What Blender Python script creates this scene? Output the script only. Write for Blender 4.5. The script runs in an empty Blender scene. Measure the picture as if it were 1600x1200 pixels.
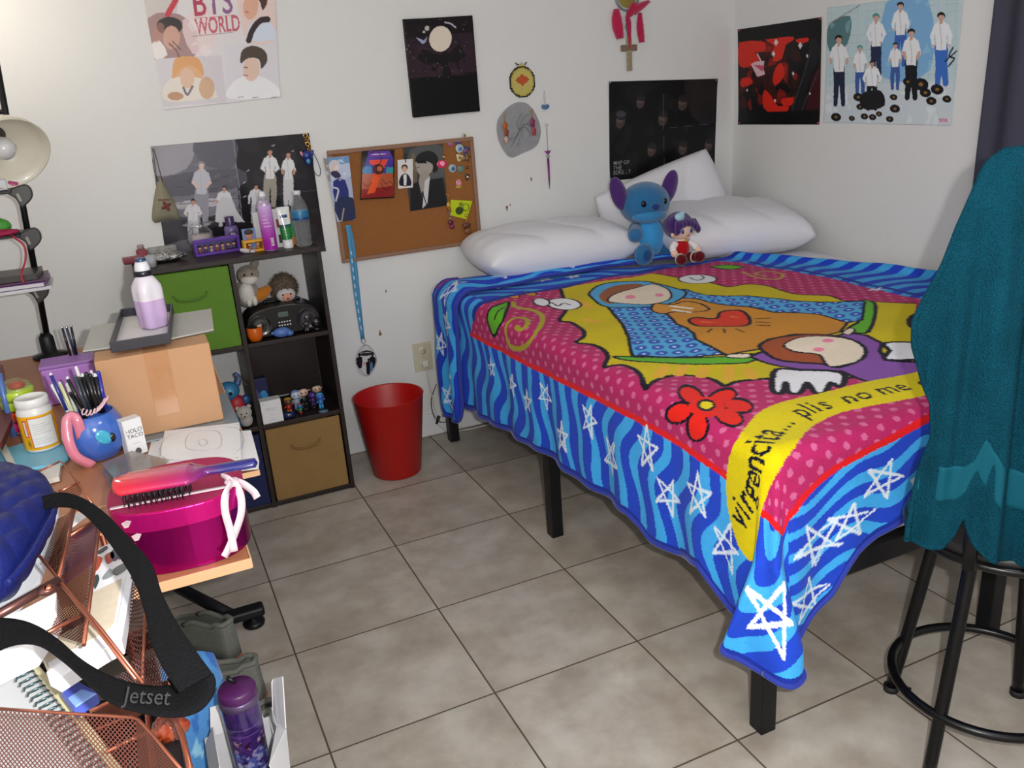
import bpy, bmesh, math, random
import numpy as np
from mathutils import Vector, Matrix, Euler
random.seed(7); rng = np.random.default_rng(7)
S = bpy.context.scene; COL = S.collection
PI = math.pi
R_ = math.radians

# ---------------------------------------------------------------- camera, light, exposure
FPX = 1330.6
CAM = Vector((-0.1833, -3.3428, 1.4389))
RM = (Matrix.Rotation(-0.404913, 3, 'Z') @ Matrix.Rotation(1.232833, 3, 'X') @ Matrix.Rotation(-0.074338, 3, 'Z'))
cd = bpy.data.cameras.new('camera'); cam = bpy.data.objects.new('camera', cd); COL.objects.link(cam)
cd.sensor_fit = 'HORIZONTAL'; cd.sensor_width = 36; cd.lens = 36*FPX/1600; cd.clip_start = .02
cam.matrix_world = Matrix.Translation(CAM) @ RM.to_4x4(); S.camera = cam
S.view_settings.view_transform = 'Standard'; S.view_settings.look = 'None'
S.view_settings.gamma = 1; S.view_settings.use_curve_mapping = False
S.view_settings.exposure = 0.0
S.cycles.use_denoising = True
S.cycles.max_bounces = 6; S.cycles.diffuse_bounces = 4; S.cycles.transparent_max_bounces = 12
S.cycles.sample_clamp_indirect = 4
w = bpy.data.worlds.new('world'); S.world = w; w.use_nodes = True
w.node_tree.nodes['Background'].inputs[0].default_value = (.55, .6, .7, 1)
w.node_tree.nodes['Background'].inputs[1].default_value = .3

def lamp(name, kind, loc, power, color=(1,1,1), size=.1, sy=None, rot=None):
    l = bpy.data.lights.new(name, kind); l.energy = power; l.color = color
    if kind == 'AREA':
        l.size = size
        if sy: l.shape = 'RECTANGLE'; l.size_y = sy
    else: l.shadow_soft_size = size
    o = bpy.data.objects.new(name, l); o.location = loc
    if rot: o.rotation_euler = rot
    COL.objects.link(o); return o
# the flash of the camera the photo was taken with, a little right of and above its lens
lamp('camera_flash', 'POINT', CAM + RM @ Vector((.075, .035, 0)), 104, (1, .985, .955), .012)
# unseen ceiling area lamp giving the room's ambient light
lamp('ceiling_lamp_light', 'AREA', (.9, -2.9, 2.36), 7, (.86, .92, 1), .5)
# the uplight on the lamp pole at the far left, just above the frame
lamp('pole_lamp_light', 'POINT', (-.55, -.34, 1.86), 4.5, (1, .9, .72), .04)

# ---------------------------------------------------------------- picking points of the place
def ray(x, y): return RM @ Vector(((x-800)/FPX, -(y-600)/FPX, -1))
def at(x, y, ax, v):
    """world point seen at x, y that lies on the plane where axis ax has the value v"""
    d = ray(x, y); return CAM + d*((v-CAM[ax])/d[ax])
def pix(P):
    q = RM.transposed() @ (Vector(P)-CAM); return (800+FPX*q.x/-q.z, 600-FPX*q.y/-q.z)

# ---------------------------------------------------------------- materials
def lin(c):
    if isinstance(c, str):
        c = c.lstrip('#'); c = [int(c[i:i+2], 16)/255 for i in (0, 2, 4)]
    return tuple(((x+.055)/1.055)**2.4 if x > .04045 else x/12.92 for x in c[:3])
def srgb(c):
    if isinstance(c, str):
        c = c.lstrip('#'); return tuple(int(c[i:i+2], 16)/255 for i in (0, 2, 4))
    return tuple(c[:3])
MATS = {}
def mat(name, color=None, rough=.5, metal=0, var=.06, vscale=30, bump=0, bscale=200, sheen=0, trans=0, ior=1.45, coat=0, emit=0, alpha=1, vc=False, spec=.5, aniso=0):
    if name in MATS: return MATS[name]
    m = bpy.data.materials.new(name); m.use_nodes = True; MATS[name] = m
    nt = m.node_tree; N = nt.nodes; L = nt.links; b = N['Principled BSDF']
    b.inputs['Roughness'].default_value = rough; b.inputs['Metallic'].default_value = metal
    b.inputs['Specular IOR Level'].default_value = spec
    tc = N.new('ShaderNodeTexCoord')
    if vc:
        a = N.new('ShaderNodeVertexColor'); a.layer_name = 'paint'; src = a.outputs['Color']
    else:
        r = N.new('ShaderNodeRGB'); r.outputs[0].default_value = (*lin(color), 1); src = r.outputs[0]
    if var:
        n = N.new('ShaderNodeTexNoise'); n.inputs['Scale'].default_value = vscale; n.inputs['Detail'].default_value = 4
        L.new(tc.outputs['Object'], n.inputs['Vector'])
        mr = N.new('ShaderNodeMapRange'); mr.inputs[3].default_value = 1-var; mr.inputs[4].default_value = 1+var
        L.new(n.outputs['Fac'], mr.inputs[0])
        mx = N.new('ShaderNodeVectorMath'); mx.operation = 'SCALE'
        L.new(src, mx.inputs[0]); L.new(mr.outputs[0], mx.inputs['Scale']); src = mx.outputs[0]
    L.new(src, b.inputs['Base Color'])
    if bump:
        n2 = N.new('ShaderNodeTexNoise'); n2.inputs['Scale'].default_value = bscale; n2.inputs['Detail'].default_value = 3
        L.new(tc.outputs['Object'], n2.inputs['Vector'])
        bp = N.new('ShaderNodeBump'); bp.inputs['Strength'].default_value = bump; bp.inputs['Distance'].default_value = .01
        L.new(n2.outputs['Fac'], bp.inputs['Height']); L.new(bp.outputs[0], b.inputs['Normal'])
    if sheen:
        b.inputs['Sheen Weight'].default_value = sheen; b.inputs['Sheen Roughness'].default_value = .4
    if trans:
        b.inputs['Transmission Weight'].default_value = trans; b.inputs['IOR'].default_value = ior
    if coat: b.inputs['Coat Weight'].default_value = coat; b.inputs['Coat Roughness'].default_value = .08
    if alpha < 1: b.inputs['Alpha'].default_value = alpha
    if emit:
        b.inputs['Emission Color'].default_value = (*lin(color), 1); b.inputs['Emission Strength'].default_value = emit
    return m
def C_(c, rough=.5, **k):
    """a plain procedural material for a colour"""
    return mat('%s_%s_%s' % (c, rough, '_'.join('%s%s' % i for i in sorted(k.items()))), c, rough, **k)
def paper(rough=.45, coat=0, key='paper'): return mat('%s_%s_%s' % (key, rough, coat), None, rough, vc=True, var=.02, vscale=60, coat=coat*.5, spec=.22)
def mesh_metal(name, color, n=1.0, fill=.34):
    """perforated wire mesh: square holes cut along the sheet's own UVs (1 UV unit = 1 m)"""
    if name in MATS: return MATS[name]
    m = mat(name, color, .35, metal=.9, var=.05); nt = m.node_tree; N = nt.nodes; L = nt.links; b = N['Principled BSDF']
    uv = N.new('ShaderNodeUVMap'); uv.uv_map = 'uv'
    sep = N.new('ShaderNodeSeparateXYZ')
    rot = N.new('ShaderNodeVectorRotate'); rot.rotation_type = 'Z_AXIS'; rot.inputs['Angle'].default_value = .785
    L.new(uv.outputs[0], rot.inputs['Vector']); L.new(rot.outputs[0], sep.inputs[0])
    outs = []
    for i in (0, 1):
        mu = N.new('ShaderNodeMath'); mu.operation = 'MULTIPLY'; mu.inputs[1].default_value = n
        fr = N.new('ShaderNodeMath'); fr.operation = 'FRACT'; gt = N.new('ShaderNodeMath'); gt.operation = 'LESS_THAN'; gt.inputs[1].default_value = fill
        L.new(sep.outputs[i], mu.inputs[0]); L.new(mu.outputs[0], fr.inputs[0]); L.new(fr.outputs[0], gt.inputs[0]); outs.append(gt)
    mxx = N.new('ShaderNodeMath'); mxx.operation = 'MAXIMUM'; L.new(outs[0].outputs[0], mxx.inputs[0]); L.new(outs[1].outputs[0], mxx.inputs[1])
    L.new(mxx.outputs[0], b.inputs['Alpha']); return m

# ---------------------------------------------------------------- mesh building
def cr(pts, n=8, closed=False):
    """Catmull-Rom through points"""
    P = [np.array(p, float) for p in pts]; out = []
    k = len(P); rngk = range(k if closed else k-1)
    for i in rngk:
        if closed: a, b, c, d = P[(i-1) % k], P[i], P[(i+1) % k], P[(i+2) % k]
        else: b, c = P[i], P[i+1]; a = P[i-1] if i else 2*b-c; d = P[i+2] if i+2 < k else 2*c-b
        for j in range(n):
            t = j/n; out.append(.5*((2*b)+(c-a)*t+(2*a-5*b+4*c-d)*t*t+(3*b-a-3*c+d)*t**3))
    if not closed: out.append(P[-1])
    return out
def rotm(r):
    if r is None: return Matrix.Identity(4)
    if isinstance(r, (int, float)): return Matrix.Rotation(r, 4, 'Z')
    if isinstance(r, Matrix): return r.to_4x4()
    return Euler(r).to_matrix().to_4x4()
class MB:
    def __init__(s): s.bm = bmesh.new()
    def _geo(s, vs, fs, smooth=True):
        V = [s.bm.verts.new(v) for v in vs]
        for f in fs:
            try: q = s.bm.faces.new([V[i] for i in f]); q.smooth = smooth
            except ValueError: pass
        return s
    def box(s, c, size, rot=None, bev=0, seg=2):
        M = Matrix.Translation(c) @ rotm(rot) @ Matrix.Diagonal((*size, 1))
        b2 = bmesh.new(); bmesh.ops.create_cube(b2, size=1, matrix=M)
        if bev: bmesh.ops.bevel(b2, geom=b2.edges[:], offset=bev, segments=seg, profile=.5, affect='EDGES')
        for f in b2.faces: f.smooth = False
        return s.merge(b2)
    def merge(s, b2):
        b2.verts.index_update(); m = {}
        for v in b2.verts: m[v.index] = s.bm.verts.new(v.co)
        for f in b2.faces:
            try: q = s.bm.faces.new([m[v.index] for v in f.verts]); q.smooth = f.smooth
            except ValueError: pass
        b2.free(); return s
    def ell(s, c, r, rot=None, u=20, v=12, fn=None):
        if isinstance(r, (int, float)): r = (r, r, r)
        M = Matrix.Translation(c) @ rotm(rot); vs = []; fs = []
        for i in range(v+1):
            th = PI*i/v
            for j in range(u):
                ph = 2*PI*j/u; d = Vector((math.sin(th)*math.cos(ph), math.sin(th)*math.sin(ph), math.cos(th)))
                k = fn(d) if fn else 1
                vs.append(M @ Vector((d.x*r[0]*k, d.y*r[1]*k, d.z*r[2]*k)))
        for i in range(v):
            for j in range(u):
                a, b = i*u+j, i*u+(j+1) % u
                if i == 0: fs.append((0, b+u, a+u)) if 0 else fs.append((a, a+u, b+u))
                elif i == v-1: fs.append((a, a+u, b))
                else: fs.append((a, a+u, b+u, b))
        s._geo(vs, fs); bmesh.ops.remove_doubles(s.bm, verts=s.bm.verts, dist=1e-6); return s
    def tube(s, pts, r, seg=8, closed=False, smooth=0, caps=True, flat=None):
        if smooth: pts = cr(pts, smooth, closed)
        P = [Vector(p) for p in pts]; n = len(P); rings = []
        rr = r if hasattr(r, '__len__') else None
        up = None
        for i in range(n):
            if closed: t = P[(i+1) % n]-P[i-1]
            else: t = P[min(i+1, n-1)]-P[max(i-1, 0)]
            if t.length < 1e-9: t = Vector((0, 0, 1))
            t.normalize()
            if up is None: up = t.orthogonal().normalized() if flat is None else (Vector(flat)-t*t.dot(Vector(flat))).normalized()
            else:
                if flat is not None: up = Vector(flat)
                up = (up-t*t.dot(up))
                up = up.normalized() if up.length > 1e-6 else t.orthogonal().normalized()
            sd = t.cross(up)
            k = (np.interp(i/(n-1), np.linspace(0, 1, len(rr)), rr) if rr is not None else r)
            rings.append([s.bm.verts.new(P[i]+(up*math.cos(2*PI*j/seg)+sd*math.sin(2*PI*j/seg))*k) for j in range(seg)])
        for i in range(n if closed else n-1):
            A, B = rings[i], rings[(i+1) % n]
            for j in range(seg):
                q = s.bm.faces.new((A[j], A[(j+1) % seg], B[(j+1) % seg], B[j])); q.smooth = True
        if caps and not closed:
            s.bm.faces.new(rings[0][::-1]); s.bm.faces.new(rings[-1])
        return s
    def lathe(s, prof, c=(0, 0, 0), rot=None, seg=32, smooth=True, fn=None):
        """profile [(radius, height)...]; both ends at radius 0 give a closed body"""
        M = Matrix.Translation(c) @ rotm(rot); rings = []
        for (r, z) in prof:
            if r < 1e-6: rings.append([s.bm.verts.new(M @ Vector((0, 0, z)))])
            else: rings.append([s.bm.verts.new(M @ Vector((r*(fn(2*PI*j/seg, z) if fn else 1)*math.cos(2*PI*j/seg), r*(fn(2*PI*j/seg, z) if fn else 1)*math.sin(2*PI*j/seg), z))) for j in range(seg)])
        for A, B in zip(rings, rings[1:]):
            for j in range(seg):
                k = (j+1) % seg
                if len(A) == 1 and len(B) == 1: continue
                if len(A) == 1: f = (A[0], B[k], B[j])
                elif len(B) == 1: f = (A[j], A[k], B[0])
                else: f = (A[j], A[k], B[k], B[j])
                q = s.bm.faces.new(f); q.smooth = smooth
        return s
    def cyl(s, p0, p1, r0, r1=None, seg=20, bev=0):
        r1 = r0 if r1 is None else r1; p0, p1 = Vector(p0), Vector(p1); d = p1-p0; h = d.length
        q = Vector((0, 0, 1)).rotation_difference(d.normalized()).to_matrix()
        bev = min(bev or min(r0, r1, h)*.06, h*.4)
        return s.lathe([(0, 0), (r0-bev, 0), (r0, bev), (r1, h-bev), (r1-bev, h), (0, h)], p0, q, seg)
    def prism(s, poly, th, M=None, bev=0):
        """2D polygon extruded by th along +z of frame M"""
        M = M or Matrix.Identity(4); b2 = bmesh.new()
        V = [b2.verts.new(M @ Vector((p[0], p[1], 0))) for p in poly]; T = [b2.verts.new(M @ Vector((p[0], p[1], th))) for p in poly]
        n = len(V); b2.faces.new(V[::-1]); b2.faces.new(T)
        for i in range(n): b2.faces.new((V[i], V[(i+1) % n], T[(i+1) % n], T[i]))
        bmesh.ops.recalc_face_normals(b2, faces=b2.faces[:])
        if bev: bmesh.ops.bevel(b2, geom=b2.edges[:], offset=bev, segments=2, profile=.5, affect='EDGES')
        return s.merge(b2)
    def sheet(s, nu, nv, fn, closed_u=False):
        vs = [fn(i/(nu-1 if not closed_u else nu), j/(nv-1)) for j in range(nv) for i in range(nu)]; fs = []
        for j in range(nv-1):
            for i in range(nu if closed_u else nu-1):
                k = (i+1) % nu; fs.append((j*nu+i, j*nu+k, (j+1)*nu+k, (j+1)*nu+i))
        return s._geo(vs, fs)
ORG = {}
def fin(name, me, m, parent=None, loc=None):
    """link a mesh (in world coordinates, or in the parent's frame if the parent is local) as one object"""
    o = bpy.data.objects.new(name, me); COL.objects.link(o)
    if m is not None: me.materials.append(m)
    n = len(me.vertices); co = np.empty(n*3, np.float32); me.vertices.foreach_get('co', co); co = co.reshape(-1, 3)
    if parent is not None:
        o.parent = parent; org = ORG[parent.name]
    else:
        if loc is None:
            loc = ((co[:, 0].min()+co[:, 0].max())/2, (co[:, 1].min()+co[:, 1].max())/2, co[:, 2].min()) if n else (0, 0, 0)
        o.location = loc; org = np.array(loc, np.float32)
    me.vertices.foreach_set('co', (co-np.array(org, np.float32)).ravel()); me.update()
    ORG[o.name] = org; return o
def obj(name, mb, m, parent=None, loc=None, solid=0, sub=0, recalc=True):
    me = bpy.data.meshes.new(name)
    if recalc: bmesh.ops.recalc_face_normals(mb.bm, faces=mb.bm.faces[:])
    mb.bm.to_mesh(me); mb.bm.free()
    o = fin(name, me, m, parent, loc)
    if solid: md = o.modifiers.new('thickness', 'SOLIDIFY'); md.thickness = solid; md.offset = 0
    if sub: md = o.modifiers.new('smooth', 'SUBSURF'); md.levels = md.render_levels = sub
    return o
def tag(o, label, cat, group=None):
    o['label'] = label; o['category'] = cat
    if group: o['group'] = group
    return o
def thing(name, label, cat, loc, group=None):
    o = bpy.data.objects.new(name, None); COL.objects.link(o); o.location = loc; o.empty_display_size = .02
    ORG[o.name] = np.array(loc, np.float32); return tag(o, label, cat, group)
def struct(o): o['kind'] = 'structure'; return o
def dup(root, loc, rz=None, label=None, group=None, scale=None):
    c = root.copy(); COL.objects.link(c); c.location = loc
    if rz is not None: c.rotation_euler = (0, 0, rz)
    if scale: c.scale = scale if hasattr(scale, '__len__') else (scale,)*3
    def kids(a, b):
        for ch in [x for x in a.children]:
            d = ch.copy(); COL.objects.link(d); d.parent = b; kids(ch, d)
    kids(root, c)
    if label: c['label'] = label
    if group: c['group'] = group
    return c

# ---------------------------------------------------------------- painting patterns on fine sheets
def font_tris(txt, size=1.0, bold=0, shear=0):
    cu = bpy.data.curves.new('t', 'FONT'); cu.body = txt; cu.size = size; cu.resolution_u = 3; cu.offset = bold; cu.shear = shear
    o = bpy.data.objects.new('t', cu); COL.objects.link(o); bpy.context.view_layer.update()
    me = bpy.data.meshes.new_from_object(o.evaluated_get(bpy.context.evaluated_depsgraph_get()))
    me.calc_loop_triangles()
    T = [[(me.vertices[i].co.x, me.vertices[i].co.y) for i in t.vertices] for t in me.loop_triangles]
    bpy.data.objects.remove(o); bpy.data.curves.remove(cu); bpy.data.meshes.remove(me); return T
class Paint:
    def __init__(s, XY, cv=None, base=(1, 1, 1), jit=0):
        s.P = np.array(XY, float); s.P += rng.normal(0, jit, s.P.shape) if jit else 0
        s.C = np.tile(np.array(srgb(base)), (len(s.P), 1)); s.cv = cv or (lambda x, y: (x, y))
    def col(s, m, color, a=1):
        c = np.array(srgb(color)); s.C[m] = s.C[m]*(1-a)+c*a
    def mask(s, pts):
        pts = np.asarray(pts, float); lo, hi = pts.min(0), pts.max(0)
        idx = np.nonzero((s.P[:, 0] >= lo[0]) & (s.P[:, 0] <= hi[0]) & (s.P[:, 1] >= lo[1]) & (s.P[:, 1] <= hi[1]))[0]
        x, y = s.P[idx, 0], s.P[idx, 1]; ins = np.zeros(len(idx), bool); n = len(pts)
        for i in range(n):
            x0, y0 = pts[i-1]; x1, y1 = pts[i]
            if y0 == y1: continue
            c = ((y0 > y) != (y1 > y)) & (x < (x1-x0)*(y-y0)/(y1-y0)+x0); ins ^= c
        return idx[ins]
    def raw(s, pts, color, a=1): s.col(s.mask(pts), color, a)
    def conv(s, pts): return [s.cv(*p) for p in pts]
    def poly(s, pts, color, smooth=0, a=1, outline=None, ow=.006):
        q = s.conv(pts)
        if smooth: q = cr(q, smooth, True)
        s.raw(q, color, a)
        if outline: s.seg(list(q)+[q[0]], outline, ow)
        return q
    def ell(s, cx, cy, rx, ry, color, rot=0, a=1, outline=None, ow=.006):
        c, si = math.cos(rot), math.sin(rot)
        pts = [(cx+rx*math.cos(t)*c-ry*math.sin(t)*si, cy+rx*math.cos(t)*si+ry*math.sin(t)*c) for t in np.linspace(0, 2*PI, 26)[:-1]]
        return s.poly(pts, color, 0, a, outline, ow)
    def seg(s, q, color, w, a=1, taper=None):
        q = np.array(q, float)
        for i in range(len(q)-1):
            A, B = q[i], q[i+1]; ww = w if taper is None else w*taper(i/(len(q)-1))
            lo, hi = np.minimum(A, B)-ww, np.maximum(A, B)+ww
            idx = np.nonzero((s.P[:, 0] > lo[0]) & (s.P[:, 0] < hi[0]) & (s.P[:, 1] > lo[1]) & (s.P[:, 1] < hi[1]))[0]
            if not len(idx): continue
            p = s.P[idx]; d = B-A; L = d@d+1e-12; t = np.clip(((p-A)@d)/L, 0, 1)[:, None]
            m = np.linalg.norm(p-(A+t*d), axis=1) < ww/2; s.col(idx[m], color, a)
    def line(s, pts, color, w, smooth=6, closed=False, a=1, taper=None):
        q = s.conv(pts)
        if smooth and len(q) > 2: q = cr(q, smooth, closed)
        if closed: q = list(q)+[q[0]]
        s.seg(q, color, w, a, taper)
    def text(s, txt, O, U, V, size, color, bold=0, center=False):
        """text whose origin is O, running along U with up V (paint space vectors)"""
        T = font_tris(txt, 1, bold); O, U, V = (np.array(q, float) for q in (O, U, V))
        if center and T:
            xs = [p[0] for t in T for p in t]; O = O-U*size*(max(xs)+min(xs))/2
        for t in T: s.raw([O+U*size*x+V*size*y for x, y in t], color)
    def blotch(s, color, n, r, box, a=.6, sq=1):
        for _ in range(n):
            cx, cy = rng.uniform(box[0], box[2]), rng.uniform(box[1], box[3]); rr = r*rng.uniform(.4, 1.3)
            k = rng.integers(5, 9); an = np.sort(rng.uniform(0, 2*PI, k))
            s.raw(cr([(cx+rr*math.cos(t)*rng.uniform(.6, 1.2), cy+rr*sq*math.sin(t)*rng.uniform(.6, 1.2)) for t in an], 4, True), color, a)
def grid_mesh(name, co, nu, nv, C=None, uv=None, smooth=True, extra=None):
    """regular grid mesh from an (nu*nv,3) array, u fastest; optional vertex paint"""
    i = np.arange(nu-1); j = np.arange(nv-1); I, J = np.meshgrid(i, j)
    a = (J*nu+I).ravel(); F = np.stack([a, a+1, a+nu+1, a+nu], 1).astype(np.int32)
    return raw_mesh(name, co, F, C, smooth)
def raw_mesh(name, co, F, C=None, smooth=True):
    me = bpy.data.meshes.new(name); n = len(co); m = len(F)
    me.vertices.add(n); me.vertices.foreach_set('co', np.asarray(co, np.float32).ravel())
    me.loops.add(m*4); me.loops.foreach_set('vertex_index', F.ravel().astype(np.int32))
    me.polygons.add(m); me.polygons.foreach_set('loop_start', np.arange(0, m*4, 4, dtype=np.int32))
    if smooth: me.polygons.foreach_set('use_smooth', np.ones(m, bool))
    if C is not None:
        ca = me.color_attributes.new('paint', 'BYTE_COLOR', 'POINT')
        ca.data.foreach_set('color_srgb', np.concatenate([np.clip(C, 0, 1), np.ones((n, 1))], 1).astype(np.float32).ravel())
    me.update(); me.validate(); return me
def homog(src, dst):
    A = []; b = []
    for (x, y), (u, v) in zip(src, dst):
        A += [[x, y, 1, 0, 0, 0, -u*x, -u*y], [0, 0, 0, x, y, 1, -v*x, -v*y]]; b += [u, v]
    return np.append(np.linalg.solve(np.array(A, float), np.array(b, float)), 1).reshape(3, 3)
class Sheet:
    """flat printed sheet: four world corners (tl, tr, br, bl), painted in metres from its top left corner.
       .cv turns a point read off the photo into sheet metres"""
    def __init__(s, corners, step=.0025, base='#ffffff', pts=None, curl=0, off=.0012):
        s.w = [Vector(c) for c in corners]; tl, tr, br, bl = s.w
        s.W = ((tr-tl).length+(br-bl).length)/2; s.H = ((bl-tl).length+(br-tr).length)/2
        s.nu = max(4, int(s.W/step)); s.nv = max(4, int(s.H/step))
        U, V = np.meshgrid(np.linspace(0, 1, s.nu), np.linspace(0, 1, s.nv)); u, v = U.ravel()[:, None], V.ravel()[:, None]
        w = [np.array(x) for x in s.w]; s.co = (w[0]*(1-u)+w[1]*u)*(1-v)+(w[3]*(1-u)+w[2]*u)*v
        n = (tr-tl).cross(bl-tl).normalized(); 
        if n.dot(CAM-tl) < 0: n = -n
        s.n = n; wob = curl*(np.sin(u*7+1)*np.sin(v*5+.5)*.5+.5)+curl*1.5*(np.abs(2*u-1)**6*np.abs(2*v-1)**6)
        s.co = s.co+np.array(n)*(off+wob)
        P = [pix(c) for c in s.w]; Hm = homog(P, [(0, 0), (s.W, 0), (s.W, s.H), (0, s.H)])
        def cv(x, y):
            q = Hm@np.array([x, y, 1.]); return (q[0]/q[2], q[1]/q[2])
        s.cv = cv
        s.p = Paint(np.concatenate([u*s.W, v*s.H], 1), cv, base)
    def build(s, name, m, parent=None, th=.0008):
        o = fin(name, grid_mesh(name, s.co, s.nu, s.nv, s.p.C, smooth=True), m, parent)
        md = o.modifiers.new('thickness', 'SOLIDIFY'); md.thickness = th; md.offset = 1 if 0 else -1
        # solidify away from the viewer so the print stays in front
        a, b, c = (Vector(s.co[i]) for i in (0, 1, s.nu))
        if (b-a).cross(c-a).dot(s.n) < 0: md.offset = 1
        return o
# ================================================================ the room
TILE = .42; YW = .022; XR = 2.48; XL_ = -.86; YB = -4.6; ZC = 2.44
def floor_mat():
    m = mat('ceramic_tile', '#a79b8b', .34, var=0, spec=.35); nt = m.node_tree; N = nt.nodes; L = nt.links; b = N['Principled BSDF']
    g = N.new('ShaderNodeNewGeometry'); sep = N.new('ShaderNodeSeparateXYZ'); L.new(g.outputs['Position'], sep.inputs[0])
    ds = []; ids = []
    for i in (0, 1):
        dv = N.new('ShaderNodeMath'); dv.operation = 'DIVIDE'; dv.inputs[1].default_value = TILE; L.new(sep.outputs[i], dv.inputs[0])
        rd = N.new('ShaderNodeMath'); rd.operation = 'ROUND'; L.new(dv.outputs[0], rd.inputs[0])
        fl = N.new('ShaderNodeMath'); fl.operation = 'FLOOR'; L.new(dv.outputs[0], fl.inputs[0]); ids.append(fl)
        sb = N.new('ShaderNodeMath'); sb.operation = 'SUBTRACT'; L.new(dv.outputs[0], sb.inputs[0]); L.new(rd.outputs[0], sb.inputs[1])
        ab = N.new('ShaderNodeMath'); ab.operation = 'ABSOLUTE'; L.new(sb.outputs[0], ab.inputs[0]); ds.append(ab)
    mn = N.new('ShaderNodeMath'); mn.operation = 'MINIMUM'; L.new(ds[0].outputs[0], mn.inputs[0]); L.new(ds[1].outputs[0], mn.inputs[1])
    mr = N.new('ShaderNodeMapRange'); mr.inputs[1].default_value = .0045; mr.inputs[2].default_value = .0062; L.new(mn.outputs[0], mr.inputs[0])
    cb = N.new('ShaderNodeCombineXYZ'); L.new(ids[0].outputs[0], cb.inputs[0]); L.new(ids[1].outputs[0], cb.inputs[1])
    wn = N.new('ShaderNodeTexWhiteNoise'); wn.noise_dimensions = '3D'; L.new(cb.outputs[0], wn.inputs['Vector'])
    off = N.new('ShaderNodeVectorMath'); off.operation = 'MULTIPLY_ADD'; off.inputs[1].default_value = (9, 9, 9); L.new(wn.outputs['Color'], off.inputs[0]); L.new(g.outputs['Position'], off.inputs[2])
    n1 = N.new('ShaderNodeTexNoise'); n1.inputs['Scale'].default_value = 5; n1.inputs['Detail'].default_value = 6; n1.inputs['Roughness'].default_value = .62; L.new(off.outputs[0], n1.inputs['Vector'])
    n2 = N.new('ShaderNodeTexNoise'); n2.inputs['Scale'].default_value = 11; n2.inputs['Detail'].default_value = 5; L.new(off.outputs[0], n2.inputs['Vector'])
    cr1 = N.new('ShaderNodeValToRGB'); e = cr1.color_ramp.elements
    e[0].position = .3; e[0].color = (*lin('#958a7d'), 1); e[1].position = .68; e[1].color = (*lin('#b4afa6'), 1)
    x = e.new(.47); x.color = (*lin('#a39a8f'), 1); x = e.new(.56); x.color = (*lin('#aca49a'), 1)
    L.new(n1.outputs['Fac'], cr1.inputs[0])
    mxa = N.new('ShaderNodeMix'); mxa.data_type = 'RGBA'; mxa.blend_type = 'OVERLAY'; mxa.inputs[0].default_value = .25
    L.new(cr1.outputs[0], mxa.inputs[6]); L.new(n2.outputs['Fac'], mxa.inputs[7])
    mx = N.new('ShaderNodeMix'); mx.data_type = 'RGBA'; mx.inputs[6].default_value = (*lin('#54493f'), 1)
    L.new(mr.outputs[0], mx.inputs[0]); L.new(mxa.outputs[2], mx.inputs[7]); L.new(mx.outputs[2], b.inputs['Base Color'])
    bp = N.new('ShaderNodeBump'); bp.inputs['Strength'].default_value = .6; bp.inputs['Distance'].default_value = .002
    ad = N.new('ShaderNodeMath'); ad.operation = 'MULTIPLY_ADD'; ad.inputs[1].default_value = .15; L.new(n2.outputs['Fac'], ad.inputs[0]); L.new(mr.outputs[0], ad.inputs[2])
    L.new(ad.outputs[0], bp.inputs['Height']); L.new(bp.outputs[0], b.inputs['Normal'])
    rr = N.new('ShaderNodeMapRange'); rr.inputs[3].default_value = .8; rr.inputs[4].default_value = .38; L.new(mr.outputs[0], rr.inputs[0]); L.new(rr.outputs[0], b.inputs['Roughness'])
    return m
WALL = mat('wall_paint', '#d9d9d9', .6, var=.012, vscale=3, bump=.12, bscale=160)
CEIL = mat('ceiling_paint', '#cfcecb', .8, var=.01)
TRIM = mat('white_trim', '#dcdce0', .4, var=.01)
struct(obj('floor', MB().box(((XR+XL_)/2, (YW+YB)/2, -.05), (XR-XL_+.2, YW-YB+.2, .1)), floor_mat()))
struct(obj('wall_back', MB().box(((XR+XL_)/2, YW+.05, ZC/2), (XR-XL_+.2, .1, ZC)), WALL))
struct(obj('wall_right', MB().box((XR+.05, (YW+YB)/2, ZC/2), (.1, YW-YB, ZC)), WALL))
struct(obj('wall_left', MB().box((XL_-.05, (YW+YB)/2, ZC/2), (.1, YW-YB, ZC)), WALL))
struct(obj('wall_front', MB().box(((XR+XL_)/2, YB-.05, ZC/2), (XR-XL_+.2, .1, ZC)), WALL))
struct(obj('ceiling', MB().box(((XR+XL_)/2, (YW+YB)/2, ZC+.05), (XR-XL_+.2, YW-YB+.2, .1)), CEIL))
def base(name, c, s):
    struct(obj(name, MB().box(c, s, bev=.003), TRIM))
base('baseboard_back', ((XR+XL_)/2, YW-.006, .05), (XR-XL_, .012, .1))
base('baseboard_right', (XR-.006, (YW+YB)/2, .05), (.012, YW-YB-.03, .1))

# curtain on the right wall
def curtain(u, v):
    y = -1.325-1.35*u; z = 2.3-1.62*v
    return (XR-.055+.022*math.sin(u*52)+.008*math.sin(u*19+1), y+.02*v, z)
cu = thing('window_curtain', 'dark slate grey curtain hanging on the right wall above the towel', 'curtain', (XR-.055, -2.0, .68))
obj('curtain_panel', MB().sheet(140, 24, curtain), mat('curtain_cloth', '#3a3a4a', .85, bump=.2, bscale=400), cu, solid=.003)
obj('curtain_rod', MB().cyl((XR-.055, -2.8, 2.31), (XR-.055, -1.25, 2.31), .011).ell((XR-.055, -1.24, 2.31), .02), C_('#222222', .3, metal=.8), cu)

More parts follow.
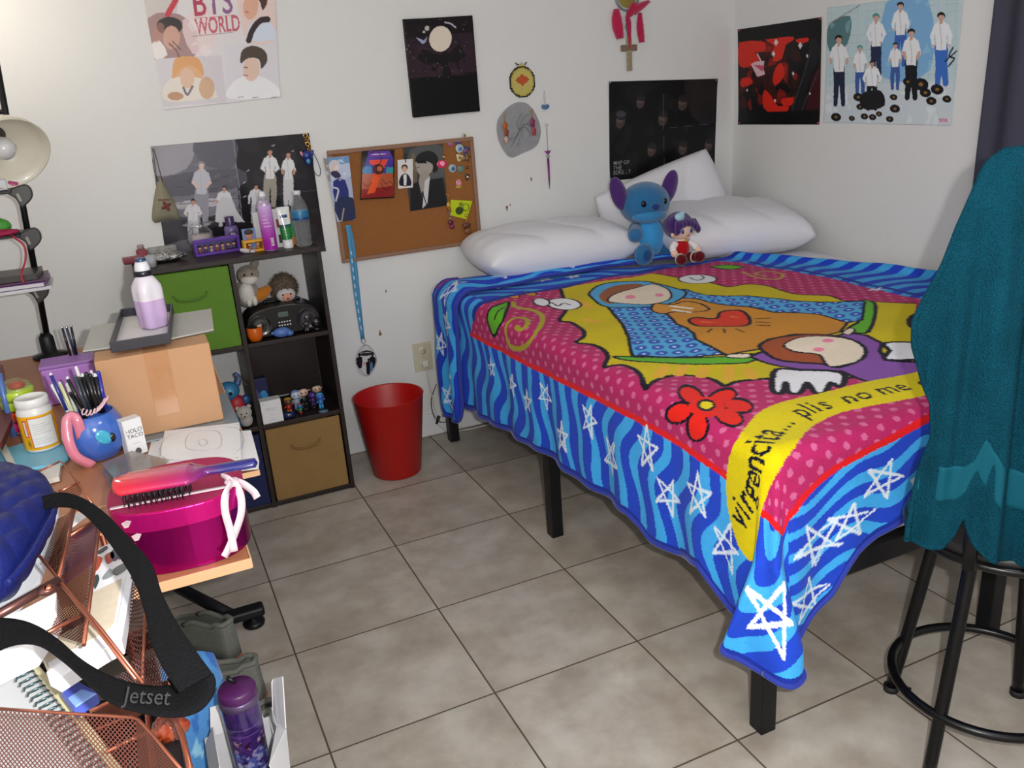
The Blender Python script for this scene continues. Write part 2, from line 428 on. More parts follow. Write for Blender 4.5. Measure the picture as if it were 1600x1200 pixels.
# ================================================================ bed
BX0, BX1, BY0, BY1 = .895, 2.42, -.075, -2.115
BLK = mat('black_metal', '#0c0d12', .42, metal=.3, var=.05)
bed = thing('bed_frame', 'black metal platform bed frame on square legs in the corner', 'bed', ((BX0+BX1)/2, (BY0+BY1)/2, 0))
def rail(n, a, b, wx, wy): obj(n, MB().box(((a[0]+b[0])/2, (a[1]+b[1])/2, .372), (wx, wy, .05), bev=.002), BLK, bed)
rail('side_rail', (BX0+.02, BY0), (BX0+.02, BY1), .04, BY0-BY1); rail('side_rail', (BX1-.02, BY0), (BX1-.02, BY1), .04, BY0-BY1)
rail('foot_rail', (BX0+.04, BY1+.02), (BX1-.04, BY1+.02), BX1-BX0-.08, .04); rail('head_rail', (BX0+.04, BY0-.02), (BX1-.04, BY0-.02), BX1-BX0-.08, .04)
rail('centre_rail', (1.657, BY0-.04), (1.657, BY1+.04), .04, BY0-BY1-.08)
for i in range(9):
    y = BY0-.15-i*.215; obj('slat', MB().box(((BX0+BX1)/2, y, .39), (BX1-BX0-.08, .05, .012)), BLK, bed)
for x in (BX0+.02, 1.657, BX1-.02):
    for y in (BY0-.02, -1.055, BY1+.02):
        obj('leg', MB().box((x, y, .1745), (.042, .042, .349), bev=.0025), BLK, bed)
obj('headboard_bracket', MB().box((BX0+.02, BY0+.002, .385), (.034, .03, .02), bev=.004), BLK, bed)
SHEET = mat('white_sheet', '#d6d6de', .75, var=.02, vscale=8, bump=.12, bscale=60)
mt = thing('mattress', 'white mattress in a fitted sheet lying on the black bed frame', 'mattress', ((BX0+BX1)/2, (BY0+BY1)/2, .397))
def rbox(cx, cy, z0, z1, sx, sy, r, puff=.0, n=8):
    """rounded soft box as one closed surface"""
    b = MB(); b2 = bmesh.new()
    bmesh.ops.create_cube(b2, size=1, matrix=Matrix.Translation((cx, cy, (z0+z1)/2)) @ Matrix.Diagonal((sx, sy, z1-z0, 1)))
    bmesh.ops.bevel(b2, geom=b2.edges[:], offset=r, segments=n, profile=.5, affect='EDGES')
    for f in b2.faces: f.smooth = True
    b.merge(b2); return b
obj('mattress_body', rbox((BX0+BX1)/2, (-.02+BY1)/2, .40, .69, BX1-BX0+.006, -.02-BY1-.005, .045), SHEET, mt)
obj('sheet_seam', MB().tube([(BX0-.001, -.07, .64), (BX0-.001, BY1+.06, .64)], .003, 6), SHEET, mt)

# ---------------------------------------------------------------- blanket
ZB = .703; EX = .925; EY = -2.09; RB = .042
def surf(X, Y):
    X = np.asarray(X, float); Y = np.asarray(Y, float)
    a = np.maximum(0, EX-X); b = np.maximum(0, EY-Y); rho = np.hypot(a, b); ph = np.arctan2(b, np.maximum(a, 1e-9)); ph = np.where(rho < 1e-9, 0, ph)
    th = np.minimum(rho/RB, PI/2); out = RB*np.sin(th); rest = np.maximum(0, rho-RB*PI/2)
    k = .17*np.sin(2*ph)**1.1*np.clip(rest/.2, 0, 1)
    h = np.clip(rest/.28, 0, 1)
    wave = (.007*np.sin(Y*19+1)+.006*np.sin(Y*37+2+3*rest))*np.cos(ph)**2+(.008*np.sin(X*22)+.006*np.sin(X*41+3*rest))*np.sin(ph)**2
    wave = wave+.016*np.sin(ph*7.5-.3)*np.sin(2*ph)
    out = out+rest*k+(wave+.008)*h
    lat = -.040*np.sin(4*ph)*np.clip((rest-.2)/.18, 0, 1)*(rho > 0)
    down = RB*(1-np.cos(th))+rest*np.sqrt(1-k*k)
    x = np.maximum(X, EX)-out*np.cos(ph)+.707*lat; y = np.maximum(Y, EY)-out*np.sin(ph)-.707*lat
    top = (rho < 1e-9)
    wr = .0035*np.sin(X*9+Y*4)*np.sin(Y*7+1)+.002*np.sin(X*23-Y*11)+.0015*np.sin(X*5+Y*31)
    fade = np.clip(1-rho/.1, 0, 1)
    xr = np.interp(-Y, [.3, .52, .9, 1.28, 2.1], [2.0, 2.11, 2.27, 2.385, 2.42])
    z = ZB-down+wr*fade+.022*np.exp(-((X-(xr-.06))/.03)**2)*fade+.004*fade
    return np.stack([x, y, z], -1)
_gx, _gy = np.meshgrid(np.arange(.3, 2.46, .012), np.arange(-2.75, -.05, .012)); _gx, _gy = _gx.ravel(), _gy.ravel()
def pixv(P):
    q = (P-np.array(CAM)) @ np.array(RM); return np.stack([800+FPX*q[:, 0]/-q[:, 2], 600-FPX*q[:, 1]/-q[:, 2]], 1), -q[:, 2]
_gp, _gd = pixv(surf(_gx, _gy))
def cloth(x, y):
    """cloth coordinates of the blanket point at x, y of the photo"""
    d = np.hypot(_gp[:, 0]-x, _gp[:, 1]-y); near = np.nonzero(d < max(9, d.min()*1.2))[0]
    i = near[np.argmin(_gd[near]*60+d[near])]; s = np.array([_gx[i], _gy[i]]); best = (d[i], s)
    for _ in range(4):
        f = pixv(surf([s[0], s[0]+.002, s[0]], [s[1], s[1], s[1]+.002]))[0]
        J = np.stack([(f[1]-f[0])/.002, (f[2]-f[0])/.002], 1); e = np.array([x, y])-f[0]
        if np.hypot(*e) < best[0]: best = (np.hypot(*e), s)
        try: st = np.linalg.solve(J, e)
        except np.linalg.LinAlgError: break
        s = s+np.clip(st, -.03, .03)
    return tuple(best[1])
_hl = sorted((-c[1], EX-c[0]) for c in [cloth(*q) for q in [(731, 638), (761, 656), (814, 688), (849, 706), (885, 736), (938, 768), (979, 801), (1014, 842), (1056, 863), (1091, 883), (1121, 925), (1138, 948)]])
_hf = sorted((c[0], EY-c[1]) for c in [cloth(*q) for q in [(1298, 931), (1322, 889), (1339, 863), (1369, 836), (1422, 801)]])
_hl = [q for q in _hl if .2 < q[1] < .6 and q[0] < 2.08]; _hf = [q for q in _hf if .1 < q[1] < .6 and q[0] > .95]
A0, B0, RT = _hl[-1][1]+.005, .49, .505
def amax(Y): return np.interp(-Y, [q[0] for q in _hl]+[2.09], [q[1] for q in _hl]+[A0])
def bmax(X): return np.interp(X, [.925]+[q[0] for q in _hf]+[2.4], [B0]+[q[1] for q in _hf]+[_hf[-1][1]])
def ytop(X): return np.interp(X, [.9, 1.04, 1.42, 1.76, 2.11, 2.42], [-.22, -.235, -.33, -.42, -.53, -.56])
def xright(Y): return np.interp(-Y, [.3, .52, .9, 1.28, 2.1], [2.0, 2.11, 2.27, 2.385, 2.42])
st = .0033; nS = int(.5/st); nT = int(1.49/st); nR = int(1.87/st); nF = int(.5/st)
al = np.linspace(1, 0, nS, endpoint=False); sx = np.linspace(0, 1, nT)
tv = np.linspace(0, 1, nR); be = np.linspace(0, 1, nF+1)[1:]
nu = nS+nT; nv = nR+nF; XX = np.zeros((nv, nu)); YY = np.zeros((nv, nu)); ED = np.ones((nv, nu))
for jx in range(nv):
    Xt = np.concatenate([np.full(nS, EX), EX+sx*(2.42-EX)])
    if jx < nR:
        Y = ytop(Xt)*(1-tv[jx])+EY*tv[jx]; X = np.concatenate([EX-al*amax(Y[:nS]), EX+sx*(xright(Y[nS:])-EX)])
        ed = np.minimum(np.concatenate([(1-al)*amax(Y[:nS]), np.ones(nT)]), np.minimum((xright(Y)-X), ytop(Xt)-Y))
    else:
        bb = be[jx-nR]; A = al*np.sqrt(1-bb*bb/2); B = bb*np.sqrt(1-al**2/2)
        Xs = EX+sx*(2.42-EX); ph_ = np.arctan2(B, A+1e-9); Rr = A0*np.cos(ph_)**2+B0*np.sin(ph_)**2+(RT-(A0+B0)/2)*np.sin(2*ph_)**1.5; X = np.concatenate([EX-A*Rr, Xs]); Y = np.concatenate([EY-B*Rr, EY-bb*bmax(Xs)])
        ed = np.concatenate([(1-np.hypot(A, B))*.5, (1-bb)*bmax(Xs)])
    XX[jx], YY[jx], ED[jx] = X, Y, ed
X, Y, ED = XX.ravel(), YY.ravel(), ED.ravel()
bp = Paint(np.stack([X, Y], 1), cloth, '#2347c6', jit=.0008)
DB, LB = '#2242c4', '#41a9ee'
# wavy stripes of the border
a = np.maximum(0, EX-X); b = np.maximum(0, EY-Y); rho = np.hypot(a, b); ph = np.arctan2(b, a+1e-9)
def frac(x): return x-np.floor(x)
q = np.where(b <= 0, Y/.080+.33*np.sin(rho*15+Y*3.3)+.16*np.sin(rho*31+Y*9), (b*1.5+.35*X+.02*np.sin(X*30))/.088+.45*np.sin(X*11+b*9))
q = np.where((a > 0) & (b > 0), rho/.125+.5*np.sin(ph*4+rho*6), q)
wd = np.where((a > 0) & (b > 0), .46, .44)+.08*np.sin(X*13+Y*17)
bp.C[frac(q) < wd] = srgb(LB)
top = (Y > EY) & (X > EX)
q2 = (X*.6+Y*1.1)/.11+.35*np.sin(X*17)+.2*np.sin(Y*30); bp.C[top] = srgb(DB); bp.C[top & (frac(q2) < .42)] = srgb('#3f9fe0')
q3 = Y/.075+.3*np.sin(X*20); mR = top & (X > 2.0) & (Y > -1.9) & (Y < -.5); bp.C[mR & (frac(q3) < .5)] = srgb('#3f9fe0'); bp.C[mR & (frac(q3) >= .5)] = srgb(DB)
# pink field
red = [(736, 522), (790, 550), (844, 578), (900, 606), (948, 630), (1000, 657), (1063, 694), (1108, 725), (1134, 744), (1165, 775), (1192, 803), (1222, 831), (1236, 803), (1257, 776), (1285, 748), (1319, 724), (1360, 702), (1403, 680), (1462, 647), (1540, 610)]
back = [(1600, 540), (1520, 487), (1444, 468), (1330, 443), (1228, 422), (1156, 410), (1120, 408), (1060, 417), (999, 429), (919, 439), (861, 452), (798, 462), (758, 472), (740, 495)]
PK = '#b32863'
pk = bp.poly(red+back, PK); 
def dots(poly_uv, d, r, color, r2=0, c2=None, ang=.5, asp=1.0):
    p = np.array(poly_uv); lo, hi = p.min(0), p.max(0); m = np.zeros(len(bp.P), bool); m[bp.mask(poly_uv)] = True
    c, s = math.cos(ang), math.sin(ang); u = bp.P[:, 0]*c+bp.P[:, 1]*s; v = -bp.P[:, 0]*s+bp.P[:, 1]*c
    row = np.floor(v/(d*.5)); uo = u+np.where(row % 2 == 0, 0, d/2); fu = (frac(uo/d)-.5)*d; fv = (frac(v/(d*.5))-.5)*(d*.5)*1.0
    rr = np.hypot(fu, fv*asp); bp.col(m & (rr < r), color)
    if c2: bp.col(m & (rr < r2), c2)
dots(pk, .052, .0085, '#cc6492', ang=.15)
K = '#120f22'
# yellow scalloped burst
sc = [(1019, 427), (960, 437), (900, 446), (876, 452), (882, 470), (884, 486), (874, 501), (893, 504), (910, 515), (912, 526), (900, 535), (924, 538), (942, 546), (950, 558), (945, 573), (968, 570), (985, 574), (1000, 585), (1009, 607), (1020, 597), (1034, 591), (1060, 586), (1099, 589), (1120, 596), (1132, 603), (1148, 597), (1168, 594), (1207, 591), (1250, 585), (1330, 590), (1400, 575), (1450, 560), (1450, 520), (1425, 505), (1432, 474), (1366, 471), (1351, 470), (1321, 470), (1295, 462), (1270, 461), (1248, 460), (1225, 455), (1195, 446), (1168, 444), (1140, 448), (1120, 444), (1080, 436), (1050, 432)]
bp.poly(sc, '#cdb90c'); bp.line(sc[3:31], K, .015, 4); bp.line(sc[34:]+[sc[0]], K, .009, 4)
for p0, p1 in [((1040, 574), (1028, 588)), ((1068, 573), (1060, 585)), ((1100, 576), (1096, 588)), ((1140, 575), (1138, 592)), ((1170, 578), (1176, 590)), ((905, 470), (925, 480)), ((915, 500), (935, 503))]:
    bp.line([p0, p1], '#e0ad35', .03, 0)
# rounded green bands, blue mantle halves, ochre robe
bp.poly([(958, 557), (1000, 558), (1060, 559), (1132, 557), (1180, 553), (1168, 567), (1084, 569), (1000, 565)], '#5fae2a', 3, outline=K, ow=.009)
bp.poly([(1345, 470), (1366, 473), (1367, 494), (1357, 518), (1339, 520), (1325, 513), (1345, 498)], '#5fae2a', 3, outline=K, ow=.012)
ml = bp.poly([(950, 480), (959, 474), (1000, 478), (1013, 476), (1033, 483), (1045, 493), (1057, 506), (1072, 512), (1084, 521), (1087, 530), (1110, 541), (1132, 554), (1090, 557), (1040, 558), (988, 556), (984, 540), (982, 527), (976, 514), (968, 501)], '#55a9dc')
dots(ml, .068, .021, '#2c58bb', .006, '#cfe0ff', ang=.4, asp=1.3); bp.seg(list(ml)+[ml[0]], K, .011)
mr_ = bp.poly([(1018, 443), (1045, 452), (1072, 452), (1102, 461), (1168, 462), (1240, 470), (1300, 472), (1351, 471), (1347, 500), (1324, 504), (1279, 491), (1255, 489), (1210, 488), (1168, 479), (1111, 473), (1090, 467), (1048, 466)], '#55a9dc')
dots(mr_, .07, .021, '#2c58bb', .006, '#cfe0ff', ang=.4, asp=1.3); bp.seg(list(mr_)+[mr_[0]], K, .009)
bp.poly([(1033, 480), (1048, 466), (1090, 467), (1111, 473), (1168, 479), (1210, 488), (1255, 489), (1279, 491), (1324, 504), (1312, 519), (1290, 524), (1240, 522), (1200, 530), (1188, 545), (1135, 555), (1110, 541), (1087, 530), (1084, 521), (1072, 512), (1057, 506), (1045, 493)], '#cc8a2c', 0, outline=K, ow=.01)
# plain rounded head shape in its hood
bp.poly([(920, 459), (935, 446), (975, 440), (1014, 440), (1050, 449), (1072, 456), (1062, 468), (1030, 478), (985, 480), (950, 480), (930, 470)], '#55a9dc', 3, outline=K, ow=.01)
bp.poly([(936, 463), (950, 450), (979, 444), (1005, 445), (990, 460), (960, 474), (945, 472)], '#9a5a34', 3)
bp.poly([(950, 467), (970, 456), (1014, 444), (1036, 448), (1048, 457), (1044, 469), (1005, 476), (960, 473)], '#ecdcc8', 3, outline=K, ow=.008)
bp.ell(985, 464, 8, 3, '#ee8aa8'); bp.ell(1030, 461, 7, 2.6, '#ee8aa8')
bp.poly([(1018, 484), (1024, 474), (1050, 476), (1070, 471), (1096, 475), (1108, 484), (1080, 488), (1056, 487), (1034, 490)], '#cf8f38', 3, outline=K, ow=.009)
for p0, p1 in [((1048, 478), (1080, 482)), ((1052, 484), (1078, 488))]: bp.line([p0, p1], '#e8e2d8', .014, 0)
bp.poly([(1076, 501), (1086, 496), (1110, 498), (1122, 496), (1124, 489), (1138, 485), (1160, 486), (1172, 500), (1164, 509), (1120, 510), (1090, 509)], '#d8391f', 3, outline=K, ow=.011)
bp.line([(1095, 503), (1115, 504)], '#ef8b5e', .006, 0); bp.line([(1140, 494), (1154, 496)], '#ef8b5e', .006, 0)
for p0, p1 in [((1180, 498), (1204, 497)), ((1181, 503), (1203, 504)), ((1183, 508), (1204, 509)), ((1112, 514), (1106, 519)), ((1131, 514), (1133, 520)), ((1150, 514), (1162, 519))]: bp.line([p0, p1], '#40220e', .007, 0)
# second, smaller figure as plain shapes: purple coat, brown and cream oval, white scalloped wings
bp.poly([(1171, 557), (1200, 568), (1249, 577), (1315, 580), (1354, 596), (1372, 600), (1450, 577), (1500, 568), (1440, 566), (1384, 563), (1375, 548), (1378, 536), (1354, 524), (1324, 520), (1290, 530), (1240, 548), (1190, 550)], '#8450a4', 0, outline=K, ow=.012)
bp.poly([(1186, 542), (1204, 530), (1240, 524), (1290, 523), (1330, 530), (1352, 545), (1345, 562), (1310, 574), (1288, 569), (1245, 566), (1210, 560)], '#a34f2a', 3, outline=K, ow=.013)
bp.poly([(1225, 539), (1246, 528), (1288, 525), (1334, 532), (1352, 548), (1340, 565), (1300, 573), (1288, 566), (1279, 554), (1240, 549)], '#ecdcc8', 3, outline=K, ow=.008)
bp.ell(1279, 546, 9, 3.5, '#ee8aa8'); bp.ell(1294, 532, 9, 3, '#ee8aa8')
bp.poly([(1213, 577), (1250, 578), (1315, 582), (1318, 600), (1310, 604), (1298, 598), (1290, 612), (1274, 614), (1262, 598), (1250, 614), (1232, 613), (1228, 598), (1222, 614), (1210, 613), (1206, 600)], '#e6e6ee', 3, outline=K, ow=.016)
bp.poly([(1381, 536), (1429, 535), (1460, 545), (1448, 552), (1460, 560), (1384, 562), (1390, 548)], '#e6e6ee', 3, outline=K, ow=.013)
bp.poly([(1134, 555), (1150, 553), (1172, 553), (1170, 559), (1140, 559)], '#ecdcc8', 3, outline=K, ow=.007)
bp.poly([(1316, 520), (1326, 513), (1336, 515), (1328, 523)], '#ecdcc8', 3, outline=K, ow=.007)
bp.poly([(1420, 500), (1432, 490), (1455, 486), (1480, 500), (1450, 512), (1425, 512)], '#7a2a1c', 3, outline=K, ow=.014)
# flower
pet = [(1080, 618, 19, 11, .5), (1128, 621, 21, 10, -.35), (1153, 634, 21, 9, .1), (1139, 651, 20, 11, .35), (1090, 666, 14, 21, .1), (1061, 645, 19, 13, -.4)]
for x, y, rx, ry, r in pet: bp.ell(x, y, rx+4.5, ry+4.5, K, r)
for x, y, rx, ry, r in pet: bp.ell(x, y, rx, ry, '#e0241a', r)
bp.ell(1104, 636, 28, 16, '#e0241a'); bp.ell(1103.5, 633, 15, 9.5, K); bp.ell(1103.5, 633, 10, 6, '#e8d318')
# yellow banner and its writing
ban = [(1170, 876), (1143, 822), (1134, 761), (1139, 717), (1154, 684), (1180, 649), (1210, 632), (1255, 620), (1330, 602), (1420, 584), (1510, 566), (1510, 600), (1474, 611), (1390, 629), (1315, 644), (1270, 665), (1249, 689), (1231, 713), (1214, 742), (1198, 776), (1188, 805), (1175, 858)]
bp.line(red, '#e01d22', .017, 6)
bp.poly(ban, '#d6c30f', 2)
def write_path(txt, path, size, color, bold):
    q = np.array(cr(bp.conv(path), 12)); seg = np.linalg.norm(np.diff(q, axis=0), axis=1); L = np.concatenate([[0], np.cumsum(seg)])
    adv = {'i': .30, 'l': .28, 'r': .42, 't': .40, '.': .3, ' ': .36, 'm': .86, 'v': .5, 'g': .62}; A = [adv.get(c, .58) for c in txt]; k = L[-1]/sum(A); s = 0
    for c, w_ in zip(txt, A):
        m = s+w_*k/2; P = np.array([np.interp(s, L, q[:, i]) for i in (0, 1)]); P2 = np.array([np.interp(min(L[-1], s+w_*k), L, q[:, i]) for i in (0, 1)])
        U = (P2-P)/max(1e-6, np.linalg.norm(P2-P)); V = np.array([-U[1], U[0]]); s += w_*k
        if c != ' ': bp.text(c, P, U*(k*1.08/size), V+U*.12, size, color, bold)
# the writing turns from running away from the viewer to running along the foot of the bed
write_path('virgencita...', [(1163, 832), (1176, 800), (1185, 768), (1190, 740), (1196, 718), (1208, 697), (1224, 678), (1246, 660)], .098, K, .012)
write_path('plis no me desampa', [(1256, 653), (1290, 640), (1332, 629), (1388, 616), (1430, 607), (1468, 600), (1530, 590), (1590, 578)], .082, K, .01)
# leaves, spirals and white blossoms
bp.poly([(795, 472), (774, 478), (763, 488), (763, 506), (772, 525), (781, 508), (788, 495)], '#62b324', 3, outline=K, ow=.012); bp.line([(788, 480), (776, 490), (773, 499)], K, .007)
bp.line([(802, 472), (806, 480), (830, 484), (845, 491), (847, 503), (836, 522), (822, 540), (807, 545), (795, 538), (790, 518), (794, 504), (812, 496), (824, 500), (822, 510), (812, 515), (806, 511)], '#a8a02c', .017)
bp.ell(881, 475, 27, 9, '#e8e8ee', .05, outline=K, ow=.009); bp.ell(846, 472, 13, 6, '#e8e8ee', .1, outline=K, ow=.008); bp.line([(862, 473), (872, 478), (880, 474), (890, 476)], K, .007)
bp.ell(803, 463, 9, 3, '#d8902c', 0, outline=K, ow=.005); bp.ell(828, 459, 11, 3, '#d8902c', .1, outline=K, ow=.005)
bp.ell(1090, 436, 30, 7, '#e8e8ee', .0, outline=K, ow=.008); bp.line([(1078, 434), (1090, 438), (1100, 434), (1096, 431)], K, .007)
bp.poly([(1110, 417), (1135, 414), (1162, 417), (1140, 421)], '#62b324', 3, outline=K, ow=.009)
bp.line([(1160, 425), (1180, 433), (1215, 436), (1222, 428), (1195, 424), (1180, 428), (1195, 431)], '#b5994c', .012)
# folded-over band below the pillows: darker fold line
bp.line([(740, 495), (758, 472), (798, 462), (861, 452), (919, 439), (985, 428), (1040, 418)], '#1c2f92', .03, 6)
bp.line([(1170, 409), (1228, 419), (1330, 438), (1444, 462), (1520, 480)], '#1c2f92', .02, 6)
# chalk-white scribbled stars
def star(x, y, r, rot=0, w_=.0055, asp=.8):
    c = np.array(cloth(x, y)); P = []
    for k in range(6):
        t = rot+PI/2+k*4*PI/5; P.append(c+np.array([math.sin(t)*r*rng.uniform(.8, 1.2), math.cos(t)*r*asp*rng.uniform(.8, 1.2)]))
    for _ in range(3):
        bp.seg([p+rng.normal(0, r*.035, 2) for p in P], '#dfeaf6', w_*rng.uniform(.5, 1.1), .85)
for x, y, r in [(768, 575, .035), (800, 600, .04), (824, 628, .04), (852, 618, .045), (878, 683, .045), (920, 655, .05), (955, 715, .055), (1010, 700, .055), (1045, 775, .055), (1088, 775, .06), (1135, 856, .06), (1262, 935, .055), (1278, 845, .07), (1330, 815, .06), (1378, 750, .06), (1440, 760, .06), (775, 448, .035), (850, 437, .03), (895, 432, .03), (1370, 452, .03)]:
    star(x, y, r, rng.uniform(-.5, .5))
SP = [(1167, 919), (1225, 1028), (1226, 912), (1170, 980), (1238, 974), (1167, 919)]
for _ in range(2):
    q_ = [cloth(a[0]+(c[0]-a[0])*t+rng.normal(0, .6), a[1]+(c[1]-a[1])*t) for a, c in zip(SP, SP[1:]) for t in np.linspace(0, 1, 7)]
    bp.seg(q_, '#e6f0fa', .012)
bp.C[ED < .016] = srgb('#1f3399')
fleece = mat('blanket_fleece', None, .85, vc=True, var=.09, vscale=70, bump=.35, bscale=330, sheen=.06, spec=.1)
blk = thing('fleece_blanket', 'bright printed fleece blanket with blue star border spread over the bed', 'blanket', (1.6, -1.2, .70))
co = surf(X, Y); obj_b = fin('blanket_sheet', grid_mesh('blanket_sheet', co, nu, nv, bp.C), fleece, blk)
# hem binding round the free edge
rows = [(jx, 0) for jx in range(0, nv, 4)]+[(nv-1, ix) for ix in range(0, nu, 4)]
path = [co[jx*nu+ix] for jx, ix in rows]; hem_blue = mat('hem_blue', '#1c2f96', .8, var=.1, sheen=.3)
obj('hem_binding', MB().tube(path, .0065, 8), hem_blue, blk)
obj('hem_binding', MB().tube([co[ix] for ix in range(0, nu, 4)], .005, 6), hem_blue, blk)
# head end folded over and hanging down at the left
def flapxyz(s, t):
    """s: 0 hem of the hanging end .. 1 far end on top; t: 0 towards the pillows, 1 towards the foot"""
    L_ = .52+.02; tot = L_+.95; d = s*tot - L_
    wtop = .02; 
    y0 = -.165; y1 = -.415
    if d < 0:
        k = min(1, (s*tot)/.09); w_ = math.sqrt(max(0, 1-(1-k)**2)); yc = (y0+y1)/2; hw = (y0-y1)/2*(.55+.45*w_)
        yy = yc+hw*(1-2*t)*(.93+.07*w_)
        if s*tot > .09: yy = y0+(y1-y0)*t
        a_ = -d
    else:
        X_ = EX+d; yt = float(ytop(X_))+.03; tp = max(0, 1-d/.85); yy = yt-(.035+.19*tp)*t+(-.0)*(1-t); a_ = 0
        m = min(1, d/.16); yside = y0+(y1-y0)*t; yy = yside*(1-m)+yy*m
    p = surf(EX-a_ if d < 0 else EX+d, min(yy, -.02)); bulge = .016+.014*math.sin(PI*t)
    th = min(1, a_/.06); hang = max(0, min(1, (-d)/.3))
    return (p[0]-bulge*th-.012*math.sin(t*9)*hang, p[1], p[2]+bulge*(1-th))
n1, n2 = 380, 80
co2 = np.array([flapxyz(i/(n1-1), j/(n2-1)) for j in range(n2) for i in range(n1)])
U2, V2 = np.meshgrid(np.linspace(0, 1.49, n1), np.linspace(0, .3, n2)); U2 = U2.ravel(); V2 = V2.ravel()
fp = Paint(np.stack([U2, V2], 1), None, DB, jit=.001)
fp.C[frac(V2/.115+.28*np.sin(U2*16)+.12*np.sin(U2*37)) < .45] = srgb(LB)
def fstar(cx, cy, r):
    P = [np.array([cx, cy])+r*rng.uniform(.8, 1.2)*np.array([math.sin(k*4*PI/5), math.cos(k*4*PI/5)]) for k in range(6)]
    for _ in range(3): fp.seg([p+rng.normal(0, r*.05, 2) for p in P], '#dfeaf6', .005, .85)
for s_ in [(.08, .14, .06), (.2, .2, .05), (.3, .1, .045), (.4, .2, .045), (.52, .17, .05), (.72, .15, .05), (1.0, .17, .05)]: fstar(*s_)
pm = (U2 > .5) & (V2 < .055+.02*np.sin(U2*9)) & (U2 < .83); fp.C[pm] = srgb('#b32a5c'); fp.C[pm & (frac(U2/.03) < .25) & (frac(V2/.02) < .4)] = srgb('#dd8fa8')
fp.C[(V2 > .287) | (U2 < .014) | ((V2 < .012) & (U2 < .5))] = srgb('#1f3399')
fin('folded_end', grid_mesh('folded_end', co2, n1, n2, fp.C), fleece, blk)
obj('hem_binding', MB().tube([co2[j*n1+i] for j, i in [(0, i) for i in range(150, 0, -4)]+[(j, 0) for j in range(0, n2, 3)]+[(n2-1, i) for i in range(0, n1, 5)]], .006, 8), hem_blue, blk)
# ================================================================ pillows
PIL = mat('pillowcase', '#dadae2', .6, var=.02, vscale=6, bump=.25, bscale=22, sheen=.1)
def pillow(label, c, ax_u, ax_v, W, H, T, seed=0, drop=0):
    """soft pillow: u along its width, v along its height, thickness along u x v"""
    u, v = Vector(ax_u).normalized(), Vector(ax_v).normalized(); n = u.cross(v).normalized(); c = Vector(c); N = 48; rs = random.Random(seed)
    ph = [rs.uniform(0, 6) for _ in range(6)]; b = MB()
    def pt(s, t, side):
        a, d = 2*s-1, 2*t-1
        ca = a*(1-.05*d*d); cdd = d*(1-.05*a*a)
        th = max(0, (1-abs(a)**4.0))**.5*max(0, (1-abs(d)**4.0))**.5
        cr_ = abs(math.sin(a*4.5+1.2*math.sin(d*2+ph[0])+ph[1]))**.35; wr = -.11*(1-cr_)+.025*math.sin(d*14+a*3+ph[2])*abs(a)**3+.02*math.sin(a*7+ph[3])
        th = th*(1+wr*1.3)
        p = c+u*(ca*W/2)+v*(cdd*H/2)+n*(side*T/2*th)
        p.z -= drop*max(0, abs(a)-.5)**2
        return p
    vs = []; fs = []
    for side in (1, -1):
        o = len(vs)
        for j in range(N+1):
            for i in range(N+1): vs.append(pt(i/N, j/N, side))
        for j in range(N):
            for i in range(N):
                q = (o+j*(N+1)+i, o+j*(N+1)+i+1, o+(j+1)*(N+1)+i+1, o+(j+1)*(N+1)+i); fs.append(q if side > 0 else q[::-1])
    b._geo(vs, fs); bmesh.ops.remove_doubles(b.bm, verts=b.bm.verts, dist=1e-5)
    r = thing('pillow', label, 'pillow', (c.x, c.y, c.z-.05), 'white pillows at the head of the bed')
    obj('pillow_body', b, PIL, r)
    return r, u, v, n
r, u, v, n = pillow('white pillow lying flat at the left end of the head of the bed', (1.375, -.205, .80), (1, -.07, .0), (0, 1, .10), .68, .37, .19, 1)
r, u, v, n = pillow('white pillow standing tilted against the wall behind the blue plush toy', (2.01, -.105, .865), (.95, -.12, .28), (-.25, .24, .93), .60, .36, .14, 4)
obj('care_label', MB().box(Vector((2.01, -.105, .865))+u*-.27+v*-.13-Vector((0, .045, 0)), (.035, .003, .014), bev=.001, rot=(0, R_(50), 0)), C_('#23232b', .7), r)
r, u, v, n = pillow('white pillow lying flat in the corner right of the dolls', (2.13, -.37, .80), (.96, -.28, -.02), (.2, .97, .14), .64, .44, .20, 7)

# ================================================================ plush toys on the bed
def fur(color, b=.5): return mat('plush_'+color, color, .9, var=.08, vscale=60, bump=b, bscale=260, sheen=.5, spec=.15)
BLUE, LBLUE, PURP = fur('#2f6c9e'), fur('#3f9fe0'), fur('#4b2a6e')
t = thing('plush_toy', 'blue plush toy with tall purple ears sitting against the pillows', 'stuffed toy', (1.79, -.30, .72))
T = Vector((1.775, -.325, .712))
F = Vector((-.12, -1, 0)).normalized()
obj('body', MB().ell(T+Vector((.0, .01, .085)), (.082, .07, .095)), BLUE, t)
obj('belly', MB().ell(T+Vector((-.008, -.025, .085)), (.068, .05, .085)), LBLUE, t)
hd = T+Vector((-.012, 0, .228))
h = obj('head', MB().ell(hd, (.108, .09, .085), u=32, v=20), BLUE, t)
obj('muzzle', MB().ell(hd+Vector((-.006, -.04, -.045)), (.078, .055, .032)), fur('#3a86bd'), h)
obj('nose', MB().ell(hd+Vector((-.002, -.088, -.008)), (.02, .014, .015)), fur('#1d3a7a'), h)
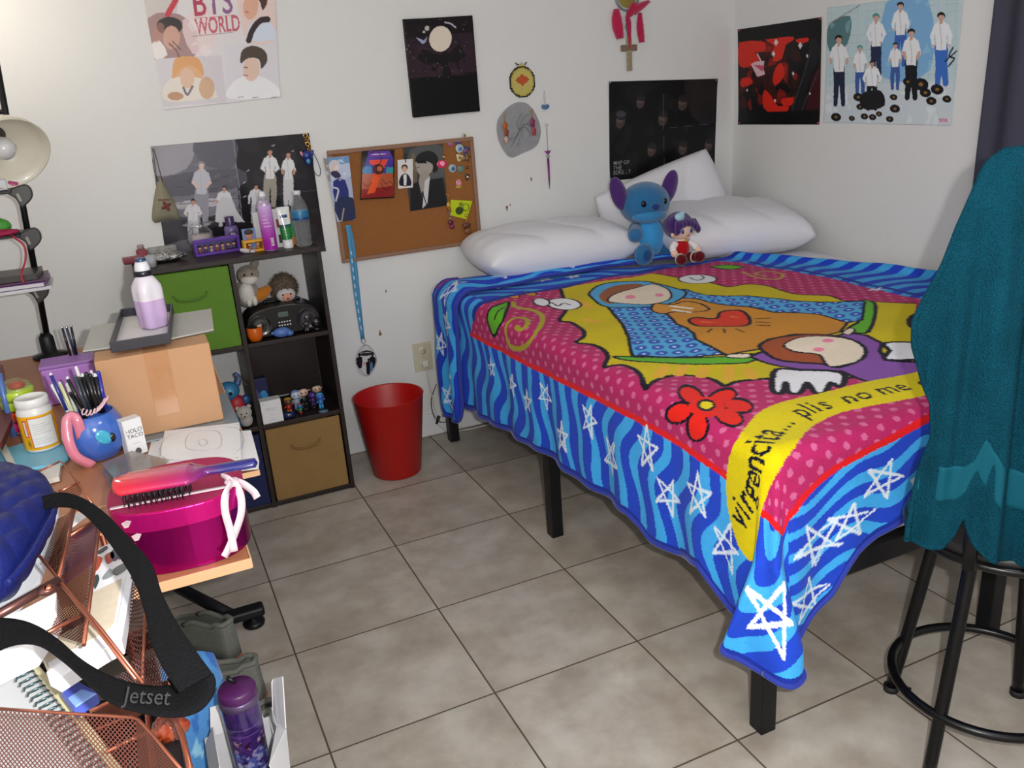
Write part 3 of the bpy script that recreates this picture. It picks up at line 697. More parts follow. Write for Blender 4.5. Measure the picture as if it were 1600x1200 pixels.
for s in (-1, 1):
    obj('eye', MB().ell(hd+Vector((s*.05-.004, -.078, .008)), (.011, .008, .013)), C_('#08080c', .1), h)
    obj('ear', MB().ell(hd+Vector((s*.122, .0, .05)), (.036, .02, .072), (0, R_(s*20), 0)), PURP, t)
    obj('arm', MB().tube([T+Vector((s*.07, -.02, .13)), T+Vector((s*.1, -.06, .125)), T+Vector((s*.115, -.085, .12))], [.024, .026, .029], 14, smooth=4).ell(T+Vector((s*.117, -.09, .12)), .03), BLUE, t)
    obj('leg', MB().tube([T+Vector((s*.05, -.03, .035)), T+Vector((s*.085, -.09, .038)), T+Vector((s*.095, -.115, .04))], [.035, .036, .042], 14, smooth=4).ell(T+Vector((s*.096, -.12, .042)), (.043, .03, .046)), BLUE, t)
    obj('foot_pad', MB().ell(T+Vector((s*.097, -.146, .042)), (.022, .008, .024)), fur('#1c4a80'), t)
0 and obj('hair_tuft', MB().tube([hd+Vector((0, -.01, .08)), hd+Vector((.003, -.012, .098)), hd+Vector((.014, -.012, .104))], [.008, .007, .003], 8, smooth=4), BLUE, t)

d = thing('doll', 'small plush doll with purple hair and red outfit in front of the blue toy', 'doll', (1.79, -.52, .71))
D = Vector((1.815, -.505, .716)); SK = fur('#e6c3ae', .2); RED = fur('#b01018', .3); HR = fur('#42246a', .6); MAR = fur('#5a0f18', .3)
b = MB().ell(D+Vector((0, 0, .052)), (.036, .03, .045)); torso = obj('body', b, RED, d)
hh = D+Vector((-.002, -.003, .132))
hd_ = obj('head', MB().ell(hh, (.05, .045, .046), u=28, v=18), SK, d)
hair = MB().ell(hh+Vector((-.006, .012, .014)), (.062, .05, .052), u=32, v=20, fn=lambda q: 1+.03*math.sin(7*math.atan2(q.y, q.x)))
for i, (x, z, l) in enumerate([(-.05, .0, .034), (-.036, .018, .036), (-.018, .024, .03), (.002, .026, .026), (.02, .022, .03), (.036, .012, .036), (.05, -.002, .034)]):
    hair.tube([hh+Vector((x*.7, -.03, .036)), hh+Vector((x*.95, -.046, z)), hh+Vector((x*1.05, -.038, z-l*.45))], [.012, .013, .003], 10, smooth=4)
obj('hair', hair, HR, d)
for s in (-1, 1):
    obj('ear', MB().ell(hh+Vector((s*.048, -.012, -.016)), (.008, .007, .010)), SK, d)
    e = obj('eye', MB().ell(hh+Vector((s*.02-.002, -.043, -.004)), (.0065, .003, .0095)), C_('#3a5aa8', .3), d)
    obj('pupil', MB().ell(hh+Vector((s*.02-.002, -.0458, -.006)), (.003, .0015, .005)), C_('#101020', .3), e)
    obj('arm', MB().tube([D+Vector((s*.03, -.004, .078)), D+Vector((s*.05, -.014, .062)), D+Vector((s*.055, -.03, .048))], [.014, .014, .013], 12, smooth=4), fur('#e8e4e6', .2), d)
    obj('hand', MB().ell(D+Vector((s*.057, -.035, .044)), .0145), SK, d)
    l_ = obj('leg', MB().tube([D+Vector((s*.02, -.015, .02)), D+Vector((s*.036, -.045, .019)), D+Vector((s*.042, -.06, .02))], [.018, .019, .022], 12, smooth=4).ell(D+Vector((s*.043, -.064, .022)), .0225), MAR, d)
    obj('sock_band', MB().tube([D+Vector((s*.036, -.044, .02))+Vector((math.cos(a)*.0215, 0, math.sin(a)*.0215)) for a in np.linspace(0, 2*PI, 20)[:-1]], .0025, 6, closed=True), C_('#d8cfc0', .8), l_)
obj('mouth', MB().ell(hh+Vector((.002, -.0455, -.022)), (.005, .002, .003)), C_('#d84a4a', .6), d)
obj('nose', MB().ell(hh+Vector((.001, -.047, -.012)), (.0025, .002, .002)), SK, d)
obj('collar', MB().tube([D+Vector((math.cos(a)*.026, math.sin(a)*.024, .09)) for a in np.linspace(0, 2*PI, 24)[:-1]], .004, 6, closed=True), fur('#e8e4e6', .2), d)
obj('neck_bow', MB().ell(D+Vector((.006, -.026, .088)), (.01, .005, .006)), C_('#c99a2a', .5), d)
obj('hair_clip', MB().ell(hh+Vector((-.03, -.034, .055)), (.022, .014, .016)).ell(hh+Vector((-.022, -.038, .066)), (.012, .009, .009)), fur('#9fc9dc', .2), d)

# ================================================================ prints on the back wall
def wall_sheet(px, y=YW, **k): return Sheet([at(x, yy, 1, y) for x, yy in px], **k)
def wall_sheet_r(px, x=XR, **k): return Sheet([at(xx, yy, 0, x) for xx, yy in px], **k)
def person(p, x, y, h, top, bottom, skin='#b98c78', hair='#1b1614', lean=0, arms=True, w=.26, legs=True):
    """simple standing figure in a print, feet at x,y and h tall (photo pixels)"""
    W = h*w*.8; q_ = rng.uniform(-1, 1, 6); t_ = h*PXM
    if legs:
        for sg in (-1, 1): p.line([(x+sg*W*.16, y-h*.50), (x+sg*(W*.22+q_[0]*W*.08), y-h*.26), (x+sg*W*.26+lean, y)], bottom, t_*.105, 3, taper=lambda k: 1.15-.45*k)
        p.poly([(x-W*.30, y-h*.52), (x+W*.30, y-h*.52), (x+W*.32, y-h*.43), (x-W*.32, y-h*.43)], bottom, 0)
    p.poly([(x-W*.16, y-h*.87), (x+W*.16, y-h*.87), (x+W*.42, y-h*.81), (x+W*.36, y-h*.62), (x+W*.33, y-h*.46), (x-W*.33, y-h*.46), (x-W*.36, y-h*.62), (x-W*.42, y-h*.81)], top, 0)
    p.line([(x-W*.1, y-h*.84), (x+q_[1]*W*.05, y-h*.6), (x, y-h*.48)], '#a8a8ae', t_*.012, 3, a=.6)
    if arms:
        for sg in (-1, 1):
            e_ = (x+sg*(W*.52+abs(q_[2])*W*.1), y-h*.64+q_[3]*h*.03); hd2 = (x+sg*(W*(.30+.25*abs(q_[4]))), y-h*(.50+.10*abs(q_[5])))
            p.line([(x+sg*W*.36, y-h*.79), e_], top, t_*.062, 0); p.line([e_, hd2], top if q_[4] > 0 else skin, t_*.045, 0); p.ell(hd2[0], hd2[1], h*.018, h*.018, skin)
    p.line([(x, y-h*.88), (x, y-h*.85)], skin, t_*.05, 0)
    p.ell(x, y-h*.925, h*.042, h*.056, skin); p.poly([(x-h*.05, y-h*.915), (x-h*.052, y-h*.965), (x, y-h*.995), (x+h*.052, y-h*.965), (x+h*.05, y-h*.905), (x+h*.034, y-h*.945), (x-h*.02, y-h*.95)], hair, 3)
PXM = 1/390
PUSH = C_('#c23a5a', .4)
def tack(name, x, y, ax, v, parent, m, r=.004):
    P = at(x, y, ax, v); n = Vector((0, -1, 0)) if ax == 1 else Vector((-1, 0, 0))
    obj(name, MB().ell(P+n*.003, (r, r, r)), m, parent)

# tall white photo print with seven portraits (top is cut by the frame; the sheet goes on above it)
s = wall_sheet([(207, -104), (424, -122), (438, 152), (255, 172)], base='#d9d5d8', step=.0022, curl=.002); p = s.p
# upper collage
p.poly([(222, 0), (280, 0), (275, 35), (230, 36)], '#c9c2bf'); p.poly([(207, -104), (300, -112), (305, 0), (222, 0)], '#c6bcb8')
p.poly([(232, 36), (280, 30), (308, 60), (302, 95), (240, 98)], '#a08080', 3); p.ell(265, 48, 20, 14, '#2a2020'); p.ell(268, 66, 13, 18, '#c79a8a'); p.line([(262, 30), (272, 12), (278, 0)], '#c03848', .018, 0); p.poly([(236, 78), (250, 70), (262, 92), (243, 98)], '#e4dedd', 2)
p.line([(265, 75), (275, 85), (280, 95)], '#7c5a50', .006); p.line([(270, 72), (282, 84)], '#7c5a50', .005); p.ell(248, 58, 8, 16, '#b88070', .3, .6); p.poly([(285, 40), (330, 20), (335, 80), (300, 90)], '#e3cfd2', 3, .8)
p.poly([(244, 98), (345, 92), (352, 160), (256, 168)], '#cdc8cf'); 
p.ell(293, 118, 24, 20, '#d8a878', .2); p.poly([(272, 100), (290, 94), (310, 98), (318, 122), (300, 108), (282, 112), (270, 130)], '#d79c62', 3); p.poly([(256, 140), (275, 125), (320, 128), (338, 150), (330, 155), (262, 160)], '#ddd5cc', 3); p.ell(292, 126, 11, 15, '#d9b49c'); p.line([(286, 140), (292, 150), (300, 138)], '#6a6470', .008); p.ell(274, 152, 12, 6, '#b98a68'); p.ell(322, 140, 12, 16, '#c89a74', 0, .8)
p.poly([(348, 78), (432, 70), (438, 150), (352, 158)], '#d6d2da'); p.poly([(356, 155), (362, 132), (385, 122), (412, 124), (436, 140), (438, 150)], '#e6e6ea', 3); p.ell(392, 112, 13, 18, '#dcbfb0', .1); p.poly([(374, 100), (378, 84), (395, 78), (412, 84), (418, 98), (408, 112), (404, 98), (388, 96), (376, 104)], '#4a3c34', 3); p.line([(381, 110), (385, 110)], '#4a3030', .004, 0); p.line([(380, 121), (386, 122)], '#b86a68', .004, 0)
p.poly([(370, -5), (425, -10), (432, 68), (388, 74), (376, 40)], '#dfc9c4', 2); p.poly([(372, 2), (384, -14), (410, -14), (418, 8), (410, 24), (404, 8), (384, 4)], '#4a2c24', 3); p.ell(391, 18, 12, 20, '#d8a890', .1); p.poly([(386, 70), (390, 48), (404, 38), (424, 44), (432, 68)], '#cdd6e6', 2); p.line([(388, 70), (394, 54), (406, 40), (418, 38)], '#2e2026', .02, 3); p.line([(383, 26), (388, 27)], '#b8605c', .004, 0)
UX = np.array(s.cv(400, -20))-np.array(s.cv(300, -12)); UX /= np.linalg.norm(UX); VY = np.array([UX[1], -UX[0]])
p.text('BTS', s.cv(301, 33), UX*.72, VY, .118, '#8c5a8a', .012); 
m_ = (s.p.P[:, 0] < s.cv(325, 10)[0]) & (np.abs(s.p.C-np.array(srgb('#8c5a8a'))).sum(1) < .02); s.p.C[m_] = srgb('#b0405a')
p.line([(305, 36), (362, 32)], '#c98a96', .002, 0)
p.text('WORLD', s.cv(306, 61), UX*.56, VY, .074, '#c05a6a', .02)
p.line([(300, 64), (366, 58)], '#a08090', .002, 0); p.blotch('#f0e6e6', 5, .02, (s.cv(300, 60)[0], .3, s.cv(340, 60)[0], .4), .4)
for x in (375, 398, 427): p.line([(x-4, 153), (x+4, 152)], '#777780', .003, 0)
po = s.build('poster', paper(.32, .2)); tag(po, 'pale portrait poster with BTS WORLD in pink letters high on the back wall', 'poster')

# dark poster of men in white behind the bookshelf top
s = wall_sheet([(235, 229), (482, 208), (509, 392), (262, 420)], base='#1b191f', curl=.003, step=.0024); p = s.p
p.poly([(235, 229), (365, 218), (372, 330), (250, 345)], '#706e7a'); p.poly([(235, 229), (300, 222), (290, 262), (240, 272)], '#a8a6ae', 3, .7); p.poly([(255, 275), (370, 262), (372, 290), (258, 305)], '#55535d', 3, .8); p.poly([(262, 318), (300, 310), (345, 308), (350, 318), (265, 325)], '#cfcacf', 3, .7); p.poly([(300, 225), (365, 218), (362, 260), (320, 258)], '#5c5a66', 3, .8)
p.poly([(252, 345), (300, 340), (310, 400), (262, 412)], '#3f3d46', 2, .8); p.poly([(265, 380), (320, 370), (330, 395), (268, 405)], '#6a6872', 3, .7)
p.blotch('#8b8994', 26, .02, (0, .02, .28, .26), .25, .4); p.blotch('#3c3a44', 22, .02, (0, .1, .3, .3), .3, .35)
p.blotch('#34323a', 24, .03, (.3, 0, .6, .4), .35)
p.line([(362, 217), (371, 285), (375, 340)], '#8f8d96', .0022, 0); p.line([(255, 320), (480, 296), (500, 294)], '#4a4852', .0018, 0)
person(p, 313, 345, 95, '#b9b9c6', '#8e8c98', '#d0b8b0', '#8c8890', w=.3)
for x, y, h, ww in [(420, 318, 88, .28), (449, 316, 82, .24)]: person(p, x, y, h, '#dadade', '#c8c8cc' if x > 430 else '#9c968a', w=ww)
for x, y, h in [(300, 372, 64), (348, 350, 62), (398, 345, 60)]: person(p, x, y, h, '#cfced4', '#b8b7bf', w=.42)
p.poly([(336, 318), (345, 305), (360, 308), (368, 328), (380, 345), (334, 345)], '#c2c1c8', 0)
for x, y in [(425, 227), (456, 235), (385, 265), (380, 283), (380, 305)]: p.line([(x-2, y+1), (x+2, y-1)], '#d0d0d8', .002, 0)
po = s.build('poster', paper(.16, .3)); tag(po, 'glossy dark poster of men in white suits behind the bookshelf top', 'poster')

# moonlit canvas
a_ = [at(x, y, 1, YW-.018) for x, y in [(630.5, 30.5), (738, 24), (750, 173.5), (646, 184)]]
s = Sheet(a_, base='#140c11', step=.0022, off=.001); p = s.p
p.poly([(630, 60), (738, 50), (746, 112), (642, 122)], '#2a1b25'); p.blotch('#3d2836', 30, .03, (0, .08, .29, .25), .4, .5); p.blotch('#17101a', 20, .025, (0, 0, .29, .12), .4)
p.poly([(642, 122), (745, 116), (750, 174), (646, 184)], '#050406')
p.poly([(652, 92), (662, 76), (676, 84), (700, 84), (716, 70), (724, 82), (716, 96), (700, 98), (706, 118), (692, 122), (690, 100), (668, 98)], '#120d12', 3); p.blotch('#100b10', 26, .012, (.06, .12, .24, .19), .8)
for _ in range(70):
    x, y = rng.uniform(0, .285), rng.uniform(.0, .22); p.raw([(x-.0013, y-.0013), (x+.0013, y-.0013), (x+.0013, y+.0013), (x-.0013, y+.0013)], '#b8b0bc', rng.uniform(.3, .9))
p.ell(688, 61, 18.5, 20.5, '#141015'); p.ell(688, 60.5, 17.5, 20, '#d8cdbf', .15); p.line([(695, 35), (704, 37), (712, 43)], '#b9b4c0', .005, 4); p.poly([(650, 58), (662, 63), (667, 57), (665, 65), (659, 68)], '#9aa0c0', 2); p.ell(667, 44, 3.5, 4, '#b8b4ac'); p.ell(662, 50, 2, 2, '#b8b4ac')
cv_ = thing('canvas_painting', 'dark canvas painting of a bare tree under a pale moon', 'painting', tuple(at(690, 180, 1, YW-.01)))
s.build('painted_face', paper(.6, 0, 'canvas'), cv_, th=.0015)
c0 = (Vector(a_[0])+Vector(a_[1])+Vector(a_[2])+Vector(a_[3]))/4
obj('stretcher', MB().box((c0.x, YW-.009, c0.z), ((a_[1]-a_[0]).length-.001, .0165, (a_[3]-a_[0]).length-.001)), C_('#120f14', .7), cv_)

# dark portrait poster right of the centre
s = wall_sheet([(950.5, 127.5), (1120, 123), (1116, 267), (952.5, 282.5)], base='#0e0e10', curl=.003); p = s.p
p.blotch('#201f20', 30, .05, (0, 0, .6, .42), .5); p.poly([(1070, 125), (1118, 123), (1116, 190), (1085, 185)], '#2a2828', 3, .7)
for x, y, w_ in [(969, 190, 1), (1001, 160, .9), (1036, 186, 1), (1067, 162, 1), (1018, 235, .9), (1067, 232, .9), (1107, 227, .8)]:
    p.ell(x, y, 7*w_, 11*w_, '#564742', .2, .8); p.ell(x-1, y-3, 5*w_, 5*w_, '#6f5a52', .1, .6); p.ell(x+1, y-8*w_, 8*w_, 6*w_, '#222024', .1, .9); p.line([(x-2, y+5), (x+3, y+5)], '#3a2a28', .002, 0)
p.ell(970, 178, 8, 5, '#4c4d58', 0, .7)
p.line([(1037, 125), (1037, 200), (1038, 268)], '#57575e', .0016, 0); p.line([(952, 206), (1036, 201), (1117, 193)], '#47474e', .0014, 0); p.line([(1038, 255), (1040, 270)], '#9a9aa0', .002, 0)
UX = np.array(s.cv(1000, 126))-np.array(s.cv(960, 127)); UX /= np.linalg.norm(UX); VY = np.array([UX[1], -UX[0]])
for k, tx in enumerate(['MAP OF', 'THE', 'SOUL : 7']): p.text(tx, s.cv(958, 258+k*7.6), UX, VY, .024, '#8a8a90', .006)
po = s.build('poster', paper(.3, .15)); tag(po, 'black poster of dim faces reading MAP OF THE SOUL above the pillows', 'poster')
for x, y in [(953, 129), (1118, 125), (1114, 265), (954, 280)]: tack('pin', x, y, 1, YW-.003, po, C_('#b8b8bc', .3), .003)

# red and black poster on the right wall
s = wall_sheet_r([(1154, 46), (1285, 26.5), (1281, 194.5), (1154, 194.5)], base='#0d0b0d', curl=.002); p = s.p
bx = (0, .08, .38, .33); p.blotch('#4a1512', 40, .04, bx, .7); p.blotch('#2a1a18', 30, .035, bx, .7); p.blotch('#b02318', 20, .03, bx, .6)
for q in [[(1156, 66), (1180, 64), (1196, 66), (1195, 80), (1180, 82), (1190, 92), (1172, 104), (1156, 102)], [(1196, 62), (1215, 57), (1240, 57), (1238, 64), (1228, 70), (1222, 92), (1208, 95), (1210, 72)], [(1195, 140), (1206, 150), (1216, 165), (1232, 164), (1230, 174), (1200, 174), (1192, 160)], [(1213, 105), (1222, 98), (1226, 118), (1212, 134), (1208, 122)], [(1158, 124), (1172, 120), (1176, 130), (1160, 136)], [(1244, 62), (1262, 58), (1264, 64), (1250, 68)], [(1222, 155), (1240, 152), (1238, 164), (1224, 164)]]: p.poly(q, '#cf2a1c', 2); 
p.poly([(1276, 60), (1284, 80), (1264, 130), (1254, 174), (1236, 174), (1262, 90), (1268, 60)], '#1b1b1f', 0); p.poly([(1282, 100), (1283, 170), (1258, 172), (1270, 120)], '#3a1018', 0); p.line([(1268, 80), (1252, 130), (1238, 172)], '#4a4a50', .003, 0); p.line([(1280, 110), (1262, 150), (1254, 172)], '#4a4a50', .003, 0)
p.poly([(1174, 100), (1182, 96), (1195, 95), (1193, 106), (1196, 116), (1184, 120)], '#d8b8c0', 0); p.poly([(1178, 101), (1195, 102), (1192, 112)], '#c8506a', 0); p.line([(1184, 84), (1190, 96)], '#dcc8cc', .006, 0)
for x, y, r in [(1213, 66, 3.5), (1251, 71, 3.5), (1209, 84, 3), (1262, 87, 2), (1240, 115, 2), (1212, 157, 2), (1266, 146, 1.5), (1168, 141, 1.5)]: p.poly([(x, y-r*1.6), (x+r, y), (x, y+r*1.6), (x-r, y)], '#d8ccd0')
p.poly([(1154, 46), (1285, 26.5), (1284, 52), (1154, 66)], '#0d0d0e'); p.poly([(1154, 175), (1282, 173), (1281, 195), (1154, 195)], '#0e0e10')
po = s.build('poster', paper(.35, .1)); tag(po, 'red and black splattered poster nearest the corner on the right wall', 'poster')
for x, y in [(1156, 48), (1282, 29), (1279, 192), (1156, 192)]: tack('pin', x, y, 0, XR-.003, po, PUSH, .004)

# blue and white group poster on the right wall
s = wall_sheet_r([(1295, 12), (1507, -14), (1487, 196), (1288, 191)], base='#b9cdd4', curl=.003, step=.0022); p = s.p
for x in range(1300, 1500, 14): p.line([(x, 0), (x-4, 190)], '#a3bbc6', .0015, 0)
for y in range(15, 150, 12): p.line([(1290, y+8), (1500, y-10)], '#a3bbc6', .0015, 0)
p.poly([(1290, 135), (1490, 125), (1487, 196), (1288, 191)], '#c6cfd6', 0); p.poly([(1385, 5), (1450, -5), (1455, 110), (1380, 120)], '#6ba4d8', 3, .8)
p.poly([(1296, 40), (1330, 25), (1325, 70), (1297, 80)], '#3b6468', 3, .8); p.line([(1296, 38), (1345, 8)], '#8a6a50', .003, 0); p.blotch('#9fd0e0', 16, .02, (.0, 0, .5, .25), .4); p.blotch('#dfe7ea', 20, .025, (0, .3, .58, .42), .5)
for x, y, h, bt, hr in [(1312, 162, 108, '#222a40', '#1a1612'), (1370, 118, 98, '#202a4c', '#3a8a90'), (1408, 100, 98, '#3a62b0', '#241a14'), (1472, 130, 112, '#3c6cc0', '#101014'), (1345, 150, 80, '#3a5ca0', '#3a9a9a'), (1400, 138, 72, '#3c5a9c', '#181414'), (1425, 152, 108, '#15161c', '#1a1414')]:
    person(p, x, y, h, '#e4e6ea', bt, '#c8a090', hr, w=.27)
p.poly([(1350, 145), (1378, 142), (1384, 165), (1360, 172), (1345, 165)], '#14151a', 3); person(p, 1364, 170, 76, '#e8eaee', '#14151a', w=.36)
for x, y, r in [(1342, 152, 8), (1398, 152, 6), (1345, 167, 6), (1400, 170, 8), (1352, 182, 6), (1365, 183, 6), (1375, 178, 5), (1307, 183, 8), (1332, 185, 5), (1392, 186, 6), (1447, 145, 9), (1456, 158, 8), (1480, 155, 7), (1440, 132, 12), (1465, 140, 10), (1420, 128, 8)]: p.ell(x, y, r, r*.8, '#15151c', .2); p.ell(x, y, r*.3, r*.25, '#8a6a30')
p.line([(1490, 75), (1484, 88), (1492, 92), (1483, 104)], '#15151c', .006, 4); p.line([(1496, 80), (1478, 96)], '#15151c', .005)
UX = np.array(s.cv(1440, 190))-np.array(s.cv(1400, 190)); UX /= np.linalg.norm(UX); [p.line([(1469+k*3.4, 186), (1470.5+k*3.4, 190)], '#d02a68', .004, 0) for k in range(4)]
po = s.build('poster', paper(.3, .1)); tag(po, 'blue and white poster of a group among records on the right wall', 'poster')

# yellow fused-bead panel (a plain round bird-coloured piece)
bd = thing('bead_art', 'round yellow pixel bead piece on the wall above the grey fan', 'bead art', tuple(at(816, 157, 1, YW)))
P0 = at(816, 128, 1, YW-.004); cell = .0052; pix_ = {}
for i in range(-12, 12):
    for j in range(-13, 13):
        d_ = math.hypot(i+.5, (j+.5)*.92)
        if d_ < 11.3: pix_[(i, j)] = '#171510' if d_ > 10.2 else ('#c9bd6a' if d_ < 9.2 else '#b3a44a')
for i in range(-7, 7):
    for j in range(-3, 6):
        if abs(i+.5)+abs(j-1)*1.2 < 6: pix_[(i, j)] = '#c9602a' if (i+j) % 3 else '#b2481c'
for i, j in [(-4, 13), (-3, 13), (-2, 12), (-1, 12), (0, 12), (1, 12), (2, 12), (3, 13), (-1, 13), (0, 13), (-5, 14), (4, 14), (0, 14)]: pix_[(i, j)] = '#c0b468' if j == 12 or i in (-1, 0) else '#171510'
cols = {}
for (i, j), c in pix_.items(): cols.setdefault(c, MB()).box((P0.x+(i+.5)*cell, P0.y, P0.z+(j+.5)*cell*.97), (cell*.96, .006, cell*.94), bev=.0008, seg=1)
nm = {'#171510': 'dark_outline', '#c9bd6a': 'yellow_field', '#b3a44a': 'shaded_rim', '#c9602a': 'orange_patch', '#b2481c': 'rust_patch', '#c0b468': 'crest'}
for c, b in cols.items(): obj(nm[c], b, C_(c, .35), bd)

# round grey paper fan with two clipped ornaments
fan = thing('paper_fan', 'round translucent grey fan pinned flat on the wall', 'fan', tuple(at(810, 245, 1, YW)))
FC = at(811, 204, 1, YW-.006)
pts = [at(x, y, 1, YW-.006) for x, y in cr([(800, 163), (822, 161), (838, 180), (845, 205), (838, 228), (815, 240), (798, 246), (785, 232), (777, 210), (779, 185)], 5, True)]
b = MB(); vs = [b.bm.verts.new((q.x, q.y, q.z)) for q in pts]; b.bm.faces.new(vs)
obj('fan_leaf', b, mat('grey_gauze', '#a2a3a8', .6, var=.3, vscale=28, alpha=.6), fan, solid=.0015)
b = MB()
for k in range(11):
    t_ = -1.2+k*.26+.9; L_ = .075*(.6+.4*math.sin(k*2.1)**2); b.tube([FC, FC+Vector((math.sin(t_*2)*L_*.5, -.004, math.cos(t_*1.3)*L_*.6)), FC+Vector((math.sin(t_*2+.3)*L_, -.003, math.cos(t_*2)*L_))], .0011, 5, smooth=5)
obj('stamen_ribs', b, C_('#6c6e74', .5), fan)
GOLD, SIL = mat('gold_metal', '#d8a85a', .22, metal=1), mat('silver_metal', '#b8b8bc', .25, metal=1)
def ring(b, c, r, w_=.0012, n=Vector((0, 1, 0)), seg=18):
    a_ = n.orthogonal().normalized(); q_ = n.cross(a_); b.tube([Vector(c)+a_*math.cos(t_)*r+q_*math.sin(t_)*r for t_ in np.linspace(0, 2*PI, seg+1)[:-1]], w_, 6, closed=True); return b
def charm(name, label, x, y0, y1, colors, yw=YW, ax=1, size=.012, metal=None, grp=None):
    """key-ring charm hanging at photo column x from y0 to y1"""
    A, B = at(x, y0, 1, yw-.006), at(x, y1, 1, yw-.008); t_ = thing(name, label, 'charm', (A.x, A.y, B.z), grp); h = A.z-B.z
    b = ring(MB(), A-Vector((0, 0, .006)), .006); 
    for k in range(4): ring(b, A-Vector((0, 0, .014+k*.006)), .0035, .0009, Vector((0, 1, 0)) if k % 2 else Vector((1, 0, 0)), 10)
    obj('clasp', b, metal or SIL, t_)
    z0 = A.z-.036; n_ = len(colors)
    for k, c in enumerate(colors):
        zc = z0-(z0-B.z)*(k+.5)/n_; r_ = (z0-B.z)/n_*.55
        obj('pendant', MB().ell((A.x+(.002 if k % 2 else -.002), A.y-.004, zc), (size*(1-.12*k), .005, r_), u=14, v=8, fn=lambda q: 1+.16*math.sin(5*math.atan2(q.z, q.x))), C_(c, .3), t_)
    return t_
charm('hanging_charm', 'orange and gold charm clipped on the left of the grey fan', 788, 177, 224, ['#b0551c', '#8c3a1c', '#caa090'], yw=YW-.012, metal=GOLD)
charm('hanging_charm', 'magenta and red charm clipped on the right of the grey fan', 831, 170, 212, ['#7c2a5a', '#9a3040'], yw=YW-.012, metal=GOLD)
t_ = thing('hanging_charm', 'tiny blue butterfly charm hanging right of the yellow bead piece', 'charm', tuple(at(851, 175, 1, YW-.005)))
A = at(850, 141, 1, YW-.006); B = at(852, 166, 1, YW-.008)
obj('cord', MB().tube([A, A+Vector((-.003, 0, -.03)), B, A+Vector((.004, 0, -.03))], .0008, 5, closed=True), C_('#9a9aa0', .5), t_)
obj('wings', MB().ell(B+Vector((-.009, 0, -.002)), (.01, .003, .009), (0, .5, 0)).ell(B+Vector((.009, 0, -.002)), (.01, .003, .009), (0, -.5, 0)).ell(B+Vector((0, 0, -.006)), (.009, .004, .008)), C_('#4a6f98', .4), t_)
# purple toy sword on a chain
t_ = thing('toy_sword', 'small purple metal sword keyring hanging on a chain', 'keyring', tuple(at(858, 296, 1, YW-.006)))
A, G_, E_ = at(854, 196, 1, YW-.006), at(856, 238, 1, YW-.006), at(859, 296, 1, YW-.006)
b = ring(MB(), A, .006)
for k in range(12): ring(b, A.lerp(G_, .12+k*.07), .003, .0008, Vector((0, 1, 0)) if k % 2 else Vector((1, 0, 0)), 8)
obj('chain', b, SIL, t_)
PM = mat('purple_metal', '#7a2a78', .3, metal=.6)
obj('guard', MB().tube([G_+Vector((-.015, 0, .008)), G_+Vector((-.006, 0, .0)), G_+Vector((0, -.002, -.004)), G_+Vector((.006, 0, .0)), G_+Vector((.015, 0, .008))], [.001, .004, .005, .004, .001], 8, smooth=3).ell(G_, (.007, .004, .008)), PM, t_)
obj('hilt_ring', ring(MB(), G_+Vector((0, 0, -.018)), .006, .0016), C_('#4a4a60', .3, metal=.8), t_)
obj('blade', MB().tube([G_+Vector((0, 0, -.026)), G_.lerp(E_, .7), E_], [.005, .004, .0006], 6), PM, t_)

# pink tasselled ornament with a cross
t_ = thing('wall_ornament', 'pink feather tassel ornament with a hanging cross near the corner', 'ornament', tuple(at(982, 112, 1, YW)))
O = at(980, -6, 1, YW-.008)
obj('hoop', ring(MB(), O, .056, .005, Vector((0, 1, 0)), 28), C_('#8a8f98', .3, metal=.6), t_)
obj('hoop_centre', MB().ell(O, (.045, .006, .045)), C_('#8a7a30', .5), t_)
def tassel(pts, r):
    q = [at(x, y, 1, YW-.012) for x, y in pts]; b = MB().tube(q, r, 12, smooth=4); rs = random.Random(int(pts[0][0]))
    for k in range(60):
        a_ = rs.random(); P = q[0].lerp(q[-1], a_); th = rs.uniform(0, 2*PI); R0 = np.interp(a_, np.linspace(0, 1, len(r)), r); D_ = Vector((math.cos(th), math.sin(th)*.6, -.6)).normalized()
        b.tube([P+Vector((math.cos(th), math.sin(th)*.5, 0))*R0*.8, P+Vector((math.cos(th), math.sin(th)*.5, 0))*R0+D_*.006], [.0012, .0003], 4)
    obj('tassel', b, fur('#b8234e'), t_)
tassel([(963, 14), (964, 35), (969, 60)], [.012, .022, .024, .016]); tassel([(1000, 20), (1000, 42), (1003, 66)], [.008, .014, .016, .012]); tassel([(990, 16), (1004, 8), (1014, 2)], [.02, .014, .006]); tassel([(980, 24), (983, 42), (984, 76)], [.008, .012, .008, .004]); tassel([(992, 6), (985, 20), (980, 26)], [.016, .016, .008])
obj('cord', MB().tube([at(980, 14, 1, YW-.01), at(978, 40, 1, YW-.01), at(982, 66, 1, YW-.01)], .0016, 6), C_('#6a5a60', .6), t_)
X0 = at(983, 75, 1, YW-.008)
cb = MB(); zt, zb = at(983, 58, 1, YW-.008).z, at(984, 111, 1, YW-.008).z
cb.box((X0.x, X0.y, (zt+zb)/2), (.026, .008, zt-zb), bev=.003); obj('cross_upright', cb, mat('cross_wood', '#94866a', .5, var=.4, vscale=60), t_)
obj('cross_arm', MB().box((X0.x-.001, X0.y-.0005, X0.z), (.082, .0075, .026), bev=.004), mat('cross_wood2', '#7c6350', .5, var=.35, vscale=70), t_)

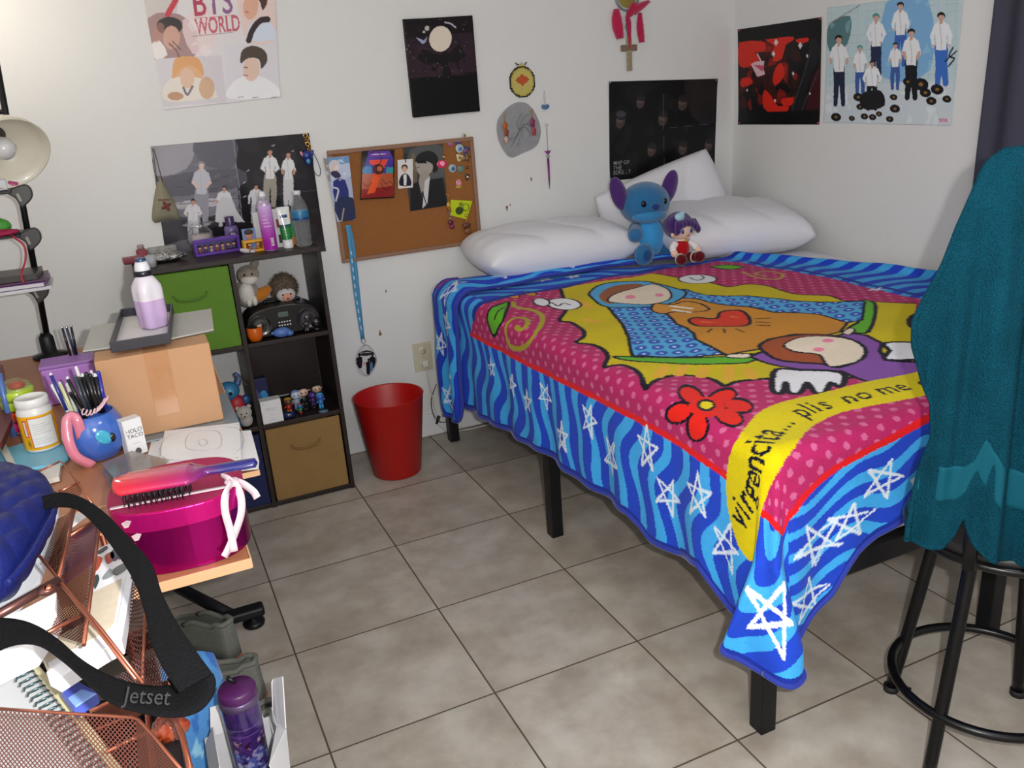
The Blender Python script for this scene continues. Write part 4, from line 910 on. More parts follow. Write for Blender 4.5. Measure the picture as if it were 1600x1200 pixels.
# outlet
o_ = thing('wall_outlet', 'cream double wall outlet low on the back wall beside the bed', 'outlet', tuple(at(661, 577, 1, YW)))
c_ = (at(643, 537, 1, YW)+at(677, 577, 1, YW))/2
IV = C_('#c3bda6', .4)
obj('cover_plate', MB().box((c_.x, YW-.003, c_.z), (.082, .006, .126), bev=.002), IV, o_)
for s_ in (-1, 1):
    so = obj('socket', MB().lathe([(0, 0), (.0165, 0), (.0165, .003), (0, .003)], (c_.x, YW-.005, c_.z+s_*.028), (PI/2, 0, 0), 24), C_('#d2ccb8', .35), o_)
    for dx in (-.006, .006): obj('slot', MB().box((c_.x+dx, YW-.0084, c_.z+s_*.028+.003), (.0022, .0012, .009)), C_('#1a1a1a', .6), so)
obj('screw', MB().ell((c_.x, YW-.007, c_.z), (.003, .001, .003)), SIL, o_)
pl = thing('power_plug', 'white plug in the outlet with a cord running to the floor', 'plug', (c_.x, YW-.03, c_.z-.045))
WC = C_('#cfcfc8', .45)
obj('plug_body', MB().box((c_.x+.002, YW-.022, c_.z-.026), (.026, .024, .03), bev=.005), WC, pl)
obj('cord', MB().tube([(c_.x+.002, YW-.03, c_.z-.035), (c_.x+.006, YW-.035, c_.z-.12), (c_.x+.02, YW-.03, c_.z-.22), (c_.x+.02, YW-.03, c_.z-.3), at(690, 668, 1, YW-.03), at(702, 674, 2, .004), at(745, 668, 2, .004), at(800, 652, 2, .004)], .0025, 8, smooth=8), WC, pl)
t_ = thing('cable', 'thin black cable looping behind the bed leg by the outlet', 'cable', tuple(at(680, 650, 2, 0)))
BK = C_('#121214', .45)
obj('cord', MB().tube([at(682, 600, 1, YW-.02), at(674, 625, 1, YW-.025), at(678, 650, 1, YW-.03), at(690, 660, 1, YW-.03), at(703, 658, 1, YW-.03), at(712, 667, 2, .004), at(722, 668, 2, .004)], .002, 6, smooth=6), BK, t_)
obj('plug_body', MB().cyl(at(682, 662, 1, YW-.03), at(686, 650, 1, YW-.03), .006, .008), BK, t_)

# stains on the wall paint are marks of their own, kept thin
for i, (x, y, w_) in enumerate([(792, 325, .008), (797, 320, .004), (830, 280, .006), (594, 521, .009), (603, 455, .005)]):
    P = at(x, y, 1, YW); tag(obj('stain', MB().ell((P.x, YW-.0005, P.z), (w_*.6, .001, w_*1.3), u=12, v=8, fn=lambda q: 1+.3*math.sin(3*math.atan2(q.z, q.x)+i)), C_('#7c5632', .7)),
    ['brown scuff on the wall between corkboard and bed, larger of a close pair', 'tiny brown fleck right beside the larger scuff near the left pillow', 'small tan scuff left of the purple sword keyring', 'brown drip mark on the wall above the red bin', 'faint brown fleck on the wall below the corkboard'][i], 'stain')
# ================================================================ cork board and what hangs on it
CKZ = YW-.016
cb = thing('cork_board', 'cork notice board in a thin brown frame on the back wall', 'notice board', tuple(at(640, 400, 1, YW)))
x0, x1 = at(511, 236, 1, CKZ).x, at(739, 207, 1, CKZ).x; z1 = at(511, 236, 1, CKZ).z; z0 = at(540, 411, 1, CKZ).z
x1 = (at(739, 207, 1, CKZ).x+at(753, 375, 1, CKZ).x)/2
FRM = mat('frame_wood', '#8a6650', .5, var=.15, vscale=40)
for a_, b_, s_ in [((x0+x1)/2, z1-.008, (x1-x0, .016)), ((x0+x1)/2, z0+.008, (x1-x0, .016)), (x0+.008, (z0+z1)/2, (.016, z1-z0-.032)), (x1-.008, (z0+z1)/2, (.016, z1-z0-.032))]:
    obj('frame_rail', MB().box((a_, YW-.009, b_), (s_[0], .018, s_[1]), bev=.003), FRM, cb)
obj('cork_panel', MB().box(((x0+x1)/2, YW-.005, (z0+z1)/2), (x1-x0-.02, .008, z1-z0-.02)), mat('cork', '#8e5a2a', .85, var=.2, vscale=180, bump=.3, bscale=300), cb)
CK = YW-.010
def cork_sheet(name, px, label, cat, base, fn, rough=.3, coat=.2, step=.0016, y=CK-.004, th=.0008):
    s = Sheet([at(x, yy, 1, y) for x, yy in px], base=base, step=step); fn(s.p, s); o = s.build(name, paper(rough, coat), th=th); tag(o, label, cat); return o
def f1(p, s):
    p.poly([(505, 248), (516, 247), (523, 294), (512, 288)], '#8e8a86'); p.poly([(513, 246), (545, 244), (550, 280), (520, 300)], '#b9c4dc', 0); p.poly([(513, 246), (545, 244), (546, 258), (514, 262)], '#5a8ac0', 0, .8)
    p.ell(523, 262, 9, 11, '#ccc8cc'); p.ell(525, 268, 6, 7, '#d8bcb8'); p.poly([(517, 275), (527, 272), (534, 282), (524, 285)], '#3a3050', 2); p.poly([(522, 290), (540, 288), (546, 320), (526, 324)], '#2c3478', 2); p.poly([(524, 318), (552, 315), (556, 342), (530, 345)], '#2a3458', 2); p.line([(523, 300), (530, 304), (526, 320)], '#c8c8d4', .006); p.line([(534, 345), (538, 330)], '#a89878', .006); p.blotch('#e2e6ee', 12, .008, (.0, 0, .1, .1), .6)
cork_sheet('picture_card', [(505, 247), (545, 243.5), (556, 343), (527, 347)], 'tall blue fantasy figure card over the left edge of the cork board', 'card', '#a9b0c8', f1, y=YW-.021)
# drawstring pouch with a printed 7
DP = thing('drawstring_pouch', 'purple and orange printed pouch with a red 7 on the cork board', 'pouch', tuple(at(590, 311, 1, CK)))
s = Sheet([at(x, y, 1, CK-.014) for x, y in [(566, 236), (616, 234), (616, 309), (563, 312)]], base='#1a1016', step=.0014); p = s.p
s.co = s.co+np.array([0, -1, 0])*(.010*np.sin(np.linspace(0, PI, s.nu))[None, :]*np.sin(np.linspace(0, PI, s.nv))[:, None]).reshape(-1, 1)
p.poly([(576, 236), (608, 235), (614, 246), (614, 270), (567, 270), (570, 256)], '#4a3a98', 0); p.poly([(578, 236), (607, 236), (610, 243), (575, 246)], '#6a3aa0', 0); p.line([(580, 241), (602, 240)], '#c8b8d8', .003, 0); p.poly([(568, 260), (578, 258), (580, 269), (567, 270)], '#3a7ab0', 2); p.poly([(603, 260), (614, 260), (614, 269), (602, 269)], '#3a9aa0', 0); p.poly([(566, 270), (614, 269), (615, 290), (565, 295)], '#b0583a', 0); p.poly([(565, 295), (615, 289), (615, 307), (564, 310)], '#8a2424', 0)
p.poly([(576, 249), (606, 248), (602, 256), (598, 258), (578, 256)], '#e0483a', 0); p.poly([(582, 273), (592, 275), (585, 300), (573, 303), (577, 290)], '#e4582a', 0); p.poly([(590, 256), (601, 258), (592, 275), (582, 273)], '#d84a2a', 0); p.ell(590, 263, 9, 8, '#4a1c14'); p.ell(592, 262, 4, 4, '#c06040')
for q in [[(567, 285), (574, 290), (580, 284)], [(596, 278), (602, 286), (609, 282), (614, 288)], [(594, 283), (598, 292), (604, 296), (610, 290)]]: p.line(q, '#3a1a2a', .0022, 4)
s.build('pouch_front', paper(.35, .3), DP, th=.010)
obj('drawstring', MB().tube([at(578, 240, 1, CK-.02), at(590, 236, 1, CK-.024), at(596, 250, 1, CK-.03), at(588, 262, 1, CK-.032)], .0012, 6, smooth=5), BK, DP)
s = Sheet([at(x, y, 1, CK-.003) for x, y in [(629, 229), (691, 223), (699, 321), (641, 330)]], base='#3c3e40', step=.0016); p = s.p
p.poly([(640, 235), (690, 228), (696, 280), (650, 270)], '#5c605f', 3, .7); p.poly([(642, 245), (650, 246), (652, 300), (645, 300)], '#8a7250', 2, .6)
p.poly([(648, 252), (656, 240), (672, 236), (684, 246), (684, 266), (676, 270), (676, 256), (660, 256)], '#1c1c1e', 3); p.poly([(650, 254), (664, 252), (676, 258), (674, 270), (660, 276), (652, 268)], '#a09a92', 3); p.poly([(650, 250), (664, 250), (668, 256), (652, 256)], '#101012', 0); p.line([(650, 263), (655, 262)], '#6a4a44', .003, 0)
p.poly([(656, 276), (666, 266), (672, 282), (662, 300), (654, 300)], '#9a938a', 2); p.poly([(641, 290), (654, 284), (660, 310), (672, 282), (692, 278), (699, 321), (641, 330)], '#1c1d20', 0); p.poly([(664, 284), (672, 276), (668, 318), (660, 326)], '#c8c8ca', 0); p.line([(660, 300), (664, 312), (668, 326)], '#241a1c', .004)
po = s.build('photo_card', paper(.3, .2)); tag(po, 'grey photo of a dark-haired person in a blindfold on the cork board', 'photo')
lt = thing('luggage_tag', 'small white tag card with a portrait clipped beside the grey photo', 'tag', tuple(at(633, 294, 1, CK)))
s = Sheet([at(x, y, 1, CK-.008) for x, y in [(621, 250), (645, 248), (645, 293), (622, 295)]], base='#d8d4d4', step=.0012); p = s.p
p.ell(632, 262, 5, 5, '#4a3428'); p.ell(632, 265, 3.6, 5, '#d0a890'); p.poly([(624, 290), (625, 278), (630, 272), (636, 272), (641, 279), (642, 290)], '#1c1c2c', 2); p.poly([(630, 273), (635, 273), (635, 290), (631, 290)], '#d8d8dc', 0)
s.build('card', paper(.3, .2), lt); obj('clip', ring(MB(), at(633, 244, 1, CK-.012), .008, .0014).tube([at(633, 246, 1, CK-.01), at(634, 254, 1, CK-.011)], .002, 6), mat('dark_steel', '#4a4a50', .3, metal=1), lt)
# enamel pins and small charms at the board's right side
def pin_(x, y, r, base, spot, label, fn=None, ry=None, sx=1.0):
    P = at(x, y, 1, CK-.003); k = r/375
    t_ = thing('lapel_pin', label, 'pin', (P.x, P.y, P.z-k), 'pins on the cork board')
    obj('badge', MB().ell(P, (k*sx, .003, (ry or r)/375), u=24, v=12, fn=fn), C_(base, .25, coat=.5), t_)
    obj('emblem', MB().ell(P+Vector((k*.1, -.0022, -k*.1)), (k*.5*sx, .0018, k*.45), u=14, v=8), C_(spot, .3), t_)
    return t_
star5 = lambda q: 1+.28*math.cos(5*math.atan2(q.z, q.x)); blob = lambda q: 1+.2*math.sin(3*math.atan2(q.z, q.x)+1); sq = lambda q: min(1.25, 1/max(abs(q.x), abs(q.z), .1))
pin_(704, 224, 5, '#b04a6a', '#7a78b8', 'round pink and violet badge near the top right corner of the cork board')
pin_(716, 221, 5, '#25408c', '#2d4ea8', 'dark blue rectangular pin beside the pink and violet badge', sq, 3.2)
pin_(718, 232, 6.5, '#9fb6c4', '#5a6aa0', 'round silvery blue badge under the dark blue rectangular pin')
pin_(728, 234, 5.5, '#2c3c78', '#9a3a5a', 'navy and red irregular pin touching the silvery blue badge', blob)
pin_(718, 246, 5.5, '#c8b890', '#8e5a2a', 'pale crescent shaped pin left of a brown bunch', blob)
pin_(729, 246, 6, '#5a3c20', '#8c6a30', 'dark brown bunched pin right of the pale crescent pin', star5)
pin_(707, 263, 6.5, '#8fa8b4', '#3a5a84', 'round pale blue badge with a dark blue mark right of the pink heart')
pin_(720, 264, 5, '#5f7a70', '#8a7474', 'square green and grey pin right of the pale blue badge', sq, 5)
pin_(730, 262, 2.4, '#3a1a14', '#5a2a1c', 'tiny dark red pin at the right frame of the cork board')
pin_(730, 276, 4, '#1a1418', '#d8c8c0', 'small black and white pin near the right frame', blob, 5)
pin_(717, 286, 5, '#c87a88', '#d8a0a8', 'pink egg shaped pin on a yellow curve', None, 6)
pin_(717, 292, 6, '#b89a20', '#a88a1c', 'yellow curved pin beneath the pink egg shaped pin', None, 2)
pin_(725, 212, 3.6, '#b8a888', '#7a6a50', 'small round cream tack at the top right of the cork board frame')
pin_(690, 255, 8.5, '#d0285a', '#f0a0b8', 'shiny pink heart pin over the corner of the grey photo', lambda q: 1+.25*abs(math.cos(math.atan2(q.z, q.x)-PI/2)) if q.z < 0 else 1-.15*abs(math.sin(math.atan2(q.z, q.x))), 6)
pin_(694, 245, 3.5, '#7a2430', '#c8a030', 'tiny red and yellow figure pin above the pink heart')
kt = thing('keyring_tag', 'neon yellow keyring tag with dark print on the cork board', 'keyring', tuple(at(718, 340, 1, CK)))
s = Sheet([at(x, y, 1, CK-.005) for x, y in [(704, 312), (738, 314), (729, 343), (703, 336)]], base='#b8c818', step=.0012); p = s.p
p.ell(716, 330, 6, 6, '#3a4a20'); p.ell(718, 320, 3.5, 4, '#7a8a20'); s.build('tag_face', paper(.3, .3), kt)
obj('split_ring', ring(MB(), at(728, 324, 1, CK-.012), .014, .0012), mat('dark_steel', '#4a4a50', .3, metal=1), kt)
charm('hanging_charm', 'gold bead chain charm hanging between the grey photo and the yellow tag', 699, 302, 332, ['#c8a040', '#8a5a28'], yw=CK, metal=GOLD, size=.008)
charm('hanging_charm', 'dark magenta charm low on the right of the cork board', 703, 330, 358, ['#5c0f3a', '#7a1548'], yw=CK-.004, size=.012)
charm('hanging_charm', 'brown and gold winged charm below the neon yellow tag', 728, 334, 366, ['#5a2a1c', '#7a4a2c'], yw=CK-.016, metal=GOLD, size=.018)
# lanyard and badge
ly = thing('lanyard', 'light blue lanyard hanging from the cork board with an oval photo badge', 'lanyard', tuple(at(570, 588, 1, YW-.02)))
LBm = C_('#4f92bd', .6); q0 = at(543, 352, 1, YW-.03)
b = MB()
def strap(b, pts, w_, th, flat):
    pts = cr(pts, 6); P = [Vector(p) for p in pts]; f = Vector(flat); fs = []
    V = []
    for i, q in enumerate(P):
        t_ = (P[min(i+1, len(P)-1)]-P[max(i-1, 0)]).normalized(); sd = t_.cross(f).normalized(); n_ = sd.cross(t_).normalized()
        V += [q+sd*w_/2+n_*th/2, q-sd*w_/2+n_*th/2, q-sd*w_/2-n_*th/2, q+sd*w_/2-n_*th/2]
    for i in range(len(P)-1):
        for k in range(4): fs.append((i*4+k, i*4+(k+1) % 4, i*4+4+(k+1) % 4, i*4+4+k))
    fs += [(0, 1, 2, 3), tuple(len(V)-4+k for k in (3, 2, 1, 0))]
    b._geo(V, fs); return b
strap(b, [at(543, 352, 1, YW-.03), at(547, 380, 1, YW-.022), at(556, 460, 1, YW-.012), at(567, 530, 1, YW-.01)], .016, .0016, (0, 1, 0))
strap(b, [at(545, 352, 1, YW-.026), at(552, 385, 1, YW-.018), at(560, 460, 1, YW-.008), at(567, 530, 1, YW-.008)], .014, .0016, (0, 1, 0))
obj('strap', b, LBm, ly)
WL = C_('#b8d0e0', .6)
for i, yy in enumerate(range(395, 525, 13)):
    xx = np.interp(yy, [380, 460, 530], [547, 556, 567]); P = at(xx, yy, 1, YW-.0145 if yy > 440 else YW-.022); obj('print_mark', MB().box(P, (.005, .0008, .016), rot=(0, R_(-6), 0)), WL, ly)
obj('clasp', ring(MB(), at(568, 533, 1, YW-.01), .009, .0016).tube([at(568, 536, 1, YW-.01), at(570, 541, 1, YW-.01)], .0018, 6), SIL, ly)
s = Sheet([at(x, y, 1, YW-.009) for x, y in [(554, 540), (587, 537), (590, 585), (557, 589)]], base='#c9c9cb', step=.0013); p = s.p
cx, cz = s.W/2, s.H/2
# oval badge: keep only the part inside a rounded outline
s.co = s.co.copy(); U_ = (s.p.P[:, 0]-cx)/cx; V_ = (s.p.P[:, 1]-cz)/cz
kk = np.sqrt(np.clip(1-.5*V_**2, .3, 1)); k2 = np.sqrt(np.clip(1-.5*U_**2, .3, 1)); ctr = s.co.mean(0); du = (np.array(s.w[1])-np.array(s.w[0])); dv = (np.array(s.w[3])-np.array(s.w[0]))
s.co = ctr+np.array(s.n)*.001+(U_*kk)[:, None]*du/2+(V_*k2)[:, None]*dv/2
p.poly([(558, 550), (574, 547), (584, 548), (584, 552), (572, 556), (560, 554)], '#2a2a2e', 2); p.line([(562, 551), (580, 550)], '#c9c9cb', .002, 0)
for x, y in [(561, 560), (582, 560), (576, 568)]: p.ell(x, y-6, 2, 2.5, '#2a1c18'); p.poly([(x-4, y-3), (x+4, y-3), (x+5, y+6), (x+3, y+16), (x-3, y+16), (x-4, y+4)], '#1c1e26', 2)
p.ell(569, 568, 2.2, 3, '#caa48c'); p.poly([(578, 566), (582, 566), (584, 580), (579, 582)], '#5a7aa0')
s.p.seg([(s.W/2+s.W*.49*math.cos(t), s.H/2+s.H*.495*math.sin(t)) for t in np.linspace(0, 6.4, 40)], '#6a6a70', .003)
s.build('photo_badge', paper(.25, .4), ly, th=.002)

# ================================================================ cube bookshelf
ESP = mat('espresso_wood', '#1f1411', .42, var=.18, vscale=18, spec=.4)
SX1 = .417; PT = .0125; SF = -.317; SB = -.022+.0; SXL = -.198; SH = .946
sh = thing('bookshelf', 'dark espresso cube bookshelf with three rows against the back wall', 'bookshelf', ((SX1+SXL)/2, (SF+SB)/2, 0))
D_ = SB-SF; ym = (SF+SB)/2; xm = .107  # divider centre
def pan(n, c, s_): obj(n, MB().box(c, s_, bev=.0012), ESP, sh)
for x in (SX1-.008, xm, SXL+.008): pan('side_panel' if x != xm else 'divider', (x, ym, SH/2-.008), (.016, D_, SH-.016))
pan('top_panel', ((SX1+SXL)/2, ym, SH-.0085), (SX1-SXL+.004, D_+.004, .016))
rows_ = [SH-.016, .645, .335, .018]
for z in (.632, .322, .012):
    for a_, b_ in [(SXL+.016, xm-.008), (xm+.008, SX1-.016)]: pan('shelf_board', ((a_+b_)/2, ym, z), (b_-a_, D_-.002, .016))
pan('back_panel', ((xm+SX1)/2, SB-.002, .48), (SX1-xm-.034, .004, .29))
pan('kick_panel', ((SXL+SX1)/2, SF+.012, .004), (SX1-SXL-.032, .012, .008))
def bin_(label, xa, xb, za, zb, color, handle, depth=.26, proud=.004):
    t_ = thing('fabric_bin', label, 'storage bin', ((xa+xb)/2, SF+depth/2, za)); m = mat('bin_'+color, color, .85, var=.1, vscale=12, bump=.25, bscale=420)
    b = MB(); w_ = .004
    b.box(((xa+xb)/2, SF+proud, (za+zb)/2), (xb-xa, w_, zb-za), bev=.0015).box(((xa+xb)/2, SF+depth, (za+zb)/2), (xb-xa, w_, zb-za), bev=.0015)
    b.box((xa+w_/2, SF+depth/2, (za+zb)/2), (w_, depth, zb-za), bev=.001).box((xb-w_/2, SF+depth/2, (za+zb)/2), (w_, depth, zb-za), bev=.001).box(((xa+xb)/2, SF+depth/2, za+.003), (xb-xa, depth, .005))
    obj('bin_body', b, m, t_)
    hz = zb-.075
    obj('handle', MB().tube([((xa+xb)/2-.055, SF+proud-.003, hz), ((xa+xb)/2-.04, SF+proud-.010, hz-.016), ((xa+xb)/2, SF+proud-.012, hz-.022), ((xa+xb)/2+.04, SF+proud-.010, hz-.016), ((xa+xb)/2+.055, SF+proud-.003, hz)],   .0035, 8, smooth=5), mat('bin_'+handle, handle, .85), t_); return t_
bin_('green fabric bin in the top left cube of the bookshelf', SXL+.02, xm-.011, .642, SH-.022, '#567f22', '#4a6d1f')
bin_('tan fabric bin in the bottom right cube of the bookshelf', xm+.014, SX1-.022, .0225, .308, '#87693b', '#75592f')
bin_('navy fabric bin in the bottom left cube beside the tan bin', SXL+.02, xm-.011, .0225, .300, '#141d48', '#101838')

# --- top of the bookshelf
ZT = SH
def on_top(x, y, z=ZT): return at(x, y, 2, z)
def bottle(name, label, cat, px, py, prof, body, cap=None, capm=None, extra=None, z=ZT, grp=None, seg=28, smooth=True, loc=None):
    P = loc or on_top(px, py, z); t_ = thing(name, label, cat, tuple(P), grp)
    o_ = obj('bottle_body', MB().lathe(prof, P, seg=seg), body, t_)
    if cap: obj('cap', MB().lathe(cap, P, seg=seg), capm, t_)
    if extra: extra(P, t_)
    return t_
# spray can with violet gradient
def sp(P, t_):
    s_ = .0235; n_ = 60; hh = .158; zz = np.linspace(.004, hh, 80); th = np.linspace(0, 2*PI, n_)
    Z, TH = np.meshgrid(zz, th, indexing='ij'); co = np.stack([P.x+(s_+.0006)*np.cos(TH), P.y+(s_+.0006)*np.sin(TH), P.z+Z], -1).reshape(-1, 3)
    u = (TH.ravel())*s_; v = Z.ravel(); pp = Paint(np.stack([u, v], 1), None, '#b070c8')
    k = np.clip((v-.03)/.13, 0, 1)[:, None]; pp.C = np.array(srgb('#9a1f9a'))*(1-k)+np.array(srgb('#c9b0dc'))*k
    u0 = (-PI/2-.1+2*PI)*s_
    for i in range(4): pp.raw([(u0-.014, .085+i*.012), (u0+.012-.004*i, .085+i*.012), (u0+.012-.004*i, .088+i*.012), (u0-.014, .088+i*.012)], '#d8c4e6', .7)
    pp.raw([(u0+.002, .018), (u0+.012, .018), (u0+.012, .045), (u0+.002, .045)], '#ded4e2')
    for i in range(7): pp.raw([(u0+.003, .020+i*.0034), (u0+.011, .020+i*.0034), (u0+.011, .0215+i*.0034), (u0+.003, .0215+i*.0034)], '#3a2a4a')
    fin('label_wrap', grid_mesh('label_wrap', co, n_, 80, pp.C), paper(.25, .3), t_)
    obj('nozzle', MB().lathe([(.0115, .182), (.0115, .196), (.008, .203), (0, .204)], P).cyl(P+Vector((0, 0, .196)), P+Vector((.004, -.011, .199)), .004), C_('#d8d4dc', .4), t_)
bottle('spray_can', 'tall violet and pink gradient spray can on the bookshelf top', 'spray can', 424, 391, [(0, 0), (.0215, 0), (.0235, .003), (.0235, .158), (.020, .17), (.0135, .178), (0, .18)], C_('#b8a8c4', .3, metal=.4), [(.014, .177), (.015, .18), (.0135, .188), (0, .189)], C_('#9a98a0', .35), sp)
# water bottle
WAT = mat('clear_plastic', '#f0f6fa', .12, trans=.8, ior=1.2, var=0, alpha=.4); 
prof = [(0, 0), (.022, 0), (.029, .006), (.0285, .014), (.026, .022), (.029, .03), (.0262, .038), (.029, .046), (.0265, .054), (.0285, .064), (.030, .075), (.0285, .086), (.030, .092), (.030, .125), (.0295, .132), (.024, .152), (.0145, .170), (.0115, .178), (.0115, .184)]
def wb(P, t_):
    obj('label', MB().lathe([(.0303, .094), (.0306, .095), (.0306, .124), (.0303, .125)], P, seg=36), mat('bottle_label', '#1d6f9a', .35, var=.5, vscale=40), t_)
    obj('label_band', MB().lathe([(.0307, .095), (.0309, .097), (.0309, .101), (.0307, .103)], P, seg=36), C_('#123e78', .35), t_)
bottle('water_bottle', 'clear plastic water bottle with a blue label at the shelf top right end', 'bottle', 476, 384, prof, WAT, [(.0125, .181), (.0130, .182), (.0130, .193), (.0115, .194), (0, .194)], C_('#c8ccd0', .4), wb)
# tube of cream standing on its cap
tb = thing('cream_tube', 'white and green cream tube standing on its cap between can and water bottle', 'tube', tuple(on_top(451, 387)))
P = on_top(451, 387)
obj('cap', MB().lathe([(0, 0), (.0175, 0), (.018, .002), (.0175, .03), (0, .031)], P), C_('#d8dadc', .4), tb)
def tube_pt(u, v):
    a_ = 2*PI*u; k = v; return (P.x+(.0185*(1-k)+.022*k)*math.cos(a_), P.y+(.0175*(1-k)+.0025*k)*math.sin(a_), P.z+.031+.105*v)
n_, m2 = 60, 70; co = np.array([tube_pt(i/(n_-1), j/(m2-1)) for j in range(m2) for i in range(n_)]); UU, VV = np.meshgrid(np.linspace(0, 1, n_), np.linspace(0, 1, m2)); pp = Paint(np.stack([UU.ravel(), VV.ravel()], 1), None, '#d9dcdc')
pp.C[(VV.ravel() < .42)] = srgb('#1f7434'); pp.C[(VV.ravel() > .42) & (VV.ravel() < .5)] = srgb('#1d4a50')
for i in range(3): pp.raw([(.66, .15+i*.09), (.82-.03*i, .15+i*.09), (.82-.03*i, .17+i*.09), (.66, .17+i*.09)], '#8ab89a', .8)
pp.raw([(.64, .72), (.84, .72), (.84, .82), (.64, .82)], '#24466a')
for i in range(3): pp.raw([(.68, .53+i*.055), (.80, .53+i*.055), (.80, .545+i*.055), (.68, .545+i*.055)], '#5a6a80', .8)
fin('tube_body', grid_mesh('tube_body', co, n_, m2, pp.C), paper(.3, .2), tb); obj('crimp', MB().box(P+Vector((0, 0, .139)), (.044, .003, .01), bev=.001), C_('#d0d4d4', .4), tb)
# lavender lotion bottle
LAV = C_('#6f5a94', .35)
def lv(P, t_): obj('label_disc', MB().ell(P+Vector((.002, -.0245, .045)), (.016, .003, .012)), C_('#2c2444', .4), t_); obj('label_text', MB().box(P+Vector((.002, -.0276, .045)), (.018, .001, .004)), C_('#b8a8d0', .4), t_)
bottle('lotion_bottle', 'lavender lotion bottle with a dark purple cap behind the purple box', 'bottle', 366, 372, [(0, 0), (.024, 0), (.0255, .003), (.0255, .062), (.022, .07), (.017, .073), (0, .073)], LAV, [(.0165, .072), (.0165, .104), (.0155, .107), (0, .107)], C_('#3d2c5c', .3), lv, loc=on_top(368, 386)+Vector((0, .045, 0)))
# glass jar with crinkled wrap
P = on_top(318, 390)+Vector((0, .02, 0)); jr = thing('glass_jar', 'round glass jar with clear crinkled wrap behind the purple box', 'jar', tuple(P))
GL = mat('clear_glass', '#e8ecec', .05, trans=.9, ior=1.3, var=0, alpha=.45)
obj('jar_body', MB().lathe([(0, 0), (.03, 0), (.045, .015), (.05, .035), (.046, .06), (.032, .078), (.030, .084), (.034, .086)], P, seg=36), GL, jr)
obj('filling', MB().lathe([(0, .004), (.036, .008), (.044, .03), (.04, .055), (0, .058)], P, seg=28), C_('#a89aa0', .6), jr)
obj('crinkled_wrap', MB().lathe([(.03, .08), (.045, .09), (.052, .096), (.035, .1)], P, seg=40, fn=lambda a_, z: 1+.16*math.sin(a_*7+z*90)), GL, jr)
# purple display box
def disp(name, label, tlx, trx, brx, blx, color, inner, zoff, dep, figs, wf=.011):
    """framed window box standing on the shelf top; corners are photo points of its front"""
    A = at(*blx, 2, ZT); B = at(*brx, 2, ZT); yv = (A.y+B.y)/2; u = Vector((B.x-A.x, B.y-A.y, 0)); W_ = u.length; u.normalize(); n_ = Vector((u.y, -u.x, 0)); H_ = zoff
    t_ = thing(name, label, 'box', tuple(A)); O = Vector((A.x, A.y, ZT)); m = C_(color, .4)
    Mx = Matrix((( u.x, -n_.x, 0), (u.y, -n_.y, 0), (0, 0, 1))).to_4x4()
    def bx(n, cx, cz, sx_, sz, cy, sy, mm, bev=.001): obj(n, MB().box(O+u*cx-n_*cy+Vector((0, 0, cz)), (sx_, sy, sz), rot=Mx, bev=bev), mm, t_)
    bx('frame_bottom', W_/2, wf/2, W_, wf, dep/2, dep, m); bx('frame_top', W_/2, H_-wf/2, W_, wf, dep/2, dep, m)
    bx('frame_side', wf/2, H_/2, wf, H_-2*wf, dep/2, dep, m); bx('frame_side', W_-wf/2, H_/2, wf, H_-2*wf, dep/2, dep, m)
    bx('back_card', W_/2, H_/2, W_-2*wf, H_-2*wf, dep-.003, .003, C_(inner, .5))
    for k, c in enumerate(figs):
        fx = wf+(W_-2*wf)*(k+.5)/len(figs); fz = wf; q = O+u*fx-n_*(dep*.45)+Vector((0, 0, fz)); s_ = min(.008, (W_-2*wf)/len(figs)*.42)
        f_ = obj('mini_figure', MB().lathe([(0, 0), (s_*.8, 0), (s_*.7, s_*.9), (s_*.35, s_*1.5), (0, s_*1.6)], q, seg=12), C_(c, .5), t_)
        obj('figure_head', MB().ell(q+Vector((0, 0, s_*2.2)), s_*.85, u=12, v=8), C_('#c89a80', .5), f_); obj('figure_hair', MB().ell(q+Vector((0, .001, s_*2.6)), (s_*.9, s_*.85, s_*.6), u=12, v=8), C_(['#2a1c18', '#6a3a20', '#1a1a22', '#8a6030'][k % 4], .6), f_)
    bx('window', W_/2, H_/2, W_-2*wf, H_-2*wf, .002, .0008, mat('clear_film', '#ffffff', .08, trans=1, ior=1.05, var=0, alpha=.15), 0)
    return t_
disp('display_box', 'purple window box of tiny figures on the bookshelf top', None, None, (377, 391), (307, 402), '#5b2f9c', '#5a4a8c', .055, .03, ['#8a4a3a', '#4a3a5a', '#a89a90', '#8c3a4a', '#9a8a5a', '#5a3a3a', '#3a3a4a'], .009)
disp('display_box', 'yellow window box leaning beside the violet spray can', None, None, (416, 391), (383, 396), '#d39a10', '#7a4a10', .042, .03, ['#b8601c', '#c06a20'], .0085)
P = on_top(383, 395)-Vector((0, .012, 0)); st_ = thing('squeezed_tube', 'small white squeezed tube lying in front of the yellow window box', 'tube', tuple(P))
obj('tube_body', MB().tube([P+Vector((-.014, .01, .012)), P+Vector((0, 0, .009)), P+Vector((.014, -.008, .007))], [.006, .009, .007], 12, smooth=4), C_('#b8b4bc', .4), st_); obj('tube_end', MB().box(P+Vector((.024, -.013, .006)), (.016, .006, .009), rot=(0, 0, -.5), bev=.001), C_('#b8b4bc', .4), st_)
